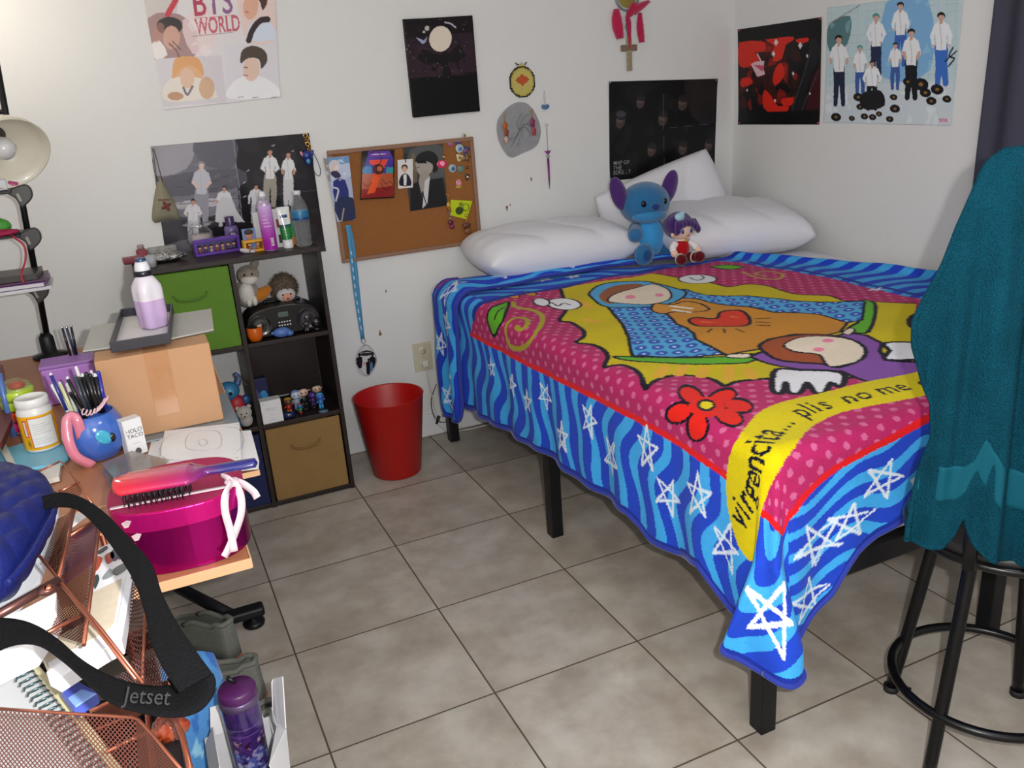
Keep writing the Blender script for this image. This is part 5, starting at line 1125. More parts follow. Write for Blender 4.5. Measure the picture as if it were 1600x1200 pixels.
# other bits behind: portrait card, white box with red, orange bottle
def slab_w(name, label, cat, x0_, x1_, y_, z0_, z1_, th, color, extra=None, rough=.45, rot=0, grp=None):
    t_ = thing(name, label, cat, ((x0_+x1_)/2, y_, z0_), grp); o_ = obj(name+'_body', MB().box(((x0_+x1_)/2, y_+th/2, (z0_+z1_)/2), (x1_-x0_, th, z1_-z0_), rot=(0, 0, rot), bev=.0012), C_(color, rough), t_)
    if extra: extra(t_)
    return t_
yb = SF+.10
def xz(x, y, yy): q = at(x, y, 1, yy); return q.x, q.z
x_a, zc_ = xz(377, 360, yb); x_b, _ = xz(396, 345, yb)
def pc(t_):
    cx = (x_a+x_b)/2; z_ = ZT+.058
    obj('portrait', MB().ell((cx, yb-.001, z_), (.013, .002, .016), u=16, v=10), C_('#a87860', .5), t_); obj('portrait_hair', MB().ell((cx, yb-.002, z_+.01), (.015, .002, .010), u=16, v=10), C_('#2c1a16', .6), t_)
slab_w('photo_card', 'small portrait card standing behind the yellow window box', 'card', x_a, x_b, yb, ZT, ZT+.08, .003, '#5f78a8', pc)
x_a2, _ = xz(393, 330, yb+.03); x_b2, _ = xz(407, 330, yb+.03)
slab_w('white_carton', 'narrow white carton behind the violet spray can', 'carton', x_a2, x_b2+.01, yb+.03, ZT, ZT+.128, .03, '#c9c9cb')
x_a3, _ = xz(428, 330, yb); x_b3, _ = xz(436, 330, yb)
def wr(t_): obj('red_label', MB().box(((x_a3+x_b3)/2, yb-.0008, ZT+.085), (x_b3-x_a3-.002, .001, .03)), C_('#8c1c2c', .4), t_); obj('dark_print', MB().box(((x_a3+x_b3)/2, yb-.0008, ZT+.03), (x_b3-x_a3-.004, .001, .03)), C_('#241c24', .4), t_)
slab_w('white_carton', 'thin white and red carton between the spray can and cream tube', 'carton', x_a3-.012, x_b3, yb, ZT, ZT+.135, .02, '#cfcfd0', wr)
P = on_top(460, 385)+Vector((0, .05, 0))
def ob(P, t_): obj('label', MB().lathe([(.0165, .03), (.0168, .031), (.0168, .085), (.0165, .086)], P), C_('#3c9a5a', .4), t_)
bottle('slim_bottle', 'slim orange and green bottle hidden behind the cream tube', 'bottle', 0, 0, [(0, 0), (.016, 0), (.0165, .003), (.0165, .11), (.012, .118), (0, .118)], C_('#c87a2c', .4), [(.012, .117), (.012, .135), (0, .136)], C_('#4a8a3a', .4), ob, loc=P)
# foil wrap and clear bags at the left
P = on_top(262, 408); fb = tag(obj('foil_wrap', MB().ell(P+Vector((0, 0, .016)), (.065, .035, .016), u=40, v=20, fn=lambda q: 1+.18*math.sin(q.x*17+q.y*9)*math.cos(q.z*13+q.y*21)), mat('silver_foil', '#a8a8a8', .22, metal=.9, var=.3, vscale=60, bump=.8, bscale=90)), 'crumpled silver foil wrap left of the purple window box', 'foil')
P = on_top(250, 398)+Vector((0, .03, 0)); tag(obj('plastic_bag', MB().box(P+Vector((.01, 0, .014)), (.10, .05, .026), rot=(0, 0, .15), bev=.008), mat('bag_film', '#b4b2b0', .2, trans=.4, var=.3, vscale=50, bump=.6, bscale=120)), 'flat clear plastic bag lying behind the crumpled foil', 'plastic bag')
for lbl, px, py, c, cap, r in [('small red nail polish bottle beside the flat dark red box', 223, 402, '#8c2a38', '#9a8a90', .016)]:
    P = on_top(px, py); t_ = thing('polish_bottle', lbl, 'bottle', tuple(P)); obj('bottle_body', MB().box(P+Vector((0, 0, .015)), (.036, .03, .028), bev=.004), C_(c, .3), t_); obj('cap', MB().lathe([(0, .028), (.011, .028), (.011, .043), (.009, .045), (0, .045)], P), C_(cap, .4), t_)
P = on_top(207, 412); tag(obj('red_box', MB().box(P+Vector((0, .01, .011)), (.055, .04, .022), rot=(0, 0, .1), bev=.002), C_('#7c2030', .4)), 'flat dark red box at the far left end of the shelf top', 'box')
P = on_top(238, 417); tag(obj('paper_cup', MB().lathe([(0, 0), (.014, 0), (.018, .038), (.0165, .038), (.013, .004), (0, .004)], P), C_('#a3a6ac', .5)), 'small grey cup behind the cap of the big bottle', 'cup')

# pouch and blue charm hung at the corners of the dark poster
pz = thing('linen_pouch', 'beige linen drawstring pouch hanging at the left edge of the dark poster', 'pouch', tuple(at(258, 344, 1, YW-.01)))
A = [at(x, y, 1, YW-.012) for x, y in [(246, 284), (255, 283), (281, 338), (262, 343), (238, 344)]]
b = MB(); c_ = sum(A, Vector())/len(A)
ringf = cr([tuple(q) for q in A], 6, True); V = [tuple(q) for q in ringf]; n_ = len(V); fr = [(c_.x+(v[0]-c_.x)*.6, c_.y-.014, c_.z+(v[2]-c_.z)*.6) for v in V]; bk = [(v[0], YW-.003, v[2]) for v in V]
b._geo(V+fr+bk+[(c_.x, c_.y-.018, c_.z)], [(i, (i+1) % n_, n_+(i+1) % n_, n_+i) for i in range(n_)]+[(i, 2*n_+i, 2*n_+(i+1) % n_, (i+1) % n_) for i in range(n_)]+[(n_+i, n_+(i+1) % n_, 3*n_) for i in range(n_)])
obj('pouch_body', b, mat('linen', '#8a8571', .9, var=.15, vscale=90, bump=.3, bscale=500), pz)
q = at(260, 322, 1, YW-.032); obj('red_print', MB().ell(q, (.014, .003, .014), fn=lambda d: 1+.4*math.sin(4*math.atan2(d.z, d.x))), C_('#6a2c28', .7), pz); obj('red_print', MB().box(q+Vector((-.004, .004, .022)), (.04, .002, .004), rot=(0, .1, 0)), C_('#6a2c28', .7), pz)
obj('cord', MB().tube([at(245, 285, 1, YW-.014), at(240, 240, 1, YW-.01), at(238, 232, 1, YW-.008)], .0012, 6).tube([at(254, 284, 1, YW-.014), at(244, 245, 1, YW-.012), at(240, 232, 1, YW-.008)], .0012, 6).tube([at(248, 284, 1, YW-.016), at(240, 262, 1, YW-.014), at(238, 248, 1, YW-.014)], .0012, 6), C_('#4a463c', .7), pz)
ch = thing('hanging_charm', 'blue and pink keychain figure on gold links at the dark poster corner', 'charm', tuple(at(484, 262, 1, YW-.01)))
A = at(477, 212, 1, YW-.006); b = MB()
for k in range(7): ring(b, A+Vector((.004*math.sin(k*2)+.0015*k, -.002, -.010*k)), .008-.0004*k, .0018, Vector((math.sin(k), 1, 0)).normalized(), 12)
obj('gold_links', b, GOLD, ch); Q = at(480, 243, 1, YW-.014)
obj('figure_body', MB().ell(Q, (.018, .012, .019)).ell(Q+Vector((0, 0, -.022)), (.012, .009, .014)), C_('#1d2f7c', .3), ch)
for s_ in (-1, 1): obj('ear', MB().ell(Q+Vector((s_*.02, 0, .008)), (.006, .004, .011), (0, s_*.4, 0)), C_('#b8788c' if s_ < 0 else '#1d2f7c', .3), ch)
obj('belly', MB().ell(Q+Vector((0, -.008, -.02)), (.006, .003, .009)), C_('#3aa0a8', .3), ch)
obj('loop', MB().tube([at(490, 240, 1, YW-.008), at(500, 262, 1, YW-.006), at(499, 275, 1, YW-.006), at(491, 268, 1, YW-.006), at(489, 250, 1, YW-.008)], .0014, 6, closed=True, smooth=5), C_('#2a4a6a', .5), ch)

# --- plushes and radio in the top right cube
ZS = .641
GR, CRM, ORG_ = fur('#8f8578'), fur('#d2cdc6'), fur('#b8701c')
P = at(388, 470, 1, -.20); P = Vector((.157, -.20, ZS+.155))
fx = thing('plush_fox', 'grey and white plush fox with orange ears sitting on the black radio', 'stuffed toy', (P.x, P.y, P.z-.05))
obj('body', MB().ell(P, (.042, .04, .05)), GR, fx); obj('chest', MB().ell(P+Vector((-.004, -.022, .004)), (.028, .026, .04)), CRM, fx)
hp = P+Vector((.014, -.008, .068)); h_ = obj('head', MB().ell(hp, (.038, .034, .035)), GR, fx)
obj('cheeks', MB().ell(hp+Vector((-.002, -.016, -.014)), (.03, .022, .02)), CRM, h_)
for s_, dx in ((-1, -.018), (1, .008)): obj('eye', MB().ell(hp+Vector((dx, -.032, .006)), .004), C_('#100c0c', .15), h_)
obj('ear', MB().ell(hp+Vector((.028, .008, .03)), (.014, .008, .02), (0, .5, 0)), GR, h_)
obj('wing', MB().tube([P+Vector((-.02, .005, .01)), P+Vector((-.038, .01, .03)), P+Vector((-.046, .01, .045))], [.018, .017, .010], 12, smooth=4), ORG_, fx)
obj('tail', MB().tube([P+Vector((.02, -.01, -.02)), P+Vector((.05, -.012, -.006)), P+Vector((.08, -.008, .012))], [.018, .024, .012], 12, smooth=5), ORG_, fx)
for dx in (-.004, .016): obj('paw', MB().ell(P+Vector((dx, -.04, -.022)), (.010, .012, .018)), CRM, fx)
P = Vector((.288, -.2, ZS+.158))
mk = thing('plush_hedgehog', 'shaggy grey brown plush with a pale face beside the plush fox', 'stuffed toy', (P.x, P.y, P.z-.04))
b = MB().ell(P, (.046, .042, .048)); rs = random.Random(5)
for k in range(900):
    z_ = rs.uniform(-.8, 1); th = rs.uniform(0, 2*PI); r_ = math.sqrt(1-z_*z_); d_ = Vector((r_*math.cos(th), r_*math.sin(th), z_)); q = P+Vector((d_.x*.045, d_.y*.041, d_.z*.047)); b.tube([q, q+(d_+Vector((0, 0, -.4))).normalized()*rs.uniform(.006, .014)], [.0014, .0003], 3, caps=False)
obj('shaggy_body', b, mat('shag', '#5a4c40', .9, var=.3, vscale=50), mk)
fp_ = P+Vector((-.002, -.034, -.022)); f_ = obj('face', MB().ell(fp_, (.034, .02, .026)), fur('#b8b4b4', .3), mk)
obj('muzzle', MB().ell(fp_+Vector((0, -.014, -.006)), (.018, .012, .016)), fur('#c88a74', .2), f_); obj('nose', MB().ell(fp_+Vector((.0, -.027, -.010)), (.004, .003, .0035)), C_('#0c0a0a', .2), f_)
for s_ in (-1, 1): obj('eye', MB().ell(fp_+Vector((s_*.014, -.018, .004)), .0035), C_('#0c0a0a', .2), f_)
rd = thing('radio', 'black rounded radio cd player on the shelf beneath two plush toys', 'radio', (.235, -.22, ZS))
GB = C_('#050506', .35, coat=.15, spec=.3)
prof = [(x, z) for x, z in cr([(-.122, .004), (-.133, .03), (-.128, .07), (-.105, .098), (-.05, .112), (0, .115), (.05, .112), (.105, .098), (.128, .07), (.133, .03), (.122, .004)], 5)]
RC = Vector((.256, -.24, ZS)); Mx = Matrix.Translation(RC) @ Matrix(((1, 0, 0, 0), (0, 0, -1, .07), (0, 1, 0, 0), (0, 0, 0, 1)))
obj('radio_body', MB().prism(prof, .12, Mx, bev=.006), GB, rd)
yf = RC.y+.07-.12
for s_ in (-1, 1): 
    sp_ = obj('speaker', MB().lathe([(0, .004), (.02, .006), (.034, .002), (.037, .006), (.039, .004), (.039, 0), (0, 0)], (RC.x+s_*.083, yf, ZS+.052), (PI/2, 0, 0), 30), C_('#111113', .25, coat=.4), rd)
    obj('speaker_cone', MB().ell((RC.x+s_*.083, yf-.005, ZS+.052), (.012, .004, .012)), C_('#1a1a1c', .12, coat=.8), sp_)
obj('display', MB().box((RC.x, yf-.0005, ZS+.079), (.036, .003, .018), bev=.001), C_('#4a5a50', .2), rd)
for i in range(5):
    for j in range(2): obj('button', MB().ell((RC.x-.018+i*.0095, yf-.001, ZS+.052-j*.012), (.0032, .002, .0028), u=12, v=8), C_('#d8d8d4', .3), rd)
obj('handle', MB().tube([(RC.x-.05, -.21, ZS+.112), (RC.x-.03, -.205, ZS+.122), (RC.x+.05, -.205, ZS+.122), (RC.x+.08, -.21, ZS+.108)], .006, 8, smooth=4), GB, rd)
P = Vector((.148, -.296, ZS+.001)); pk_ = thing('pumpkin_cup', 'small orange pumpkin shaped cup in front of the radio', 'toy', tuple(P))
b = MB().lathe([(0, 0), (.018, .002), (.026, .02), (.026, .048), (.023, .052), (.021, .048), (.020, .006), (0, .005)], P, seg=40, fn=lambda a_, z: 1+.06*abs(math.sin(a_*3))); obj('cup_body', b, mat('orange_rubber', '#c85a0c', .35), pk_); obj('leaf', MB().ell(P+Vector((.018, -.004, .053)), (.009, .006, .006)), C_('#b89a84', .5), pk_)
P = at(445, 527, 1, -.30); P = Vector((.240, -.305, ZS+.001)); wh = thing('toy_whale', 'small blue rubber animal lying in front of the radio', 'toy', tuple(P))
obj('body', MB().ell(P+Vector((0, 0, .018)), (.032, .018, .018)), mat('blue_rubber', '#4a6cae', .4), wh); obj('snout', MB().ell(P+Vector((.026, -.004, .012)), (.014, .012, .011)), mat('blue_rubber', '#4a6cae', .4), wh); obj('tail', MB().ell(P+Vector((-.033, 0, .02)), (.006, .007, .006)), mat('blue_rubber', '#4a6cae', .4), wh); obj('eye', MB().ell(P+Vector((.031, -.014, .018)), .002), C_('#0a0a10', .2), wh)
P = Vector((.33, -.29, ZS+.001)); tag(obj('black_figurine', MB().lathe([(0, 0), (.012, 0), (.013, .01), (.008, .018), (.012, .026), (.010, .036), (.004, .042), (0, .043)], P, fn=lambda a_, z: 1+.12*math.sin(a_*5)), C_('#141114', .25)), 'small black figurine right of the blue rubber animal', 'figurine')
P = Vector((.368, -.285, ZS+.001)); tg = thing('glass_ball', 'dark glass ball on a base at the right of the radio shelf', 'ornament', tuple(P)); obj('ball', MB().ell(P+Vector((0, 0, .03)), .022), C_('#141418', .08, coat=.5), tg); obj('base', MB().lathe([(0, 0), (.016, 0), (.014, .009), (0, .01)], P), C_('#101012', .4), tg)

# --- figures in the middle right cube
ZM = .331
def bx_thing(n, label, cat, x, y, w_, d2, h, c, rz=0, extra=None, z=ZM, rough=.4):
    t_ = thing(n, label, cat, (x, y, z)); obj(n+'_body', MB().box((x, y, z+h/2), (w_, d2, h), rot=(0, 0, rz), bev=.001), C_(c, rough), t_)
    if extra: extra(t_)
    return t_
def e1(t_):
    s = Sheet([Vector((.118, -.236, ZM+.150)), Vector((.166, -.236, ZM+.150)), Vector((.166, -.236, ZM+.004)), Vector((.118, -.236, ZM+.004))], base='#1c2148', step=.0014); p = s.p; 
    for q, c in [([(.004, .146), (.006, .07), (.02, .05), (.044, .06), (.046, .146)], '#2f6a9c'), ([(.0, .03), (.008, .04), (.018, .085), (.008, .09)], '#5a4a80'), ([(.02, .05), (.036, .045), (.042, .07), (.03, .08)], '#3f86b4'), ([(.018, .1), (.04, .1), (.04, .142), (.018, .142)], '#4a9ac4')]: p.raw(cr(q, 4, True), c)
    s.build('printed_front', paper(.25, .2), t_)
bx_thing('toy_carton', 'tall blue and violet printed carton at the left of the middle shelf', 'carton', .142, -.215, .048, .04, .152, '#161a38', extra=e1)
def e2(t_):
    s = Sheet([Vector((.121, -.3135, ZM+.086)), Vector((.193, -.3135, ZM+.086)), Vector((.193, -.3135, ZM+.003)), Vector((.121, -.3135, ZM+.003))], base='#d9d9da', step=.0012); p = s.p
    for x in np.linspace(.018, .05, 5): p.seg(cr([(x-.004, .036), (x-.002, .026), (x+.004, .03), (x+.004, .038)], 4), '#8a8a90', .0009)
    p.seg([(.016, .041), (.056, .041)], '#77777c', .001); p.seg([(.03, .052), (.04, .052)], '#9a9aa0', .001); p.seg([(.004, .006), (.014, .006)], '#9a9aa0', .001); p.seg([(.02, .072), (.05, .072)], '#a0a0a6', .001)
    s.build('printed_front', paper(.4), t_)
bx_thing('white_carton', 'square white gift box with thin line drawing on the middle shelf', 'carton', .157, -.29, .074, .045, .088, '#d5d5d6', extra=e2)
def fig(label, x, y, h, body, head, acc, z=ZM+.0005, grp='small figurines on the middle shelf'):
    x += .018; P = Vector((x, y, z)); t_ = thing('figurine', label, 'figurine', tuple(P), grp)
    obj('base', MB().lathe([(0, 0), (h*.22, 0), (h*.2, h*.06), (0, h*.06)], P, seg=20), C_('#14141c', .3), t_)
    obj('legs', MB().tube([P+Vector((-h*.07, 0, h*.05)), P+Vector((-h*.06, 0, h*.3))], h*.06, 10).tube([P+Vector((h*.07, 0, h*.05)), P+Vector((h*.06, 0, h*.3))], h*.06, 10), C_(acc, .4), t_)
    obj('torso', MB().ell(P+Vector((0, 0, h*.42)), (h*.15, h*.12, h*.19)), C_(body, .4), t_)
    obj('head', MB().ell(P+Vector((0, -h*.02, h*.74)), (h*.22, h*.19, h*.19)), C_(head, .4), t_)
    for s_ in (-1, 1): obj('arm', MB().tube([P+Vector((s_*h*.12, 0, h*.5)), P+Vector((s_*h*.24, -h*.04, h*(.42 if s_ < 0 else .6)))], [h*.05, h*.04], 8), C_(body, .4), t_); obj('eye', MB().ell(P+Vector((s_*h*.08, -h*.19, h*.76)), h*.035, u=10, v=6), C_('#10101a', .2), t_)
    obj('hair', MB().ell(P+Vector((0, h*.03, h*.83)), (h*.2, h*.18, h*.13)), C_(acc, .6), t_)
    return t_
fig('small yellow figurine behind the white gift box', .178, -.22, .045, '#a88a20', '#b89a3a', '#8a6a14')
fig('gold crowned red figurine in the middle of the small figures', .208, -.262, .07, '#a01a18', '#5a3a20', '#b8861c')
fig('tiny green and blue figurine right of the red one', .245, -.285, .045, '#2c7a40', '#2f6fa8', '#a02020')
fig('silver haired figurine standing behind the tiny green one', .243, -.235, .085, '#8c98a8', '#b8c4d4', '#6a86b0')
fig('black and cream figurine standing highest at the back of the figures', .272, -.23, .09, '#181a1c', '#d0a894', '#1c1c20')
fig('purple figurine half hidden behind the blue one', .305, -.235, .065, '#3a2468', '#4a2c80', '#3a2468')
fig('dark capped figurine with a pale face above the blue one', .328, -.21, .085, '#20242a', '#c8a890', '#14161a')
fig('bright blue figurine with raised arms on a clear stand', .325, -.275, .068, '#2f6cb0', '#2f62b0', '#3aa0d0')
tag(obj('toy_car', MB().ell((.218, -.295, ZM+.012), (.024, .014, .012), fn=lambda q: 1+.1*abs(q.z)), C_('#141d4c', .15, coat=.6)), 'glossy navy toy lying right of the white gift box', 'toy')
tag(obj('glass_stand', MB().lathe([(0, 0), (.018, 0), (.018, .003), (0, .004)], (.343, -.300, ZM+.0005)), C_('#5a7a8c', .1)), 'thin clear disc stand in front of the bright blue figurine', 'stand')
tag(obj('sticker', MB().box((.235, -.0293, .56), (.04, .0006, .006), rot=(0, -.1, 0)), C_('#8a7a78', .3)), 'small pale sticker on the dark back panel above the figurines', 'sticker')

# --- middle left cube: blue toy and white bear
P = Vector((.040, -.27, ZM+.001)); bt = thing('toy_figure', 'blue toy in a red shirt standing in the middle left cube', 'toy', tuple(P))
obj('torso', MB().ell(P+Vector((.005, 0, .085)), (.034, .028, .035)), C_('#a01420', .5), bt); obj('head', MB().ell(P+Vector((-.016, -.004, .14)), (.04, .032, .035)), C_('#2f6d98', .35), bt)
obj('eye_patch', MB().ell(P+Vector((-.012, -.033, .142)), (.013, .006, .014)), C_('#4a94b8', .3), bt); obj('eye', MB().ell(P+Vector((-.012, -.040, .140)), (.006, .003, .008)), C_('#08080c', .1), bt)
obj('ear', MB().tube([P+Vector((.018, 0, .155)), P+Vector((.028, .002, .18)), P+Vector((.018, .002, .20))], [.012, .010, .005], 10, smooth=4), C_('#3a5a88', .35), bt); obj('ear', MB().tube([P+Vector((-.05, 0, .155)), P+Vector((-.07, .002, .175)), P+Vector((-.075, .002, .19))], [.012, .010, .005], 10, smooth=4), C_('#3a5a88', .35), bt)
obj('arm', MB().ell(P+Vector((.038, -.01, .098)), (.018, .014, .019)), C_('#22406e', .35), bt); obj('leg', MB().tube([P+Vector((-.015, 0, .0)), P+Vector((-.015, 0, .06))], [.02, .018], 12).tube([P+Vector((.018, 0, .0)), P+Vector((.018, 0, .06))], [.02, .018], 12), C_('#2f6d98', .35), bt)
obj('raised_stick', MB().cyl(P+Vector((.024, -.02, .195)), P+Vector((.048, -.022, .155)), .002), C_('#6a4a40', .4), bt)
P = Vector((.062, -.302, ZM+.001)); br = thing('toy_bear', 'white bear head toy in front of the blue toy beside the cardboard box', 'toy', tuple(P)); WB = fur('#a8a49e', .2)
obj('body', MB().ell(P+Vector((.004, .01, .026)), (.022, .02, .026)), WB, br); h_ = obj('head', MB().ell(P+Vector((.0, 0, .058)), (.027, .022, .024)), WB, br)
for s_ in (-1, 1): obj('ear', MB().ell(P+Vector((s_*.02, .006, .076)), (.008, .005, .008)), WB, h_); obj('eye', MB().ell(P+Vector((s_*.009-.003, -.021, .06)), .0028), C_('#100a10', .2), h_)
obj('muzzle', MB().ell(P+Vector((-.002, -.018, .05)), (.011, .01, .008)), C_('#b0aca4', .6), h_); obj('nose', MB().ell(P+Vector((-.002, -.028, .052)), (.004, .002, .003)), C_('#3a1c20', .4), h_)

# ================================================================ red waste bin
bx0 = at(608, 715, 2, 0); 
B0 = Vector((.607, -.262, 0)); 
rb = thing('waste_bin', 'red plastic waste bin standing on the tile floor by the back wall', 'bin', tuple(B0))
RP = C_('#a90a06', .42)
obj('bin_body', MB().lathe([(0, .001), (.092, .001), (.097, .006), (.137, .325), (.139, .327), (.1375, .329), (.134, .325), (.094, .010), (0, .008)], B0, seg=64), RP, rb)

# ================================================================ stool with a towel
SC = Vector((1.305, -2.34, 0)); stl = thing('stool', 'black metal stool with ring footrest and round seat at the right edge', 'stool', tuple(SC))
SB_ = mat('stool_black', '#08090c', .3, metal=.4, var=.03)
feet = [Vector((1.262, -2.144, 0)), Vector((1.5, -2.297, 0)), Vector((1.109, -2.382, 0)), Vector((1.347, -2.535, 0))]
ZS_ = .53
for f in feet:
    tp = SC.lerp(f, .62); tp.z = ZS_-.03; tq = SC.lerp(f, .45); tq.z = ZS_-.012
    obj('leg', MB().tube([f+Vector((0, 0, .005)), f.lerp(tp, .5), f.lerp(tp, .92), tp, tq], .0135, 12, smooth=5), SB_, stl)
    obj('foot_cap', MB().lathe([(0, 0), (.017, 0), (.017, .014), (0, .015)], f), C_('#101012', .7), stl)
rr_ = (SC-feet[0].lerp(SC, .15)).to_2d().length
obj('footrest_ring', MB().tube([SC+Vector((math.cos(a_)*rr_*1.07, math.sin(a_)*rr_*1.07, .155)) for a_ in np.linspace(0, 2*PI, 48)[:-1]], .010, 10, closed=True), SB_, stl)
obj('seat', MB().lathe([(0, 0), (.165, 0), (.178, .006), (.18, .022), (.172, .034), (.12, .04), (0, .042)], SC+Vector((0, 0, ZS_-.01)), seg=48), C_('#0c0c0f', .45), stl)
obj('seat_rim', MB().tube([SC+Vector((math.cos(a_)*.18, math.sin(a_)*.18, ZS_-.004)) for a_ in np.linspace(0, 2*PI, 56)[:-1]], .009, 10, closed=True), SB_, stl)
# backrest frame and towel; the back stands across the line of sight
bu = Vector((.86, -.51, 0)).normalized(); bn = Vector((bu.y, -bu.x, 0)).normalized()   # bn points toward the viewer side
if bn.dot(Vector((CAM.x, CAM.y, 0))-Vector((SC.x, SC.y, 0))) < 0: bn = -bn
BKC = SC+bn*(.165); bh = 1.262
obj('back_frame', MB().tube([BKC-bu*.13+Vector((0, 0, ZS_)), BKC-bu*.14+Vector((0, 0, 1.1)), BKC-bu*.11+Vector((0, 0, bh-.03)), BKC+Vector((0, 0, bh-.012)), BKC+bu*.11+Vector((0, 0, bh-.03)), BKC+bu*.14+Vector((0, 0, 1.1)), BKC+bu*.13+Vector((0, 0, ZS_))], .0125, 12, smooth=6), SB_, stl)
tw = thing('towel', 'teal bath towel draped over the back of the black stool', 'towel', tuple(BKC+Vector((0, 0, .5))))
def plane_uz(px, py, off=.03):
    d_ = ray(px, py); O = BKC+bn*off; t = (O-CAM).dot(bn)/d_.dot(bn); q = CAM+d_*t; return (q-O).dot(bu), q.z
LE = [plane_uz(*q) for q in [(1562, 238), (1537, 250), (1520, 285), (1500, 335), (1478, 400), (1452, 455), (1432, 500), (1431, 540), (1445, 590), (1462, 635), (1461, 690), (1446, 745), (1434, 800), (1421, 848), (1421, 900)]]
LEz = np.array([q[1] for q in LE])[::-1]; LEs = np.array([q[0] for q in LE])[::-1]
HB = [plane_uz(*q) for q in [(1419, 846), (1428, 858), (1450, 862), (1474, 860), (1486, 842), (1493, 812), (1499, 802), (1508, 822), (1525, 852), (1556, 878), (1600, 893), (1640, 900)]]
HBs = [q[0] for q in HB]; HBz = [q[1] for q in HB]
ztop = plane_uz(1600, 232)[1]; tcx = .0; bh = ztop-.02
def towel_pt(u, v):
    """u across 0..1, v 0 front hem .. 1 back hem"""
    if v < .52:
        k = v/.52; zb0 = HBz[0]
        sl_low = float(np.interp(zb0+.02, LEz, LEs)); wlow = .50
        s_low = sl_low+u*wlow; zb = float(np.interp(s_low, HBs, HBz)); z = zb+(ztop-zb)*k
        sl = float(np.interp(z, LEz, LEs)); wid = .30+.20*min(1, (ztop-z)/.45)
        s_ = sl+u*wid; hang = ztop-z; off = .03
        kk = min(1, hang/.35); top = max(0, 1-hang/.05)
        fold = (.020*math.sin(s_*40+1.5*z)+.012*math.sin(s_*73+4*z+1)+.006*math.sin(s_*130-3*z))*kk
        P = BKC+bu*s_+bn*(off*(1-.9*top**2)+fold); P.z = z-.03*max(0, (.06-u)/.06)**2*(1-kk); return P
    k = (v-.52)/.48; sl = float(np.interp(ztop-.0, LEz, LEs)); hang = k*.6; z = ztop-hang; s_ = sl+.03+u*(.28+.05*k); top = max(0, 1-hang/.05)
    P = BKC+bu*s_+bn*(-.035*(1-.9*top**2)-.01*math.sin(s_*30)*min(1, hang/.3)); P.z = z; return P
nU, nV = 240, 300
co = np.array([towel_pt(i/(nU-1), j/(nV-1)) for j in range(nV) for i in range(nU)])
me = grid_mesh('towel_cloth', co, nU, nV)
TEAL = mat('teal_terry', '#0a4658', .95, var=.3, vscale=16, bump=1, bscale=380, sheen=.0, spec=.08)
o_ = fin('towel_cloth', me, TEAL, tw); md = o_.modifiers.new('thickness', 'SOLIDIFY'); md.thickness = .007; md.offset = 0
TB = mat('teal_band', '#0b4a5a', .7, var=.06, vscale=200, bump=.2, bscale=800, spec=.1)
n_ = 200; co = np.array([towel_pt(i/(n_-1), .075+.05*j/9)+bn*.0046 for j in range(10) for i in range(n_)]); o2 = fin('woven_band', grid_mesh('woven_band', co, n_, 10), TB, tw); md = o2.modifiers.new('thickness', 'SOLIDIFY'); md.thickness = .002
obj('hem', MB().tube([towel_pt(i/139, .003) for i in range(140)], .0055, 8).tube([towel_pt(.002, .003+.5*j/80) for j in range(81)], .005, 8), TEAL, tw)
# ================================================================ desks
WD = mat('desk_top_wood', '#a06a48', .45, var=.12, vscale=9); WE = mat('desk_edge_wood', '#cda27a', .5, var=.1, vscale=12)
def wood_table(label, x0, x1, y0, y1, z, th, legs):
    t_ = thing('desk', label, 'desk', ((x0+x1)/2, (y0+y1)/2, 0))
    obj('desk_top', MB().box(((x0+x1)/2, (y0+y1)/2, z-th/2), (x1-x0-.004, y1-y0-.004, th-.001), bev=.001), WD, t_)
    e = obj('edge_band', MB().box(((x0+x1)/2, y0, z-th/2), (x1-x0, .003, th), bev=.0006).box((x1, (y0+y1)/2, z-th/2), (.003, y1-y0, th), bev=.0006), WE, t_)
    for (lx, ly, fx0, fx1) in legs:
        obj('leg', MB().box((lx, ly, (z-th)/2+.03), (.05, .03, z-th-.06), bev=.003), BLK, t_)
        f_ = obj('foot_bar', MB().box(((fx0+fx1)/2, ly, .045), (fx1-fx0, .045, .03), bev=.008), BLK, t_)
        for gx in (fx0+.04, fx1-.035): obj('glide', MB().lathe([(0, 0), (.03, 0), (.032, .01), (.026, .016), (.010, .02), (.008, .031), (0, .031)], (gx, ly, 0)), BLK, f_)
    return t_
Z = .74
dk = wood_table('wooden desk top with pale edge carrying the cardboard box and papers', -.845, -.042, -1.683, -.36, Z, .012, [(-.45, -1.055, -.78, -.045), (-.45, -.45, -.78, -.5)])
obj('stretcher_bar', MB().tube([(-.40, -.50, .05), (-.262, -.80, .04), (-.125, -1.05, .035)], .018, 8), BLK, dk)
dk2 = wood_table('narrow wooden side desk with pale edge under the pink hat box', -.845, -.11, -2.037, -1.69, Z, .018, [(-.45, -1.76, -.78, -.115)])

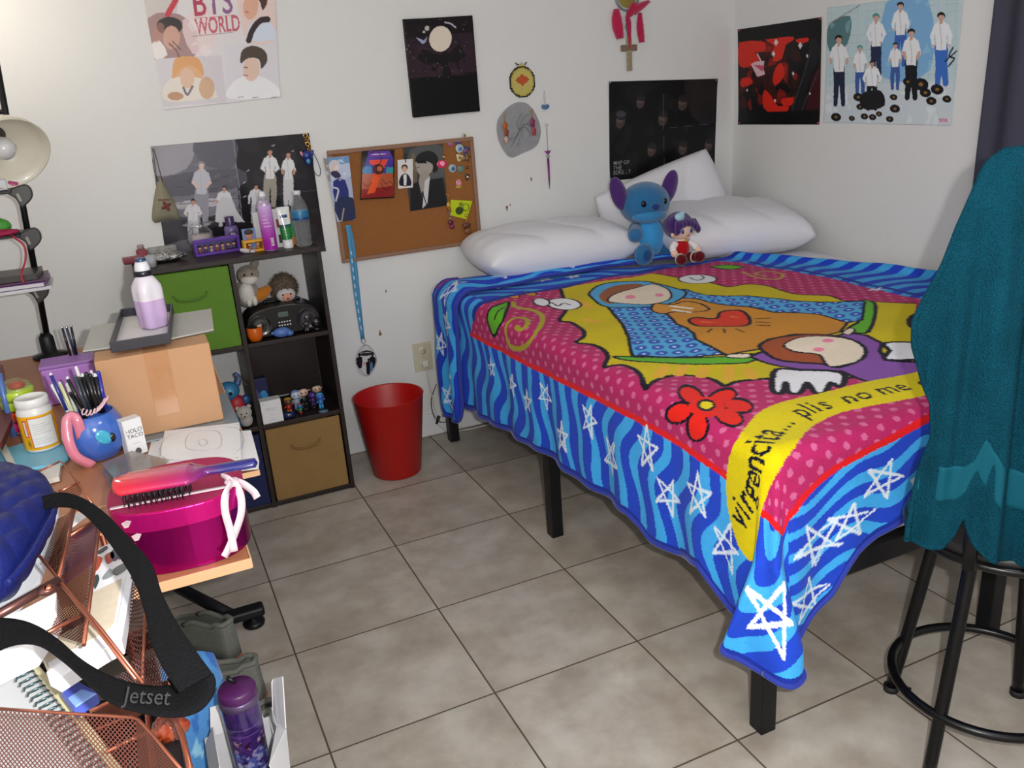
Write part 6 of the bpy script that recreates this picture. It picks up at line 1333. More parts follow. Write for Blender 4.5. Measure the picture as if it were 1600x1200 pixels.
# --- cardboard box with folders, tray and bottle
CBX = mat('cardboard', '#b58a66', .75, var=.07, vscale=7, bump=.1, bscale=300)
ac = tag(obj('acrylic_board', MB().box((-.19, -1.275, Z+.004), (.30, .24, .006), bev=.002), mat('acrylic', '#8f9aa2', .15, trans=.3, var=.02)), 'grey clear acrylic board lying under the cardboard box', 'board')
bxx = thing('cardboard_box', 'closed brown cardboard box standing on the desk with clear tape', 'box', (-.19, -1.27, Z+.008))
zb_ = Z+.008; hb = .188
obj('box_body', MB().box((-.19, -1.262, zb_+hb/2), (.24, .195, hb), bev=.003), CBX, bxx)
obj('tape', MB().box((-.185, -1.3604, zb_+hb*.5+.02), (.05, .0008, hb-.04)), mat('clear_tape', '#b48560', .2, var=.1, vscale=50, coat=.3), bxx)
obj('tape', MB().box((-.185, -1.29, zb_+hb+.0006), (.05, .14, .0008)), mat('clear_tape', '#b48560', .2, var=.1, vscale=50, coat=.3), bxx)
zt = zb_+hb+.001
fo = thing('folder', 'pale grey folder lying across the top of the cardboard box', 'folder', (-.19, -1.2, zt))
def quad_slab(name, px, z, th, m, parent=None, bev=.0006, zs=None):
    """horizontal or tilted board: outline from photo points, each at height z (or its own in zs), thickness th downward"""
    P = [at(x, y, 2, (zs[i] if zs else z)) for i, (x, y) in enumerate(px)]; n = len(P); c = sum(P, Vector())/n
    nn = Vector((0, 0, 0))
    for i in range(n): nn += (P[i]-c).cross(P[(i+1) % n]-c)
    nn.normalize(); 
    if nn.dot(CAM-c) < 0: nn = -nn
    b2 = bmesh.new(); V = [b2.verts.new(p) for p in P]; T_ = [b2.verts.new(p-nn*th) for p in P]; b2.faces.new(V); b2.faces.new(T_[::-1])
    for i in range(n): b2.faces.new((V[i], T_[i], T_[(i+1) % n], V[(i+1) % n]))
    bmesh.ops.recalc_face_normals(b2, faces=b2.faces[:])
    if bev: bmesh.ops.bevel(b2, geom=b2.edges[:], offset=min(bev, th*.4), segments=1, affect='EDGES')
    return obj(name, MB().merge(b2), m, parent)
FOL = C_('#a8a7a2', .45)
quad_slab('folder_sheet', [(129, 548), (143, 509), (182, 504), (330, 482), (334, 514), (268, 528)], zt+.006, .004, FOL, fo)
quad_slab('folder_edge', [(129, 549), (334, 516), (334, 518), (129, 552)], zt+.001, .001, C_('#6f6d6a', .5), fo)
tr = thing('box_lid', 'black shallow box lid with white lining under the big bottle', 'box', tuple(at(225, 540, 2, zt+.008)))
P4 = [at(x, y, 2, zt+.008) for x, y in [(176, 551), (266, 536), (271, 488), (192, 497)]]
c_ = sum(P4, Vector())/4; DKG = C_('#2c2c34', .4)
obj('lid_floor', MB().prism([(p.x, p.y) for p in P4], .003, Matrix.Translation((0, 0, zt+.008))), C_('#cfcccd', .5), tr)
b = MB()
for i in range(4):
    a_, d_ = P4[i], P4[(i+1) % 4]; m_ = (a_+d_)/2; L_ = (d_-a_).length; ang = math.atan2(d_.y-a_.y, d_.x-a_.x); b.box((m_.x, m_.y, zt+.02), (L_+.004, .004, .024), rot=ang, bev=.001)
obj('lid_wall', b, DKG, tr)
# big bottle, half full of violet liquid
BP = at(242, 511, 2, zt+.012)+Vector((0, .005, 0)); bo = thing('laundry_bottle', 'large translucent bottle half full of lilac liquid with a blue tipped cap', 'bottle', tuple(BP))
sqf = lambda a_, z: (1/max(abs(math.cos(a_)), abs(math.sin(a_)))**.55) if z < .14 else 1
def sect(prof, rot): return MB().lathe([(r*.74, z*.88) for r, z in prof], BP, rot, 40, fn=lambda a_, z: 1+(.12*(abs(math.cos(2*a_))**.8)) if 0 else 1+.10*math.cos(4*(a_+.3)) if z < .11 else 1)
obj('bottle_body', sect([(0, 0), (.036, 0), (.041, .006), (.043, .04), (.043, .078)], None), C_('#c3a8d0', .25), bo)
obj('clear_part', sect([(.043, .078), (.0435, .10), (.042, .115), (.030, .136), (.0225, .142), (.021, .148), (0, .148)], None), C_('#dcd6e0', .3), bo)
obj('neck_ring', MB().lathe([(0, .125), (.019, .125), (.020, .128), (.020, .136), (.018, .138), (0, .138)], BP), C_('#141422', .25), bo)
obj('cap', MB().lathe([(.017, .137), (.0175, .143), (.015, .154), (.012, .159), (0, .159)], BP), C_('#dcdce2', .3), bo)
obj('cap_tip', MB().lathe([(.012, .158), (.012, .165), (.011, .167), (0, .167)], BP), C_('#2c4468', .3), bo)

# --- lavender box with brushes
P = at(118, 640, 2, Z); lb = thing('lavender_box', 'lavender cardboard box at the back of the desk with brushes sticking out', 'box', (-.40, -.93, Z))
obj('box_body', MB().box((-.398, -.915, Z+.048), (.125, .09, .096), bev=.004), C_('#b07acc', .45), lb)
obj('box_lid', MB().box((-.398, -.915, Z+.1005), (.130, .095, .008), bev=.002), C_('#9a6cb4', .45), lb)
for i, (a_, e_) in enumerate([((112, 562), (97, 512)), ((119, 562), (104, 512)), ((122, 562), (111, 510))]):
    A, B = at(*a_, 1, -.885), at(*e_, 1, -.875); t_ = thing('paint_brush', ['dark brush leaning leftmost of the three behind the lavender box', 'dark blue brush in the middle of the three behind the lavender box', 'dark brush nearest the cardboard box of the three'][i], 'brush', (A.x, A.y, Z+.105), 'brushes behind the lavender box')
    A = Vector((A.x, A.y, Z+.104)); obj('brush_handle', MB().tube([A, A.lerp(B, .55), B], [.003, .0034, .0028], 8), C_(['#141420', '#1c2748', '#181418'][i], .3), t_)
    obj('ferrule_tip', MB().ell(B, (.0035, .0035, .005)), SIL, t_)

# --- round blue mug with pens
M0 = Vector((-.338, -1.405, Z)); mg = thing('mug', 'big glossy blue mug with pink ribbon handles full of pens', 'mug', tuple(M0))
MBL = mat('mug_blue', '#3a63b8', .14, var=.03, coat=.7); MPK = mat('mug_pink', '#d07a90', .16, var=.03, coat=.6); MLB = mat('mug_light', '#3fa4c4', .15, var=.02, coat=.6)
obj('mug_body', MB().lathe([(0, 0), (.036, 0), (.046, .006), (.060, .03), (.064, .055), (.060, .08), (.049, .101), (.046, .103), (.044, .1), (.054, .08), (.057, .055), (.052, .03), (.038, .012), (0, .010)], M0, seg=56), MBL, mg)
def on_mug(px, py, r, m, dz=0, name='light_patch', flat=.004, rz=None):
    d_ = ray(px, py).normalized(); c_ = M0+Vector((0, 0, .053)); R0 = .0645
    # nearest point of the round body to the sight line
    t0 = (c_-CAM).dot(d_); q = CAM+d_*t0; off = (q-c_); l2 = max(0, R0*R0-off.length_squared); hit = q-d_*math.sqrt(l2); n_ = (hit-c_).normalized()
    hit = c_+n_*Vector((n_.x*.064, n_.y*.064, n_.z*.056)).length
    qt = Vector((0, 1, 0)).rotation_difference(n_).to_matrix().to_4x4()
    return obj(name, MB().ell(hit, (r[0], flat, r[1]), qt), m, mg)
on_mug(162, 683, (.014, .018), MLB); on_mug(176, 683, (.0075, .010), C_('#0a0a10', .1, coat=.8), name='dark_spot', flat=.0065); on_mug(183, 716, (.020, .006), MLB); on_mug(176, 645, (.004, .006), MLB)
on_mug(126, 652, (.007, .004), C_('#e8e8f0', .15), name='gloss_spot') if 0 else None
hp = [at(x, y, 1, M0.y-o) for x, y, o in [(103, 662, .045), (106, 650, .045), (116, 648, .05), (124, 660, .058), (128, 684, .05), (120, 686, .058)]]
strap(b := MB(), [at(128, 684, 1, M0.y-.052), at(122, 660, 1, M0.y-.052), at(113, 650, 1, M0.y-.046), at(105, 658, 1, M0.y-.050), at(105, 674, 1, M0.y-.056), at(109, 694, 1, M0.y-.064), at(120, 714, 1, M0.y-.066), at(145, 727, 1, M0.y-.058)], .020, .009, (0, 1, .2))
obj('handle', b, MPK, mg)
pens = [(100, 632, 78, 582, '#23307a', 'blue pencil at the left of the mug', 'pencil'), (104, 640, 80, 600, '#d8d8dc', 'white pen leaning furthest left in the mug', 'pen'), (108, 642, 88, 608, '#cfc9c9', 'white pen with a red base in the mug', 'pen'), (112, 640, 92, 596, '#c9d0a0', 'pale green pen behind the white ones in the mug', 'pen'), (118, 640, 104, 598, '#c8ccc8', 'clear pen with green grip in the mug', 'pen'),
        (126, 640, 108, 612, '#101014', 'short black pen in front in the mug', 'pen'), (130, 640, 104, 588, '#1c1c20', 'black pen leftmost of the dark bunch', 'pen'), (134, 638, 116, 586, '#39414c', 'slate grey pen in the dark bunch', 'pen'), (140, 636, 122, 588, '#2c3038', 'dark grey pen in the middle of the bunch', 'pen'), (144, 634, 128, 584, '#101014', 'black marker behind the grey pens', 'marker'), (150, 632, 134, 582, '#121216', 'black marker fourth from the right in the mug', 'marker'), (154, 630, 140, 584, '#101016', 'black marker left of the white topped one', 'marker'), (158, 628, 148, 584, '#16161a', 'thick black marker next to the blue one', 'marker'), (162, 624, 153, 580, '#2a2c9a', 'blue marker at the right side of the mug', 'marker'), (128, 600, 118, 572, '#e0dce0', 'white capped pen standing highest in the mug', 'pen'), (146, 596, 142, 578, '#d8d8dc', 'white rounded pen tip behind the markers', 'pen')]
for i, (x0, y0, x1, y1, c, lbl, cat) in enumerate(pens):
    yy = M0.y-.02+.004*(i % 5)+(.03 if y0 < 610 else 0); B = at(x1, y1, 1, yy+.01); A = at(x0, y0, 1, yy); d_ = (A-B).normalized(); r_ = .0048 if cat == 'marker' else .0036
    t_ = thing('pen' if cat != 'pencil' else 'pencil', lbl, cat, tuple(A), 'pens in the blue mug'); L_ = (A-B).length+.05; E_ = B+d_*min(L_, .085)
    obj('barrel', MB().tube([B+d_*.006, E_], r_, 10), C_(c, .25), t_); obj('tip', MB().ell(B+d_*.005, (r_*.95, r_*.95, r_*1.4)), C_('#c8c8cc' if i % 3 == 0 else c, .3), t_)
sc_ = thing('scrunchie', 'pale pink coiled hair tie hung over the rim of the blue mug', 'hair tie', tuple(M0+Vector((.02, -.05, .1))))
pts = [at(x, y, 1, M0.y-.03) for x, y in [(128, 643), (140, 645), (152, 640), (160, 632), (166, 622)]]; P_ = cr([tuple(q) for q in pts], 14); b = MB()
b.tube([Vector(q)+Vector((.004*math.cos(i*.9), .004*math.sin(i*.9), .005*math.sin(i*.9+1))) for i, q in enumerate(P_)], .0018, 6); obj('coil', b, C_('#d9b4bc', .35), sc_)

# --- white jar with yellow label on a light blue board
bb = thing('blue_board', 'light blue plastic tray board under the white and yellow jar', 'tray', tuple(at(60, 722, 2, Z)))
quad_slab('board', [(-30, 712), (40, 690), (100, 694), (108, 712), (96, 724), (45, 732), (-30, 745)], Z+.010, .009, C_('#6fb4cf', .35), bb, bev=.003)
J0 = at(68, 706, 2, Z+.011)+Vector((.0, .034, 0)); J0 = Vector((-.452, -1.30, Z+.011)); jj = thing('glue_jar', 'white screw top jar with a yellow edged label on the light blue tray', 'jar', tuple(J0))
n_, m2 = 90, 60; co = []; UU = []; VV = []
for j in range(m2):
    for i in range(n_): a_ = 2*PI*i/(n_-1); v = j/(m2-1); co.append((J0.x+.0362*math.cos(a_), J0.y+.0362*math.sin(a_), J0.z+.006+.078*v)); UU.append(a_*.0362); VV.append(v*.078)
pp = Paint(np.stack([np.array(UU), np.array(VV)], 1), None, '#e0a814'); uc = (math.atan2(CAM.y-J0.y, CAM.x-J0.x) % (2*PI))*.0362
pp.raw([(uc-.020, .004), (uc+.038, .004), (uc+.038, .074), (uc-.020, .074)], '#b8402a'); pp.raw([(uc-.0185, .0055), (uc+.0365, .0055), (uc+.0365, .0725), (uc-.0185, .0725)], '#d8d8d6')
for k in range(9): pp.raw([(uc-.012, .014+k*.0055), (uc+.018+.008*math.sin(k*2), .014+k*.0055), (uc+.018+.008*math.sin(k*2), .0152+k*.0055), (uc-.012, .0152+k*.0055)], '#a8a8ac', .7)
pp.raw([(uc-.034, .03), (uc-.022, .03), (uc-.022, .07), (uc-.034, .07)], '#b83030'); pp.raw([(uc-.031, .033), (uc-.025, .033), (uc-.025, .067), (uc-.031, .067)], '#d8c8c8'); 
for k in range(6): pp.raw([(uc-.031, .006+k*.0036), (uc-.024, .006+k*.0036), (uc-.024, .0078+k*.0036), (uc-.031, .0078+k*.0036)], '#2a2418')
obj('jar_body', MB().lathe([(0, 0), (.034, 0), (.036, .003), (.036, .086), (.034, .094), (.031, .098), (.031, .104), (0, .104)], J0, seg=48), C_('#d5d5d4', .35), jj)
fin('label', grid_mesh('label', np.array(co), n_, m2, pp.C), paper(.35, .2), jj)
obj('lid', MB().lathe([(.0325, .100), (.034, .102), (.034, .116), (.032, .119), (.029, .1195), (.0285, .1175), (0, .1175)], J0, seg=48, fn=lambda a_, z: 1+.01*math.sin(a_*40)), C_('#dadad9', .4), jj)
# stacked colourful clip-top tub
K0 = Vector((-.502, -1.12, Z)); kk_ = thing('stacking_tub', 'clear tub of stacked lime, orange and pink layers behind the white jar', 'tub', tuple(K0))
for nm_, z_, c in [('pink_layer', .03, '#d81f68'), ('orange_layer', .056, '#dc4a18'), ('lime_layer', .082, '#9cb81c'), ('lime_lid', .106, '#a8c42a')]:
    obj(nm_, MB().lathe([(0, 0), (.036, 0), (.038, .004), (.039, .019), (.036, .022), (0, .022)], K0+Vector((0, 0, z_-.022)), seg=36), C_(c, .2, coat=.5), kk_)
obj('clear_base', MB().lathe([(0, 0), (.03, 0), (.035, .007), (0, .008)], K0), C_('#b8a8ac', .2), kk_)
obj('clear_dome', MB().lathe([(.036, .106), (.032, .118), (.018, .126), (0, .128)], K0, seg=36), mat('clear_glass', '#e8ecec', .05), kk_)
obj('filling', MB().ell(K0+Vector((.005, 0, .112)), (.018, .016, .010)), C_('#a8401c', .5), kk_)
# white tube and red things at the very left
P = Vector((-.57, -1.18, Z)); wt = thing('white_bottle', 'white bottle with red cap cut by the left edge of the frame', 'bottle', tuple(P)); obj('bottle_body', MB().lathe([(0, 0), (.025, 0), (.027, .004), (.027, .13), (.02, .14), (0, .14)], P), C_('#c9cdd0', .35), wt); obj('cap', MB().lathe([(.019, .139), (.019, .16), (.012, .17), (0, .17)], P), C_('#c8341c', .35), wt)
tag(obj('blue_tube', MB().tube([P+Vector((.045, .03, 0)), P+Vector((.048, .03, .155))], .0075, 10), C_('#4f6fae', .3)), 'thin blue stick standing behind the red capped bottle', 'stick')
bk = thing('dark_book', 'dark book with a red and black cover leaning at the left frame edge', 'book', tuple(at(8, 690, 2, Z)))
quad_slab('cover', [(-30, 560), (4, 570), (18, 655), (2, 690), (-30, 700)], Z+.06, .014, C_('#5c1c20', .4), bk); quad_slab('spine', [(2, 690), (18, 655), (19, 663), (3, 702)], Z+.05, .004, C_('#111114', .4), bk)
quad_slab('white_frame', [(-6, 690), (4, 684), (30, 735), (22, 742)], Z+.03, .006, C_('#b8b8b0', .4), bk)
tag(quad_slab('tissue_pack', [(60, 735), (95, 724), (92, 745), (66, 752)], Z+.012, .010, C_('#c8c4bc', .4)), 'small crumpled pale pack on the desk behind the copper rail', 'pack')

# --- small white box reading HOLO TACO
hA, hB = at(203, 716, 2, Z), at(232, 706, 2, Z); u_ = (hB-hA).normalized(); n_ = Vector((-u_.y, u_.x, 0)); hw = (hB-hA).length; HM = Matrix(((u_.x, n_.x, 0), (u_.y, n_.y, 0), (0, 0, 1))).to_4x4()
ht = thing('small_white_box', 'small white carton printed HOLO TACO standing beside the blue mug', 'carton', tuple(hA)); hc = hA+u_*hw/2+n_*.014+Vector((0, 0, .042))
obj('box_body', MB().box(hc, (hw, .028, .082), rot=HM, bev=.0008), C_('#dcdcde', .4), ht)
fA = hA-n_*.0008; s = Sheet([fA+u_*.001+Vector((0, 0, .081)), fA+u_*(hw-.001)+Vector((0, 0, .081)), fA+u_*(hw-.001)+Vector((0, 0, .002)), fA+u_*.001+Vector((0, 0, .002))], base='#dcdcde', step=.0007); p = s.p
p.text('HOLO', (s.W/2, .027), (1, 0), (0, -1), .0125, '#3a3a40', .006, center=True); p.text('TACO', (s.W/2, .039), (1, 0), (0, -1), .0125, '#3a3a40', .006, center=True)
p.seg([(s.W*.3, .052), (s.W*.7, .052)], '#9a9aa0', .001); p.raw([(s.W*.5+.007*math.cos(t), .071+.008*math.sin(t)) for t in np.linspace(0, 6.2, 16)], '#54545c')
s.build('printed_front', paper(.4), ht)
# --- white folders and papers
pf = thing('document', 'white printed card lying on papers in front of the cardboard box', 'document', tuple(at(320, 700, 2, Z+.006)))
quad_slab('card', [(257, 673), (374, 660), (377, 713), (376, 722), (246, 733)], Z+.014, .003, C_('#dedee0', .4), pf)
LN = C_('#a8a8ac', .5)
def outline(px, z, w_=.0008, closed=True): return MB().tube([at(x, y, 2, z) for x, y in cr(px, 4, closed)], w_, 4, closed=closed)
obj('print_line', outline([(296, 678), (340, 674), (342, 700), (294, 702)], Z+.0142), LN, pf); obj('print_line', outline([(310, 690), (318, 686), (324, 692), (316, 697)], Z+.0142), LN, pf); obj('print_line', outline([(266, 680), (368, 668), (368, 708), (260, 718)], Z+.0142), LN, pf)
for x, y in [(371, 664), (370, 715)]: obj('corner_hole', MB().lathe([(0, 0), (.0015, 0), (0, .0006)], at(x, y, 2, Z+.0141)), C_('#505058', .5), pf)
tag(quad_slab('paper_sheet', [(240, 693), (260, 682), (392, 672), (405, 720), (404, 732), (360, 738), (240, 745)], Z+.007, .0015, C_('#d9d9dc', .5)), 'white paper sheets under the printed card at the desk edge', 'paper')
tag(quad_slab('envelope', [(236, 690), (262, 688), (256, 728), (226, 730)], Z+.0095, .001, C_('#cdcdd2', .5)), 'small white envelope beside the HOLO TACO carton', 'envelope')
# --- clear case with beads
cc = thing('bead_case', 'clear plastic case of tiny coloured beads in front of the blue mug', 'case', tuple(at(200, 735, 2, Z)))
CLR = mat('smoky_plastic', '#a39a92', .12, trans=.5, var=.05, alpha=.6)
quad_slab('case_lid', [(158, 724), (206, 704), (265, 718), (245, 740), (185, 755)], Z+.020, .0015, CLR, cc); quad_slab('case_base', [(158, 733), (206, 712), (265, 726), (245, 748), (172, 760)], Z+.004, .003, CLR, cc)
rs = random.Random(3); BC = ['#d8501c', '#c8281c', '#2a5aa8', '#d8a81c', '#3a8a5a', '#c83a6a', '#e0783c']; 
for k in range(34):
    x, y = rs.uniform(180, 246), 0; y = 745-(x-180)*.16+rs.uniform(-7, 5); tag(obj('bead', MB().ell(at(x, y, 2, Z+.0075)+Vector((0, 0, rs.uniform(0, .004))), (.0035, .0025, .0025), rs.uniform(0, 3), u=8, v=6), C_(BC[k % 7], .25)), 'tiny %s bead inside the clear plastic case' % ['orange', 'red', 'blue', 'yellow', 'green', 'pink', 'light orange'][k % 7], 'bead', 'beads in the clear case')

# --- pink hat box with ribbon and hair brush on it
ZP = Z; hbx = thing('gift_box', 'shiny magenta gift box with a glitter lid and white ribbon', 'gift box', (-.2, -1.90, ZP))
base = [tuple(at(x, y, 2, ZP).to_2d()) for x, y in [(256, 902), (300, 889), (345, 868), (372, 848), (386, 822)]]
cx, cy = -.197, -1.925
oval = []
for k in range(48):
    t = 2*PI*k/48; c_, s_ = math.cos(t), math.sin(t); n4 = 2.7; rx, ry = .106, .098; r0 = 1/((abs(c_)**n4+abs(s_)**n4)**(1/n4)); x, y = rx*r0*c_, ry*r0*s_
    r_ = -.08; oval.append((cx+x*math.cos(r_)-y*math.sin(r_), cy+x*math.sin(r_)+y*math.cos(r_)))
MAG = mat('magenta_foil', '#a00a6a', .2, metal=.85, var=.1, vscale=6); GLT = mat('pink_glitter', '#b01258', .35, metal=.3, var=.35, vscale=900, bump=.5, bscale=900); MAGB = mat('magenta_band', '#d0127e', .25, metal=.7, var=.05)
obj('box_body', MB().prism([(cx+(x-cx)*.97, cy+(y-cy)*.97) for x, y in oval], .098, Matrix.Translation((0, 0, ZP)), bev=.001), MAG, hbx)
hl = obj('lid', MB().prism(oval, .032, Matrix.Translation((0, 0, ZP+.078)), bev=.0015), MAGB, hbx)
obj('lid_top', MB().prism([(cx+(x-cx)*.985, cy+(y-cy)*.985) for x, y in oval], .0012, Matrix.Translation((0, 0, ZP+.1102))), GLT, hl)
ZL = ZP+.1115
RIB = mat('satin_ribbon', '#d8c4cc', .3, sheen=.3, var=.04)
def ribbon(Ls, w_, flat, name='ribbon', m=None, parent=None, th=.0009): b = MB(); strap(b, Ls, w_, th, flat); return obj(name, b, m or RIB, parent)
q1, q2 = at(172, 795, 2, ZL+.001), at(372, 757, 2, ZL+.001)
ribbon([q1, (q1+q2)/2+Vector((0, 0, .0005)), q2], .010, (0, 0, 1), parent=hbx)
kn = at(362, 752, 2, ZL+.004); obj('knot', MB().ell(kn, (.012, .010, .006)), RIB, hbx)
yR = kn.y
def rr(pts, w_, **k): ribbon([at(x, y, 1, kn.y-o) for x, y, o in pts], w_, (0, 1, .15), parent=hbx, **k)
rr([(362, 752, .01), (352, 775, .035), (352, 800, .04), (360, 830, .042), (366, 862, .05)], .012); rr([(366, 752, .01), (376, 775, .02), (377, 800, .028), (370, 825, .036), (358, 855, .045), (350, 870, .052)], .012); rr([(364, 750, 0), (380, 756, -.002), (396, 768, .0), (402, 778, .01)], .012)
rr([(345, 742, -.01), (354, 746, 0), (362, 752, .005)], .010)
for x, y in [(198, 816), (214, 836)]: quad_slab('paper_star', [(x-9, y+2), (x, y-3), (x+7, y-2), (x+3, y+7), (x-4, y+9)], ZL+.001, .001, C_('#d8b8c4', .4), hbx)
hbr = thing('hair_brush', 'glossy red to violet paddle hair brush lying on the pink box', 'hair brush', tuple(at(260, 790, 2, ZL)))
A, B = at(176, 764, 2, ZL+.028), at(322, 740, 2, ZL+.028); C2 = at(404, 722, 2, ZL+.026); ax = (B-A).normalized(); sd = Vector((-ax.y, ax.x, 0)).normalized(); H0 = at(248, 766, 2, ZL+.028)
L1 = (B-A).length; hl_ = L1/2; wH = .040; bxm = MB(); vs = []; fs = []; nS_, nR_ = 60, 16; pcol = []
tot = (C2-A).dot(ax)
for i in range(nS_):
    s_ = i/(nS_-1)*tot; k = s_/L1
    wd = wH*min(1, (max(.0, k)/.12)**.45 if k < .12 else 1) if k < .82 else max(.010, wH*(1-((k-.82)/.2)**1.3*.72) if k < 1.02 else .011+.003*math.sin((s_-L1)/(tot-L1+1e-6)*PI))
    wd = max(wd, .002) if i not in (0,) else .001; tk = .0135 if k < .85 else .0095
    if i == nS_-1: wd, tk = .001, .001
    if i == 0: tk = .003
    for j in range(nR_):
        a_ = 2*PI*j/nR_; q = A+ax*s_+sd*wd*math.cos(a_)+Vector((0, 0, tk*math.sin(a_)*(.9 if math.sin(a_) > 0 else .6)+.004)); vs.append(tuple(q))
        g = np.clip((k-.1)/1.15, 0, 1); c0, c1, c2_ = np.array(srgb('#d01c30')), np.array(srgb('#a01260')), np.array(srgb('#1c1c6c')); pcol.append(c0*(1-g*1.7)+c1*g*1.7 if g < .59 else c1*(1-(g-.59)/.41)+c2_*(g-.59)/.41)
F_ = np.array([[i*nR_+j, i*nR_+(j+1) % nR_, (i+1)*nR_+(j+1) % nR_, (i+1)*nR_+j] for i in range(nS_-1) for j in range(nR_)], np.int32)
fin('brush_body', raw_mesh('brush_body', np.array(vs), F_, np.array(pcol)), mat('brush_gloss', None, .12, vc=True, coat=.8, var=.01), hbr)
b = MB(); rs = random.Random(2); bc = 0
for i in range(13):
    for j in range(-3, 4):
        q = A+ax*(L1*(.10+i*.058))+sd*(j*.0082)+Vector((0, 0, -.002)); 
        if abs(j) == 3 and (i in (0, 12)): continue
        b.tube([q, q+Vector((rs.uniform(-.0015, .0015), rs.uniform(-.0015, .0015), -.024))], .0008, 5); b.ell(q+Vector((0, 0, -.0245)), .0014, u=6, v=4); bc += 1
o_ = obj('bristles', b, C_('#16161e', .3), hbr); o_['kind'] = 'stuff'
obj('cushion_pad', MB().ell(A+ax*(L1*.47)+Vector((0, 0, .0005)), (L1*.40, .028, .004), Matrix(((ax.x, sd.x, 0), (ax.y, sd.y, 0), (0, 0, 1))).to_4x4()), C_('#3a1420', .4), hbr)

# ================================================================ lamp pole with clipped trays
YL = -.42; pt_, pb_ = at(4, 150, 1, YL), at(80, 560, 1, YL); dirp = (pt_-pb_).normalized(); top_ = pt_+dirp*((1.86-pt_.z)/dirp.z); bot_ = pb_+dirp*((Z+.002-pb_.z)/dirp.z)
lp = thing('lamp_pole', 'black pole lamp with clip on trays and a frosted shade at the left', 'lamp', tuple(bot_))
obj('pole', MB().tube([bot_, top_], .009, 12), BLK, lp)
obj('base_collar', MB().lathe([(0, 0), (.05, 0), (.05, .006), (.022, .012), (.021, .06), (.013, .075), (0, .076)], bot_), BLK, lp)
sc0 = at(6, 232, 1, YL-.09); axd = (Vector((.35, -.75, -.55))).normalized(); SHM = Vector((0, 0, 1)).rotation_difference(axd).to_matrix()
SHD = mat('frosted_shade', '#ddd8c8', .3, trans=.1, var=.04, coat=.5)
obj('shade', MB().lathe([(.028, -.07), (.05, -.062), (.085, -.035), (.105, .0), (.113, .03), (.110, .031), (.101, .0), (.081, -.031), (.047, -.056), (.026, -.064)], sc0, SHM, 48), SHD, lp)
obj('bulb', MB().lathe([(0, .03), (.02, .026), (.031, .008), (.029, -.012), (.016, -.035), (.013, -.06), (0, -.06)], sc0, SHM, 30), C_('#cfcfcf', .15, coat=.5), lp)
obj('shade_socket', MB().cyl(sc0-axd*.058, sc0-axd*.105, .032, .026), C_('#35332f', .4), lp)
obj('lamp_arm', MB().tube([sc0-axd*.10, sc0-axd*.14, pb_+dirp*((1.47-pb_.z)/dirp.z)], .007, 8, smooth=6), BLK, lp)
ul = obj('uplight_shade', MB().lathe([(.02, 0), (.06, .02), (.10, .07), (.098, .071), (.058, .024), (.018, .004)], top_-Vector((0, 0, .03)), None, 36), SHD, lp)
obj('uplight_bulb', MB().ell(top_+Vector((0, 0, .015)), (.018, .018, .022)), mat('glow_bulb', '#ffe6bc', .5, emit=6, var=0), ul)
for i, (x, y) in enumerate([(38, 305), (52, 372), (64, 455)]):
    c_ = at(x-4, y, 1, YL-.035); h_ = obj('clip', MB().prism([(q[0], q[1]) for q in cr([(-.034, .012), (-.01, .026), (.018, .030), (.030, .014), (.026, -.010), (.002, -.030), (-.008, -.032), (-.016, -.006)], 4, True)], .022, Matrix.Translation(c_) @ Matrix(((1, 0, 0, 0), (0, 0, -1, 0), (0, 1, 0, 0), (0, 0, 0, 1))), bev=.004), mat('clip_grey', '#2c2c2e', .4), lp)
    obj('clip_insert', MB().box(c_+Vector((-.006, -.024, -.004)), (.008, .003, .024), rot=(0, R_(-12), 0), bev=.001), C_('#8a8a80', .4), h_)
    obj('tray', MB().box(c_+Vector((-.14, .02, .015)), (.24, .14, .008), bev=.003), C_('#26262a', .4), lp)
def on_tray(i): return at([38, 52, 64][i]-4, [305, 372, 455][i], 1, YL-.035)+Vector((-.14, .0, .0195))
t0, t1, t2 = on_tray(0), on_tray(1), on_tray(2)
tag(obj('white_box', MB().box(t0+Vector((.08, -.01, .016)), (.06, .04, .03), rot=.1, bev=.002), C_('#b4b8c0', .4)), 'small pale box on the highest tray of the lamp pole', 'box')
tag(obj('pink_wrapper', MB().ell(t0+Vector((.125, -.005, .012)), (.014, .012, .012), fn=blob), C_('#b04a7a', .4)), 'small pink wrapper beside the pale box on the highest tray', 'wrapper')
gb = tag(obj('green_pouch', MB().ell(t1+Vector((.055, .0, .024)), (.045, .03, .026)), mat('green_dots', '#4a9a3a', .5, var=.5, vscale=120)), 'green dotted pouch on the middle tray of the lamp pole', 'pouch')
tag(obj('pink_cloth', MB().ell(t1+Vector((.04, -.045, .008)), (.07, .03, .016), fn=blob), C_('#a01848', .7, bump=.3)), 'crumpled crimson cloth hanging off the middle tray', 'cloth')
tag(obj('black_device', MB().box(t1+Vector((.105, -.04, .008)), (.03, .02, .014), rot=(.2, .2, .2), bev=.003), C_('#1a1a1c', .4)), 'small black device at the front of the middle tray', 'device')
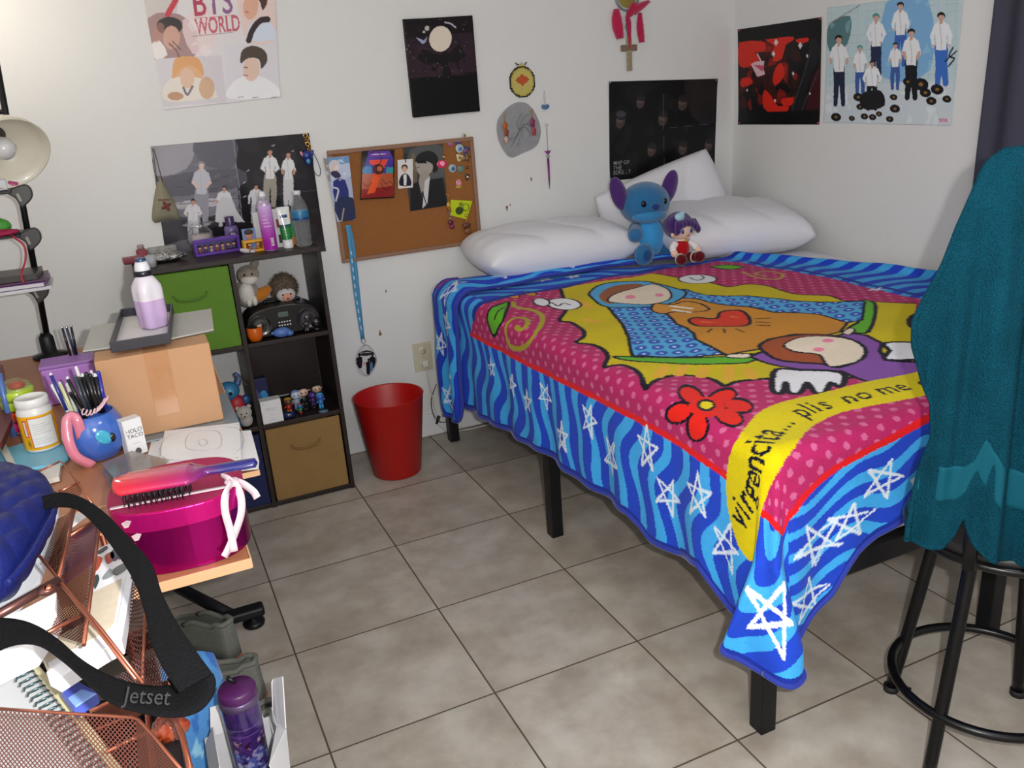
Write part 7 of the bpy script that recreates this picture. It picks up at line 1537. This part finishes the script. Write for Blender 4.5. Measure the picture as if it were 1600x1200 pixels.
for i, (w_, d2, h_, c, lbl, rz) in enumerate([(.27, .17, .010, '#c8c8d0', 'white magazine at the bottom of the pile on the lowest tray', .03), (.25, .16, .014, '#d8d8dc', 'thick white book with a violet cover second in the pile', -.04), (.26, .16, .006, '#4a1c48', 'dark plum notebook on the pile on the lowest tray', .06), (.22, .14, .018, '#3a3836', 'dark grey case on top of the pile on the lowest tray', -.05)]):
    zz = [0, .0105, .025, .0315][i]; t_ = thing('book' if i < 3 else 'case', lbl, 'book' if i < 3 else 'case', tuple(t2+Vector((.05, -.03, zz))), 'pile on the lowest lamp pole tray' if i < 3 else None)
    obj('cover', MB().box(t2+Vector((.05, -.03, zz+h_/2)), (w_, d2, h_*.98), rot=rz, bev=.001), C_(c if i != 1 else '#6a3a80', .35), t_)
    if i in (0, 1): obj('pages', MB().box(t2+Vector((.05, -.032, zz+h_/2)), (w_-.004, d2, h_*.7), rot=rz), C_('#c9c9cc', .6), t_)
tag(obj('red_ribbon', MB().tube([t1+Vector((.10, -.06, .0)), t1+Vector((.125, -.075, -.03)), t1+Vector((.12, -.08, -.07)), t2+Vector((.12, -.11, .055)), t2+Vector((.12, -.12, .03))], .003, 6, smooth=6), C_('#b0203c', .5)), 'thin red ribbon hanging from the middle tray onto the case', 'ribbon')
# ================================================================ low table and rose-gold mesh organiser close to the camera
tbm = thing('side_table', 'low black side table under the rose gold mesh organiser', 'table', (-.55, -2.5, 0))
obj('table_top', MB().box((-.55, -2.52, .59), (.58, .86, .02), bev=.003), BLK, tbm)
for sx in (-.81, -.29):
    for sy in (-2.91, -2.13): obj('leg', MB().box((sx, sy, .29), (.03, .03, .58), bev=.003), BLK, tbm)
COP = mat('rose_gold', '#a8644e', .28, metal=.85, var=.08); CM = mesh_metal('rose_gold_mesh', '#8a5646', n=430, fill=.33); CM2 = mesh_metal('rose_gold_mesh_wide', '#7c4a40', n=300, fill=.24)
WP = C_('#e2e2e6', .45)
def W(x, y, z): return at(x, y, 2, z)
og = thing('mesh_organizer', 'rose gold wire mesh desk organiser filled with papers at the lower left', 'organiser', tuple(W(140, 1050, .601)))
def mesh_quad(px, zs, m, parent, name='mesh_panel', th=.0006):
    P = [W(x, y, z) for (x, y), z in zip(px, zs)]; N_ = 8; me = bpy.data.meshes.new(name); vs = []; uvs = []
    W_ = (P[1]-P[0]).length; H_ = (P[3]-P[0]).length
    for j in range(N_):
        for i in range(N_):
            u, v = i/(N_-1), j/(N_-1); vs.append(tuple((P[0]*(1-u)+P[1]*u)*(1-v)+(P[3]*(1-u)+P[2]*u)*v)); uvs.append((u*W_, v*H_))
    fs = [(j*N_+i, j*N_+i+1, (j+1)*N_+i+1, (j+1)*N_+i) for j in range(N_-1) for i in range(N_-1)]
    me.from_pydata(vs, [], fs); uv = me.uv_layers.new(name='uv')
    for l in me.loops: uv.data[l.index].uv = uvs[l.vertex_index]
    o_ = fin(name, me, m, parent); md = o_.modifiers.new('t', 'SOLIDIFY'); md.thickness = th; return o_
def wire(pts, r, parent=og, name='wire_frame', closed=False, sm=0, flat=None): return obj(name, MB().tube([W(*p) for p in pts], r*.62, 10, closed=closed, smooth=sm), COP, parent)
# feet and floor of the organiser down on the table
obj('base_frame', MB().tube([(-.60, -2.2, .606), (-.30, -2.16, .606), (-.29, -2.78, .606), (-.60, -2.84, .606)], .005, 8, closed=True), COP, og)
for (x, y, z) in [(-.30, -2.16, .90), (-.29, -2.70, .84), (-.60, -2.2, .92), (-.60, -2.8, .86)]: obj('corner_post', MB().tube([(x, y, .606), (x, y, z)], .004, 8), COP, og)
# back tiers
mesh_quad([(92, 768), (124, 754), (128, 772), (100, 786)], [.985, .985, .975, .975], CM, og); wire([(50, 742, 1.0), (62, 736, 1.0), (93, 721, 1.0), (98, 723, 1.0), (123, 757, .985), (146, 790, .965)], .0022)
wire([(92, 768, .985), (124, 754, .985)], .0028)
mesh_quad([(112, 793), (120, 793), (95, 905), (72, 885)], [.97, .97, .955, .955], CM, og); wire([(116, 790, .972), (104, 850, .965), (91, 903, .957)], .0042); mesh_quad([(90, 812), (110, 800), (88, 900), (66, 880)], [.955, .955, .94, .94], CM, og)
# middle divider with a violet notebook behind
nb = thing('notebook', 'violet notebook held behind the copper mesh divider', 'notebook', tuple(W(125, 900, .90)))
quad_slab('cover', [(108, 840), (150, 815), (146, 870), (99, 905)], .93, .008, C_('#7a4484', .4), nb); quad_slab('page_edge', [(103, 840), (108, 838), (98, 903), (94, 899)], .932, .004, C_('#c9b8d0', .4), nb)
mesh_quad([(108, 838), (155, 810), (146, 866), (96, 905)], [.945, .945, .938, .938], CM2, og); wire([(107, 838, .948), (155, 809, .948)], .0040); wire([(156, 809, .948), (148, 880, .94), (131, 1008, .925)], .0036)
mesh_quad([(96, 900), (147, 866), (131, 1006), (62, 985)], [.94, .94, .92, .92], CM, og)
tag(quad_slab('white_card', [(112, 800), (140, 803), (112, 824), (108, 830)], .940, .0015, WP), 'bright white card edge between the copper dividers', 'card')
# papers at left
tag(quad_slab('white_folder', [(-40, 800), (60, 775), (92, 795), (82, 850), (62, 905), (20, 960), (-40, 1000)], .915, .006, C_('#cfd2d8', .45)), 'large pale folder standing behind the quilted navy pouch', 'folder')
wire([(-30, 912, .985), (40, 871, .985), (54, 865, .985), (62, 869, .985), (92, 906, .978), (150, 980, .955), (213, 1062, .93)], .0028)
obj('hinge_bar', MB().tube([W(-30, 976, .978), W(92, 907, .978)], .0052, 10), mat('dark_copper', '#5c3c38', .35, metal=.7), og)
rv = W(76, 918, .985); obj('hinge_tab', MB().ell(W(72, 922, .979), (.010, .008, .006)), mat('dark_copper', '#5c3c38', .35, metal=.7), og); obj('rivet', MB().ell(rv, (.0042, .0042, .003)), mat('copper_bright', '#d08060', .2, metal=1), og)
# white box and long carton
tag(quad_slab('paper_stack', [(-40, 975), (30, 955), (88, 925), (86, 950), (50, 1003), (-40, 1045)], .935, .03, C_('#e6e6e8', .5)), 'thick stack of white paper in front of the rivet bar', 'paper')
wire([(46, 1003, .935), (132, 958, .935)], .0036)
wc = thing('white_carton', 'long open white carton with a printed side leaning in the organiser', 'carton', tuple(W(160, 960, .86)))
quad_slab('carton_body', [(142, 862), (194, 838), (212, 853), (206, 900), (190, 1000), (160, 1016), (90, 1060), (72, 1050), (128, 1012)], .90, .018, C_('#e2e3e8', .4), wc)
quad_slab('map_lining', [(141, 927), (190, 903), (178, 975), (164, 988), (118, 1012), (128, 1000)], .9015, .0012, mat('map_print', '#c9bda8', .5, var=.12, vscale=90), wc)
quad_slab('inner_wall', [(196, 905), (212, 853), (206, 910), (190, 1000), (170, 985), (182, 975)], .903, .0012, C_('#dfe3ee', .4), wc)
PR = [([(164, 868), (176, 862), (178, 872), (168, 880)], '#a83a24'), ([(172, 864), (190, 850), (197, 853), (180, 876)], '#2a3358'), ([(188, 862), (198, 851), (196, 863), (186, 874)], '#8c3c30'), ([(147, 870), (160, 872), (152, 890), (146, 888)], '#b04a2c'), ([(146, 905), (152, 897), (155, 905), (148, 920)], '#3c4a48'), ([(176, 890), (198, 878), (200, 886), (182, 898)], '#5f6468'), ([(160, 902), (172, 888), (176, 898), (164, 905)], '#8a8f94'), ([(152, 862), (165, 853), (168, 856), (156, 864)], '#2a2a34')]
for q, c in PR: quad_slab('printed_mark', cr(q, 3, True), .9012, .001, C_(c, .45), wc, bev=0)
tag(quad_slab('beige_box', [(60, 1010), (130, 973), (140, 975), (158, 992), (84, 1044), (75, 1045)], .888, .02, mat('map_print', '#c9bda8', .5)), 'beige printed box under the long white carton', 'box')
tag(quad_slab('white_box', [(75, 1035), (166, 985), (176, 1003), (86, 1060)], .893, .012, WP), 'white box lid in front of the beige printed box', 'box')
wire([(80, 1066, .885), (165, 1014, .885), (192, 1002, .885)], .0036); wire([(88, 1064, .88), (172, 1020, .88)], .0022)
# right-hand mesh side
mesh_quad([(203, 905), (229, 897), (224, 1066), (188, 1004)], [.90, .90, .875, .875], CM2, og); wire([(228, 896, .905), (226, 980, .888), (222, 1068, .872)], .0028); wire([(210, 850, .92), (230, 895, .905)], .0025)
mesh_quad([(190, 1002), (262, 960), (268, 1080), (225, 1068)], [.87, .87, .85, .85], CM2, og); wire([(190, 1000, .875), (245, 972, .875), (256, 990, .87), (268, 1085, .855)], .0034)
wire([(205, 904, .903), (229, 896, .905)], .0036); wire([(93, 907, .975), (160, 985, .93), (224, 1068, .895)], .0026)
tag(quad_slab('ruled_paper', [(173, 1060), (238, 1023), (250, 1030), (252, 1078), (180, 1074)], .845, .004, C_('#c9ccd6', .5)), 'ruled paper seen through the mesh beside the black strap', 'paper')
mesh_quad([(170, 1062), (240, 1022), (256, 1080), (180, 1078)], [.856, .856, .85, .85], CM, og)
# spiral notebook and board in the front tray
sn = thing('spiral_notebook', 'spiral bound notebook with pale pages standing in the front tray', 'notebook', tuple(W(60, 1150, .78)))
quad_slab('pages', [(-40, 990), (0, 1000), (20, 1010), (105, 1112), (175, 1210), (180, 1290), (-40, 1290)], .80, .012, C_('#c6c9cc', .5), sn)
quad_slab('cover_edge', [(20, 1004), (30, 1006), (126, 1111), (198, 1210), (180, 1212), (106, 1113)], .825, .006, C_('#cfc6a0', .5), sn)
b = MB(); b2_ = MB()
for k in range(30):
    x, y = -2+k*6.2, 1004+k*7.6; c_ = W(x, y, .818); R0 = .0115; ax_ = (W(160, 1200, .818)-W(0, 1004, .818)).normalized(); up_ = Vector((0, 0, 1)); sd_ = ax_.cross(up_).normalized()
    b.tube([c_+sd_*math.cos(t)*R0+(up_*.7+Vector((0, -.3, 0)))*math.sin(t)*R0*.8+ax_*.002*t/6.28 for t in np.linspace(0, 5.6, 14)], .0011, 6)
obj('spiral_coil', b, mat('coil_steel', '#4f6468', .25, metal=.8), sn)
# front tray
mesh_quad([(-20, 1107), (212, 1122), (230, 1420), (-40, 1400)], [.895, .895, .75, .75], CM2, og); mesh_quad([(212, 1122), (296, 1218), (290, 1420), (230, 1420)], [.895, .88, .78, .75], CM, og)
wire([(-20, 1106, .897), (100, 1114, .897), (206, 1121, .897), (216, 1124, .897), (240, 1150, .893), (298, 1220, .885)], .0024)
wire([(165, 1176, .87), (205, 1155, .87), (248, 1138, .87)], .003); wire([(140, 1112, .872), (182, 1092, .872)], .0035)
mesh_quad([(140, 1112), (190, 1090), (232, 1110), (212, 1122)], [.865, .865, .86, .86], CM, og)
tag(quad_slab('blue_book', [(92, 1074), (112, 1058), (152, 1082), (116, 1106)], .855, .014, C_('#4a5ab8', .35)), 'blue and violet book between the notebook and the black strap', 'book')
tag(quad_slab('light_blue_card', [(106, 1090), (128, 1076), (150, 1083), (118, 1104)], .858, .002, C_('#7fa2e0', .4)), 'light blue card lying on the blue book', 'card')
tag(obj('amber_glass', MB().ell(W(265, 1135, .83), (.018, .016, .014), fn=lambda d: 1+.18*math.sin(d.x*13+d.z*17)), mat('amber', '#7c2c0c', .1, coat=.8, var=.4, vscale=60)), 'orange glassy lump at the right end of the organiser', 'ornament')
wire([(262, 1110, .86), (285, 1150, .855), (300, 1215, .85)], .005)
# ---------------------------------------------------------------- quilted navy pouch
qp = thing('quilted_pouch', 'navy quilted pouch lying on top of the organiser at the left', 'pouch', tuple(W(30, 830, 1.0)))
out = cr([(-60, 745), (-10, 732), (40, 739), (72, 750), (86, 772), (86, 797), (70, 830), (52, 862), (34, 890), (14, 915), (-20, 935), (-60, 940)], 8, True); ctr_ = W(5, 830, 1.0); vs = []; fs = []; nO = len(out); nRg = 22
for side in (1, -1):
    for r_ in range(nRg+1):
        k = r_/nRg
        for (x, y) in out:
            p0 = W(x, y, 1.0); q = ctr_.lerp(p0, k); dm = math.sqrt(max(0, 1-k**3.2)); a_, b_ = q.x*85+q.y*50, q.x*85-q.y*50
            qu = .0075*(abs(math.sin(a_))*abs(math.sin(b_)))**.5*dm; q.z += side*(.030*dm+qu) + .0; vs.append(tuple(q))
off = (nRg+1)*nO
for s_ in (0, 1):
    for r_ in range(nRg):
        for i in range(nO):
            a_, b_ = s_*off+r_*nO+i, s_*off+r_*nO+(i+1) % nO; fs.append((a_, b_, b_+nO, a_+nO))
b = MB(); b._geo(vs, fs); bmesh.ops.remove_doubles(b.bm, verts=b.bm.verts, dist=1e-6); NV = mat('navy_satin', '#0d1752', .5, var=.15, vscale=30, bump=.15, bscale=150, spec=.25)
obj('pouch_body', b, NV, qp); b = MB()
for k in range(3): b.tube([W(x, y, 1.008-.004*k) for x, y in [(84-k*3, 772), (84-k*4, 800), (68-k*4, 832), (50-k*4, 864), (30-k*4, 892), (10, 912)]], .004, 8, smooth=5)
obj('gathered_edge', b, NV, qp)
# ---------------------------------------------------------------- black strap
stp = thing('bag_strap', 'wide black webbing strap looping out over the organiser', 'strap', tuple(W(200, 1000, .99)))
STR = mat('black_webbing', '#08080b', .85, var=.15, vscale=200, bump=.6, bscale=500, spec=.12)
def loft(Lp, Rp, th=.0022, name='webbing', m=STR, parent=stp):
    A = cr([tuple(W(*p)) for p in Lp], 10); B = cr([tuple(W(*p)) for p in Rp], 10); n = len(A); vs = []; fs = []; K = 6
    for i in range(n):
        a_, b_ = Vector(A[i]), Vector(B[i])
        for k in range(K+1): vs.append(tuple(a_.lerp(b_, k/K)))
    for i in range(n-1):
        for k in range(K): fs.append((i*(K+1)+k, i*(K+1)+k+1, (i+1)*(K+1)+k+1, (i+1)*(K+1)+k))
    mb = MB(); mb._geo(vs, fs); return obj(name, mb, m, parent, solid=th)
loft([(66, 776, 1.03), (95, 770, 1.03), (125, 776, 1.03), (160, 798, 1.03), (200, 838, 1.025), (236, 880, 1.02), (252, 925, 1.01), (275, 970, 1.005), (305, 1015, 1.0), (332, 1052, .99)],
     [(70, 796, 1.02), (92, 792, 1.02), (120, 797, 1.02), (148, 820, 1.02), (178, 858, 1.015), (208, 905, 1.01), (226, 955, 1.0), (238, 1008, .995), (258, 1050, .99), (280, 1082, .985)])
loft([(332, 1052, .99), (336, 1068, .985), (330, 1090, .98), (308, 1112, .975), (270, 1120, .97), (215, 1112, .97), (170, 1096, .972), (130, 1060, .978), (98, 1032, .985), (60, 1008, .99), (20, 1008, 1.0), (-30, 1030, 1.01)],
     [(262, 1060, .975), (266, 1066, .97), (268, 1070, .965), (262, 1072, .963), (240, 1073, .962), (205, 1068, .965), (165, 1054, .97), (125, 1030, .975), (90, 1000, .98), (55, 978, .99), (20, 968, 1.0), (-30, 966, 1.01)])
# embossed lettering on the strap
def emboss(txt, A, B, size, parent):
    T_ = font_tris(txt, 1); xs = [p_[0] for t in T_ for p_ in t]; L_ = max(xs); A, B = Vector(A), Vector(B); u_ = (B-A).normalized(); n_ = (CAM-A).normalized(); n_ = (n_-u_*n_.dot(u_)).normalized(); v_ = n_.cross(u_)
    s_ = (B-A).length/L_; b = MB()
    for t in T_:
        V = [b.bm.verts.new(A+u_*(x*s_)+v_*(y*s_)+n_*.0035) for x, y in t]
        try: b.bm.faces.new(V)
        except ValueError: pass
    return obj('lettering', b, C_('#101014', .6), parent, solid=.0004)
emboss('Jetset', W(196, 1098, .972), W(268, 1102, .972), .02, stp)

# ================================================================ things on the floor
def shoe(label, c, rz, L_=.26, col='#6c6e66', sole='#b8b4a8', acc='#a0543c'):
    t_ = thing('shoe', label, 'shoe', c, 'grey sneakers on the floor under the desk'); out = [(-.5, .10), (-.46, .22), (-.2, .28), (.1, .33), (.34, .36), (.48, .22), (.5, 0), (.46, -.24), (.3, -.34), (.05, -.26), (-.2, -.26), (-.46, -.2), (-.5, -.08)]
    out = cr(out, 4, True); sc = L_; b = MB()
    b.prism([(x*sc, y*sc*.40) for x, y in out], .028, Matrix.Translation((0, 0, 0)), bev=.006); ORG[t_.name] = np.zeros(3, np.float32)
    obj('sole', b, C_(sole, .5), t_); obj('heel_accent', MB().box((-.5*sc, 0, .018), (.008, .04, .014), bev=.003), C_(acc, .5), t_)
    hs = [.028, .06, .088, .108, .122]; vs = []; fs = []; n = len(out)
    for k, h in enumerate(hs):
        for (x, y) in out:
            fr = max(0, x+.1)/.6; hh = h-(h-.028)*min(1, fr)*.55; sh = 1-.05*k; vs.append(((x*(1-.03*k)-.01*k)*sc if x > 0 else x*sc*(1-.012*k), y*sc*.40*sh, hh+(.012*k/4 if x < -.4 else 0)))
    for k in range(len(hs)-1):
        for i in range(n): fs.append((k*n+i, k*n+(i+1) % n, (k+1)*n+(i+1) % n, (k+1)*n+i))
    mb = MB(); mb._geo(vs, fs); UP = mat('shoe_'+col, col, .8, var=.15, vscale=30, bump=.3, bscale=200)
    b2 = mb.bm; toe = [b2.verts.new((x*sc*.86-.03*sc if x > 0 else x*sc, 0, 0)) for x in ()]
    # toe cover over the front half
    topi = (len(hs)-1)*n; V = list(b2.verts); b2.verts.ensure_lookup_table(); front = [i for i, (x, y) in enumerate(out) if x > .02]
    obj('upper', mb, UP, t_, solid=.006)
    obj('toe_box', MB().ell((.22*sc, .01*sc, .045), (.26*sc, .125*sc, .034)), UP, t_)
    obj('lining', MB().ell((-.2*sc, 0, .042), (.24*sc, .085*sc, .012)), C_('#565c58', .9), t_)
    lo = (len(hs)-1)*n; rim = [Vector(vs[lo+i]) for i in range(n) if out[i][0] < .12]; rim = [r_ for r_ in rim if r_.x < .1*sc]; k0 = next((i for i in range(n) if out[i][0] < .12 and out[i-1][0] >= .12), 0)
    rim = [Vector(vs[lo+(k0+i) % n]) for i in range(n) if out[(k0+i) % n][0] < .12]
    obj('padded_collar', MB().tube(rim, .0075, 10), UP, t_)
    obj('tongue', MB().ell((.04*sc, .0, .082), (.07*sc, .07*sc, .012), (0, R_(25), 0)), UP, t_)
    b = MB(); 
    for k in range(4): x = .08*sc+k*.045*sc; b.tube([(x, -.07*sc, .082-.012*k), (x+.01, 0, .09-.013*k), (x, .07*sc, .082-.012*k)], .0022, 6, smooth=3)
    obj('laces', b, C_('#8a8a84', .7), t_)
    t_.rotation_euler = (0, 0, rz); return t_
shoe('grey sneaker lying furthest back beside the black desk foot', (-.232, -1.115, 0), 2.2, .28)
shoe('grey sneaker with an orange accent behind the purple tumbler', (-.24, -1.385, 0), 2.85, .28)
shoe('grey sneaker nearest the white carton, mostly hidden', (-.22, -1.60, 0), 3.0, .26)
# open white carton with flaps, tumbler in it, blue cushion beside it
CRT = C_('#d4d4d6', .5); xa, xb, ya, yb_ = -.245, -.124, -2.08, -1.87
ct = thing('open_carton', 'open white carton on the floor with its flaps standing up', 'carton', ((xa+xb)/2, (ya+yb_)/2, 0)); hC = .30
obj('carton_body', MB().box(((xa+xb)/2, (ya+yb_)/2, .004), (xb-xa, yb_-ya, .004)).box((xa, (ya+yb_)/2, hC/2), (.003, yb_-ya, hC)).box((xb, (ya+yb_)/2, hC/2), (.003, yb_-ya, hC)).box(((xa+xb)/2, ya, hC/2), (xb-xa, .003, hC)).box(((xa+xb)/2, yb_, hC/2), (xb-xa, .003, hC)), CRT, ct)
def flap(pts, name='flap', th=.002):
    P = [Vector(p) for p in pts]; n_ = (P[1]-P[0]).cross(P[2]-P[0]).normalized(); mb = MB(); b2 = mb.bm; V = [b2.verts.new(p) for p in P]; T_ = [b2.verts.new(p+n_*th) for p in P]; b2.faces.new(V); b2.faces.new(T_[::-1])
    for i in range(len(P)): b2.faces.new((V[i], T_[i], T_[(i+1) % len(P)], V[(i+1) % len(P)]))
    return obj(name, mb, CRT, ct)
def F_(x, y, yy): return at(x, y, 1, yy)
flap([F_(424, 1066, -1.93), F_(427, 1060, -1.93), F_(441, 1057, -1.96), F_(446, 1138, -1.99), F_(431, 1134, -1.96), F_(426, 1126, -1.94)])
flap([F_(446, 1139, -1.99), F_(432, 1134, -1.96), F_(424, 1106, -1.93), (xb, yb_, hC), (xb, yb_, hC-.05), (xb, ya, hC-.05), F_(420, 1196, -2.08)], 'side_flap')
flap([(xa+.01, yb_, hC), (xb-.01, yb_, hC), (xb-.02, yb_+.02, hC+.05), (xa+.02, yb_+.02, hC+.05)]); flap([(xa, yb_-.02, hC), (xa, ya+.05, hC), (xa+.02, ya+.06, hC+.05), (xa+.02, yb_-.04, hC+.05)])
tag(obj('packing_block', MB().box(((xa+xb)/2, (ya+yb_)/2, .115), (.11, .19, .21), bev=.01), C_('#8a8a90', .8)), 'grey packing block inside the open white carton', 'packing')
T0 = Vector((-.172, -1.955, .2215)); th_ = .225; tm = thing('tumbler', 'purple and blue galaxy printed tumbler standing in the white carton', 'tumbler', tuple(T0))
n_, m2 = 70, 130; th = np.linspace(0, 2*PI, n_); zz = np.linspace(0, .19, m2); ZZ_, TT = np.meshgrid(zz, th, indexing='ij'); rT = .030+.004*ZZ_/.19; co = np.stack([T0.x+rT*np.cos(TT), T0.y+rT*np.sin(TT), T0.z+.008+ZZ_], -1).reshape(-1, 3); u = TT.ravel()*.033; v = ZZ_.ravel()
pp = Paint(np.stack([u, v], 1), None, '#3c2468'); bx_ = (0, .0, .21, .19); pp.blotch('#5a2a80', 40, .015, bx_, .5); pp.blotch('#2a1c58', 40, .012, bx_, .6); pp.blotch('#7a2a6a', 20, .01, (0, .12, .21, .19), .5)
pp.blotch('#5a6fc0', 50, .012, (0, .055, .21, .10), .6); pp.blotch('#b8c0e0', 45, .006, (0, .06, .21, .105), .7); pp.blotch('#2a1024', 26, .007, (0, .095, .21, .125), .8); pp.blotch('#c89ab8', 18, .005, (0, .095, .21, .13), .7)
pp.raw([(0, .046), (.22, .046), (.22, .054), (0, .054)], '#b8bcdc'); pp.raw([(0, .012), (.22, .012), (.22, .018), (0, .018)], '#8a9ad0'); pp.raw([(0, 0), (.22, 0), (.22, .006), (0, .006)], '#d8dcf0')
for k in range(14): pp.seg([(k*.015, .03), (k*.015, .038)], '#c8b8dc', .001)
for z_ in (.15, .135): pp.raw([(0, z_), (.22, z_), (.22, z_+.0012), (0, z_+.0012)], '#7a5a9c')
fin('print_wrap', grid_mesh('print_wrap', co, n_, m2, pp.C), mat('tumbler_gloss', None, .16, metal=.35, vc=True, coat=.7, var=.02), tm)
obj('tumbler_base', MB().lathe([(0, 0), (.028, 0), (.0295, .003), (.030, .009), (0, .0095)], T0), C_('#c8ccdc', .3, metal=.6), tm)
obj('steel_collar', MB().lathe([(.034, .197), (.0355, .199), (.0355, .210), (.034, .212), (0, .212)], T0, seg=40), C_('#6a5a7c', .3, metal=.6), tm)
obj('lid', MB().lathe([(.033, .211), (.0335, .214), (.0335, .226), (.031, .230), (0, .231)], T0, seg=48, fn=lambda a_, z: 1+.02*math.sin(a_*24)), C_('#4c1c54', .4), tm)
obj('straw_spout', MB().tube([T0+Vector((.0, .012, .23)), T0+Vector((-.012, .018, .243))], .004, 8), C_('#101014', .4), tm)
cuF = Vector((-.262, -1.90, .30))
cs = thing('cushion', 'light blue and navy patterned plush cushion beside the purple tumbler', 'cushion', (-.32, -1.80, .0)); N_ = 60; v3 = []
CP = []
for j in range(N_):
    for i in range(N_):
        a_, b_ = 2*i/(N_-1)-1, 2*j/(N_-1)-1; CP.append((a_, b_))
CP = np.array(CP); dm = (np.clip(1-np.abs(CP[:, 0])**3, 0, 1)*np.clip(1-np.abs(CP[:, 1])**3, 0, 1))**.5
cc_ = np.array((-.30, -1.78, .215)); uu = np.array((1., 0, 0)); vv_ = np.array((0, .25, .97)); nn_ = np.array((0, -.97, .25))
sq_ = 1-.12*(CP[:, :1]**2)*(CP[:, 1:]**2)
base_ = cc_+uu*(CP[:, :1]*.115*sq_)+vv_*(CP[:, 1:]*.205*sq_)
f_ = base_+nn_*(dm[:, None]*.055); bk_ = base_-nn_*(dm[:, None]*.05)
pp = Paint(CP*.15, None, '#4a8ac8'); pp.blotch('#7fc0e4', 26, .04, (-.15, -.15, .15, .15), .8); pp.blotch('#2f5fb0', 22, .035, (-.15, -.15, .15, .15), .8); pp.blotch('#9fd4ea', 10, .025, (-.15, -.15, .15, .15), .8)
PLV = mat('plush_print', None, .85, vc=True, var=.1, vscale=60, bump=.4, bscale=300, sheen=.3)
fin('front', grid_mesh('front', f_, N_, N_, pp.C), PLV, cs); fin('back', grid_mesh('back', bk_, N_, N_, pp.C), PLV, cs)
tag(obj('floor_bit', MB().ell((0, 0, 0), 1).ell((0, 0, 0), 1) if 0 else MB().tube([at(1412, 1078, 2, .004), at(1416, 1074, 2, .006), at(1422, 1076, 2, .005), at(1420, 1081, 2, .004), at(1414, 1080, 2, .004)], .004, 8, closed=True), C_('#141418', .5)), 'tiny black scrap on the tile inside the stool ring', 'scrap')
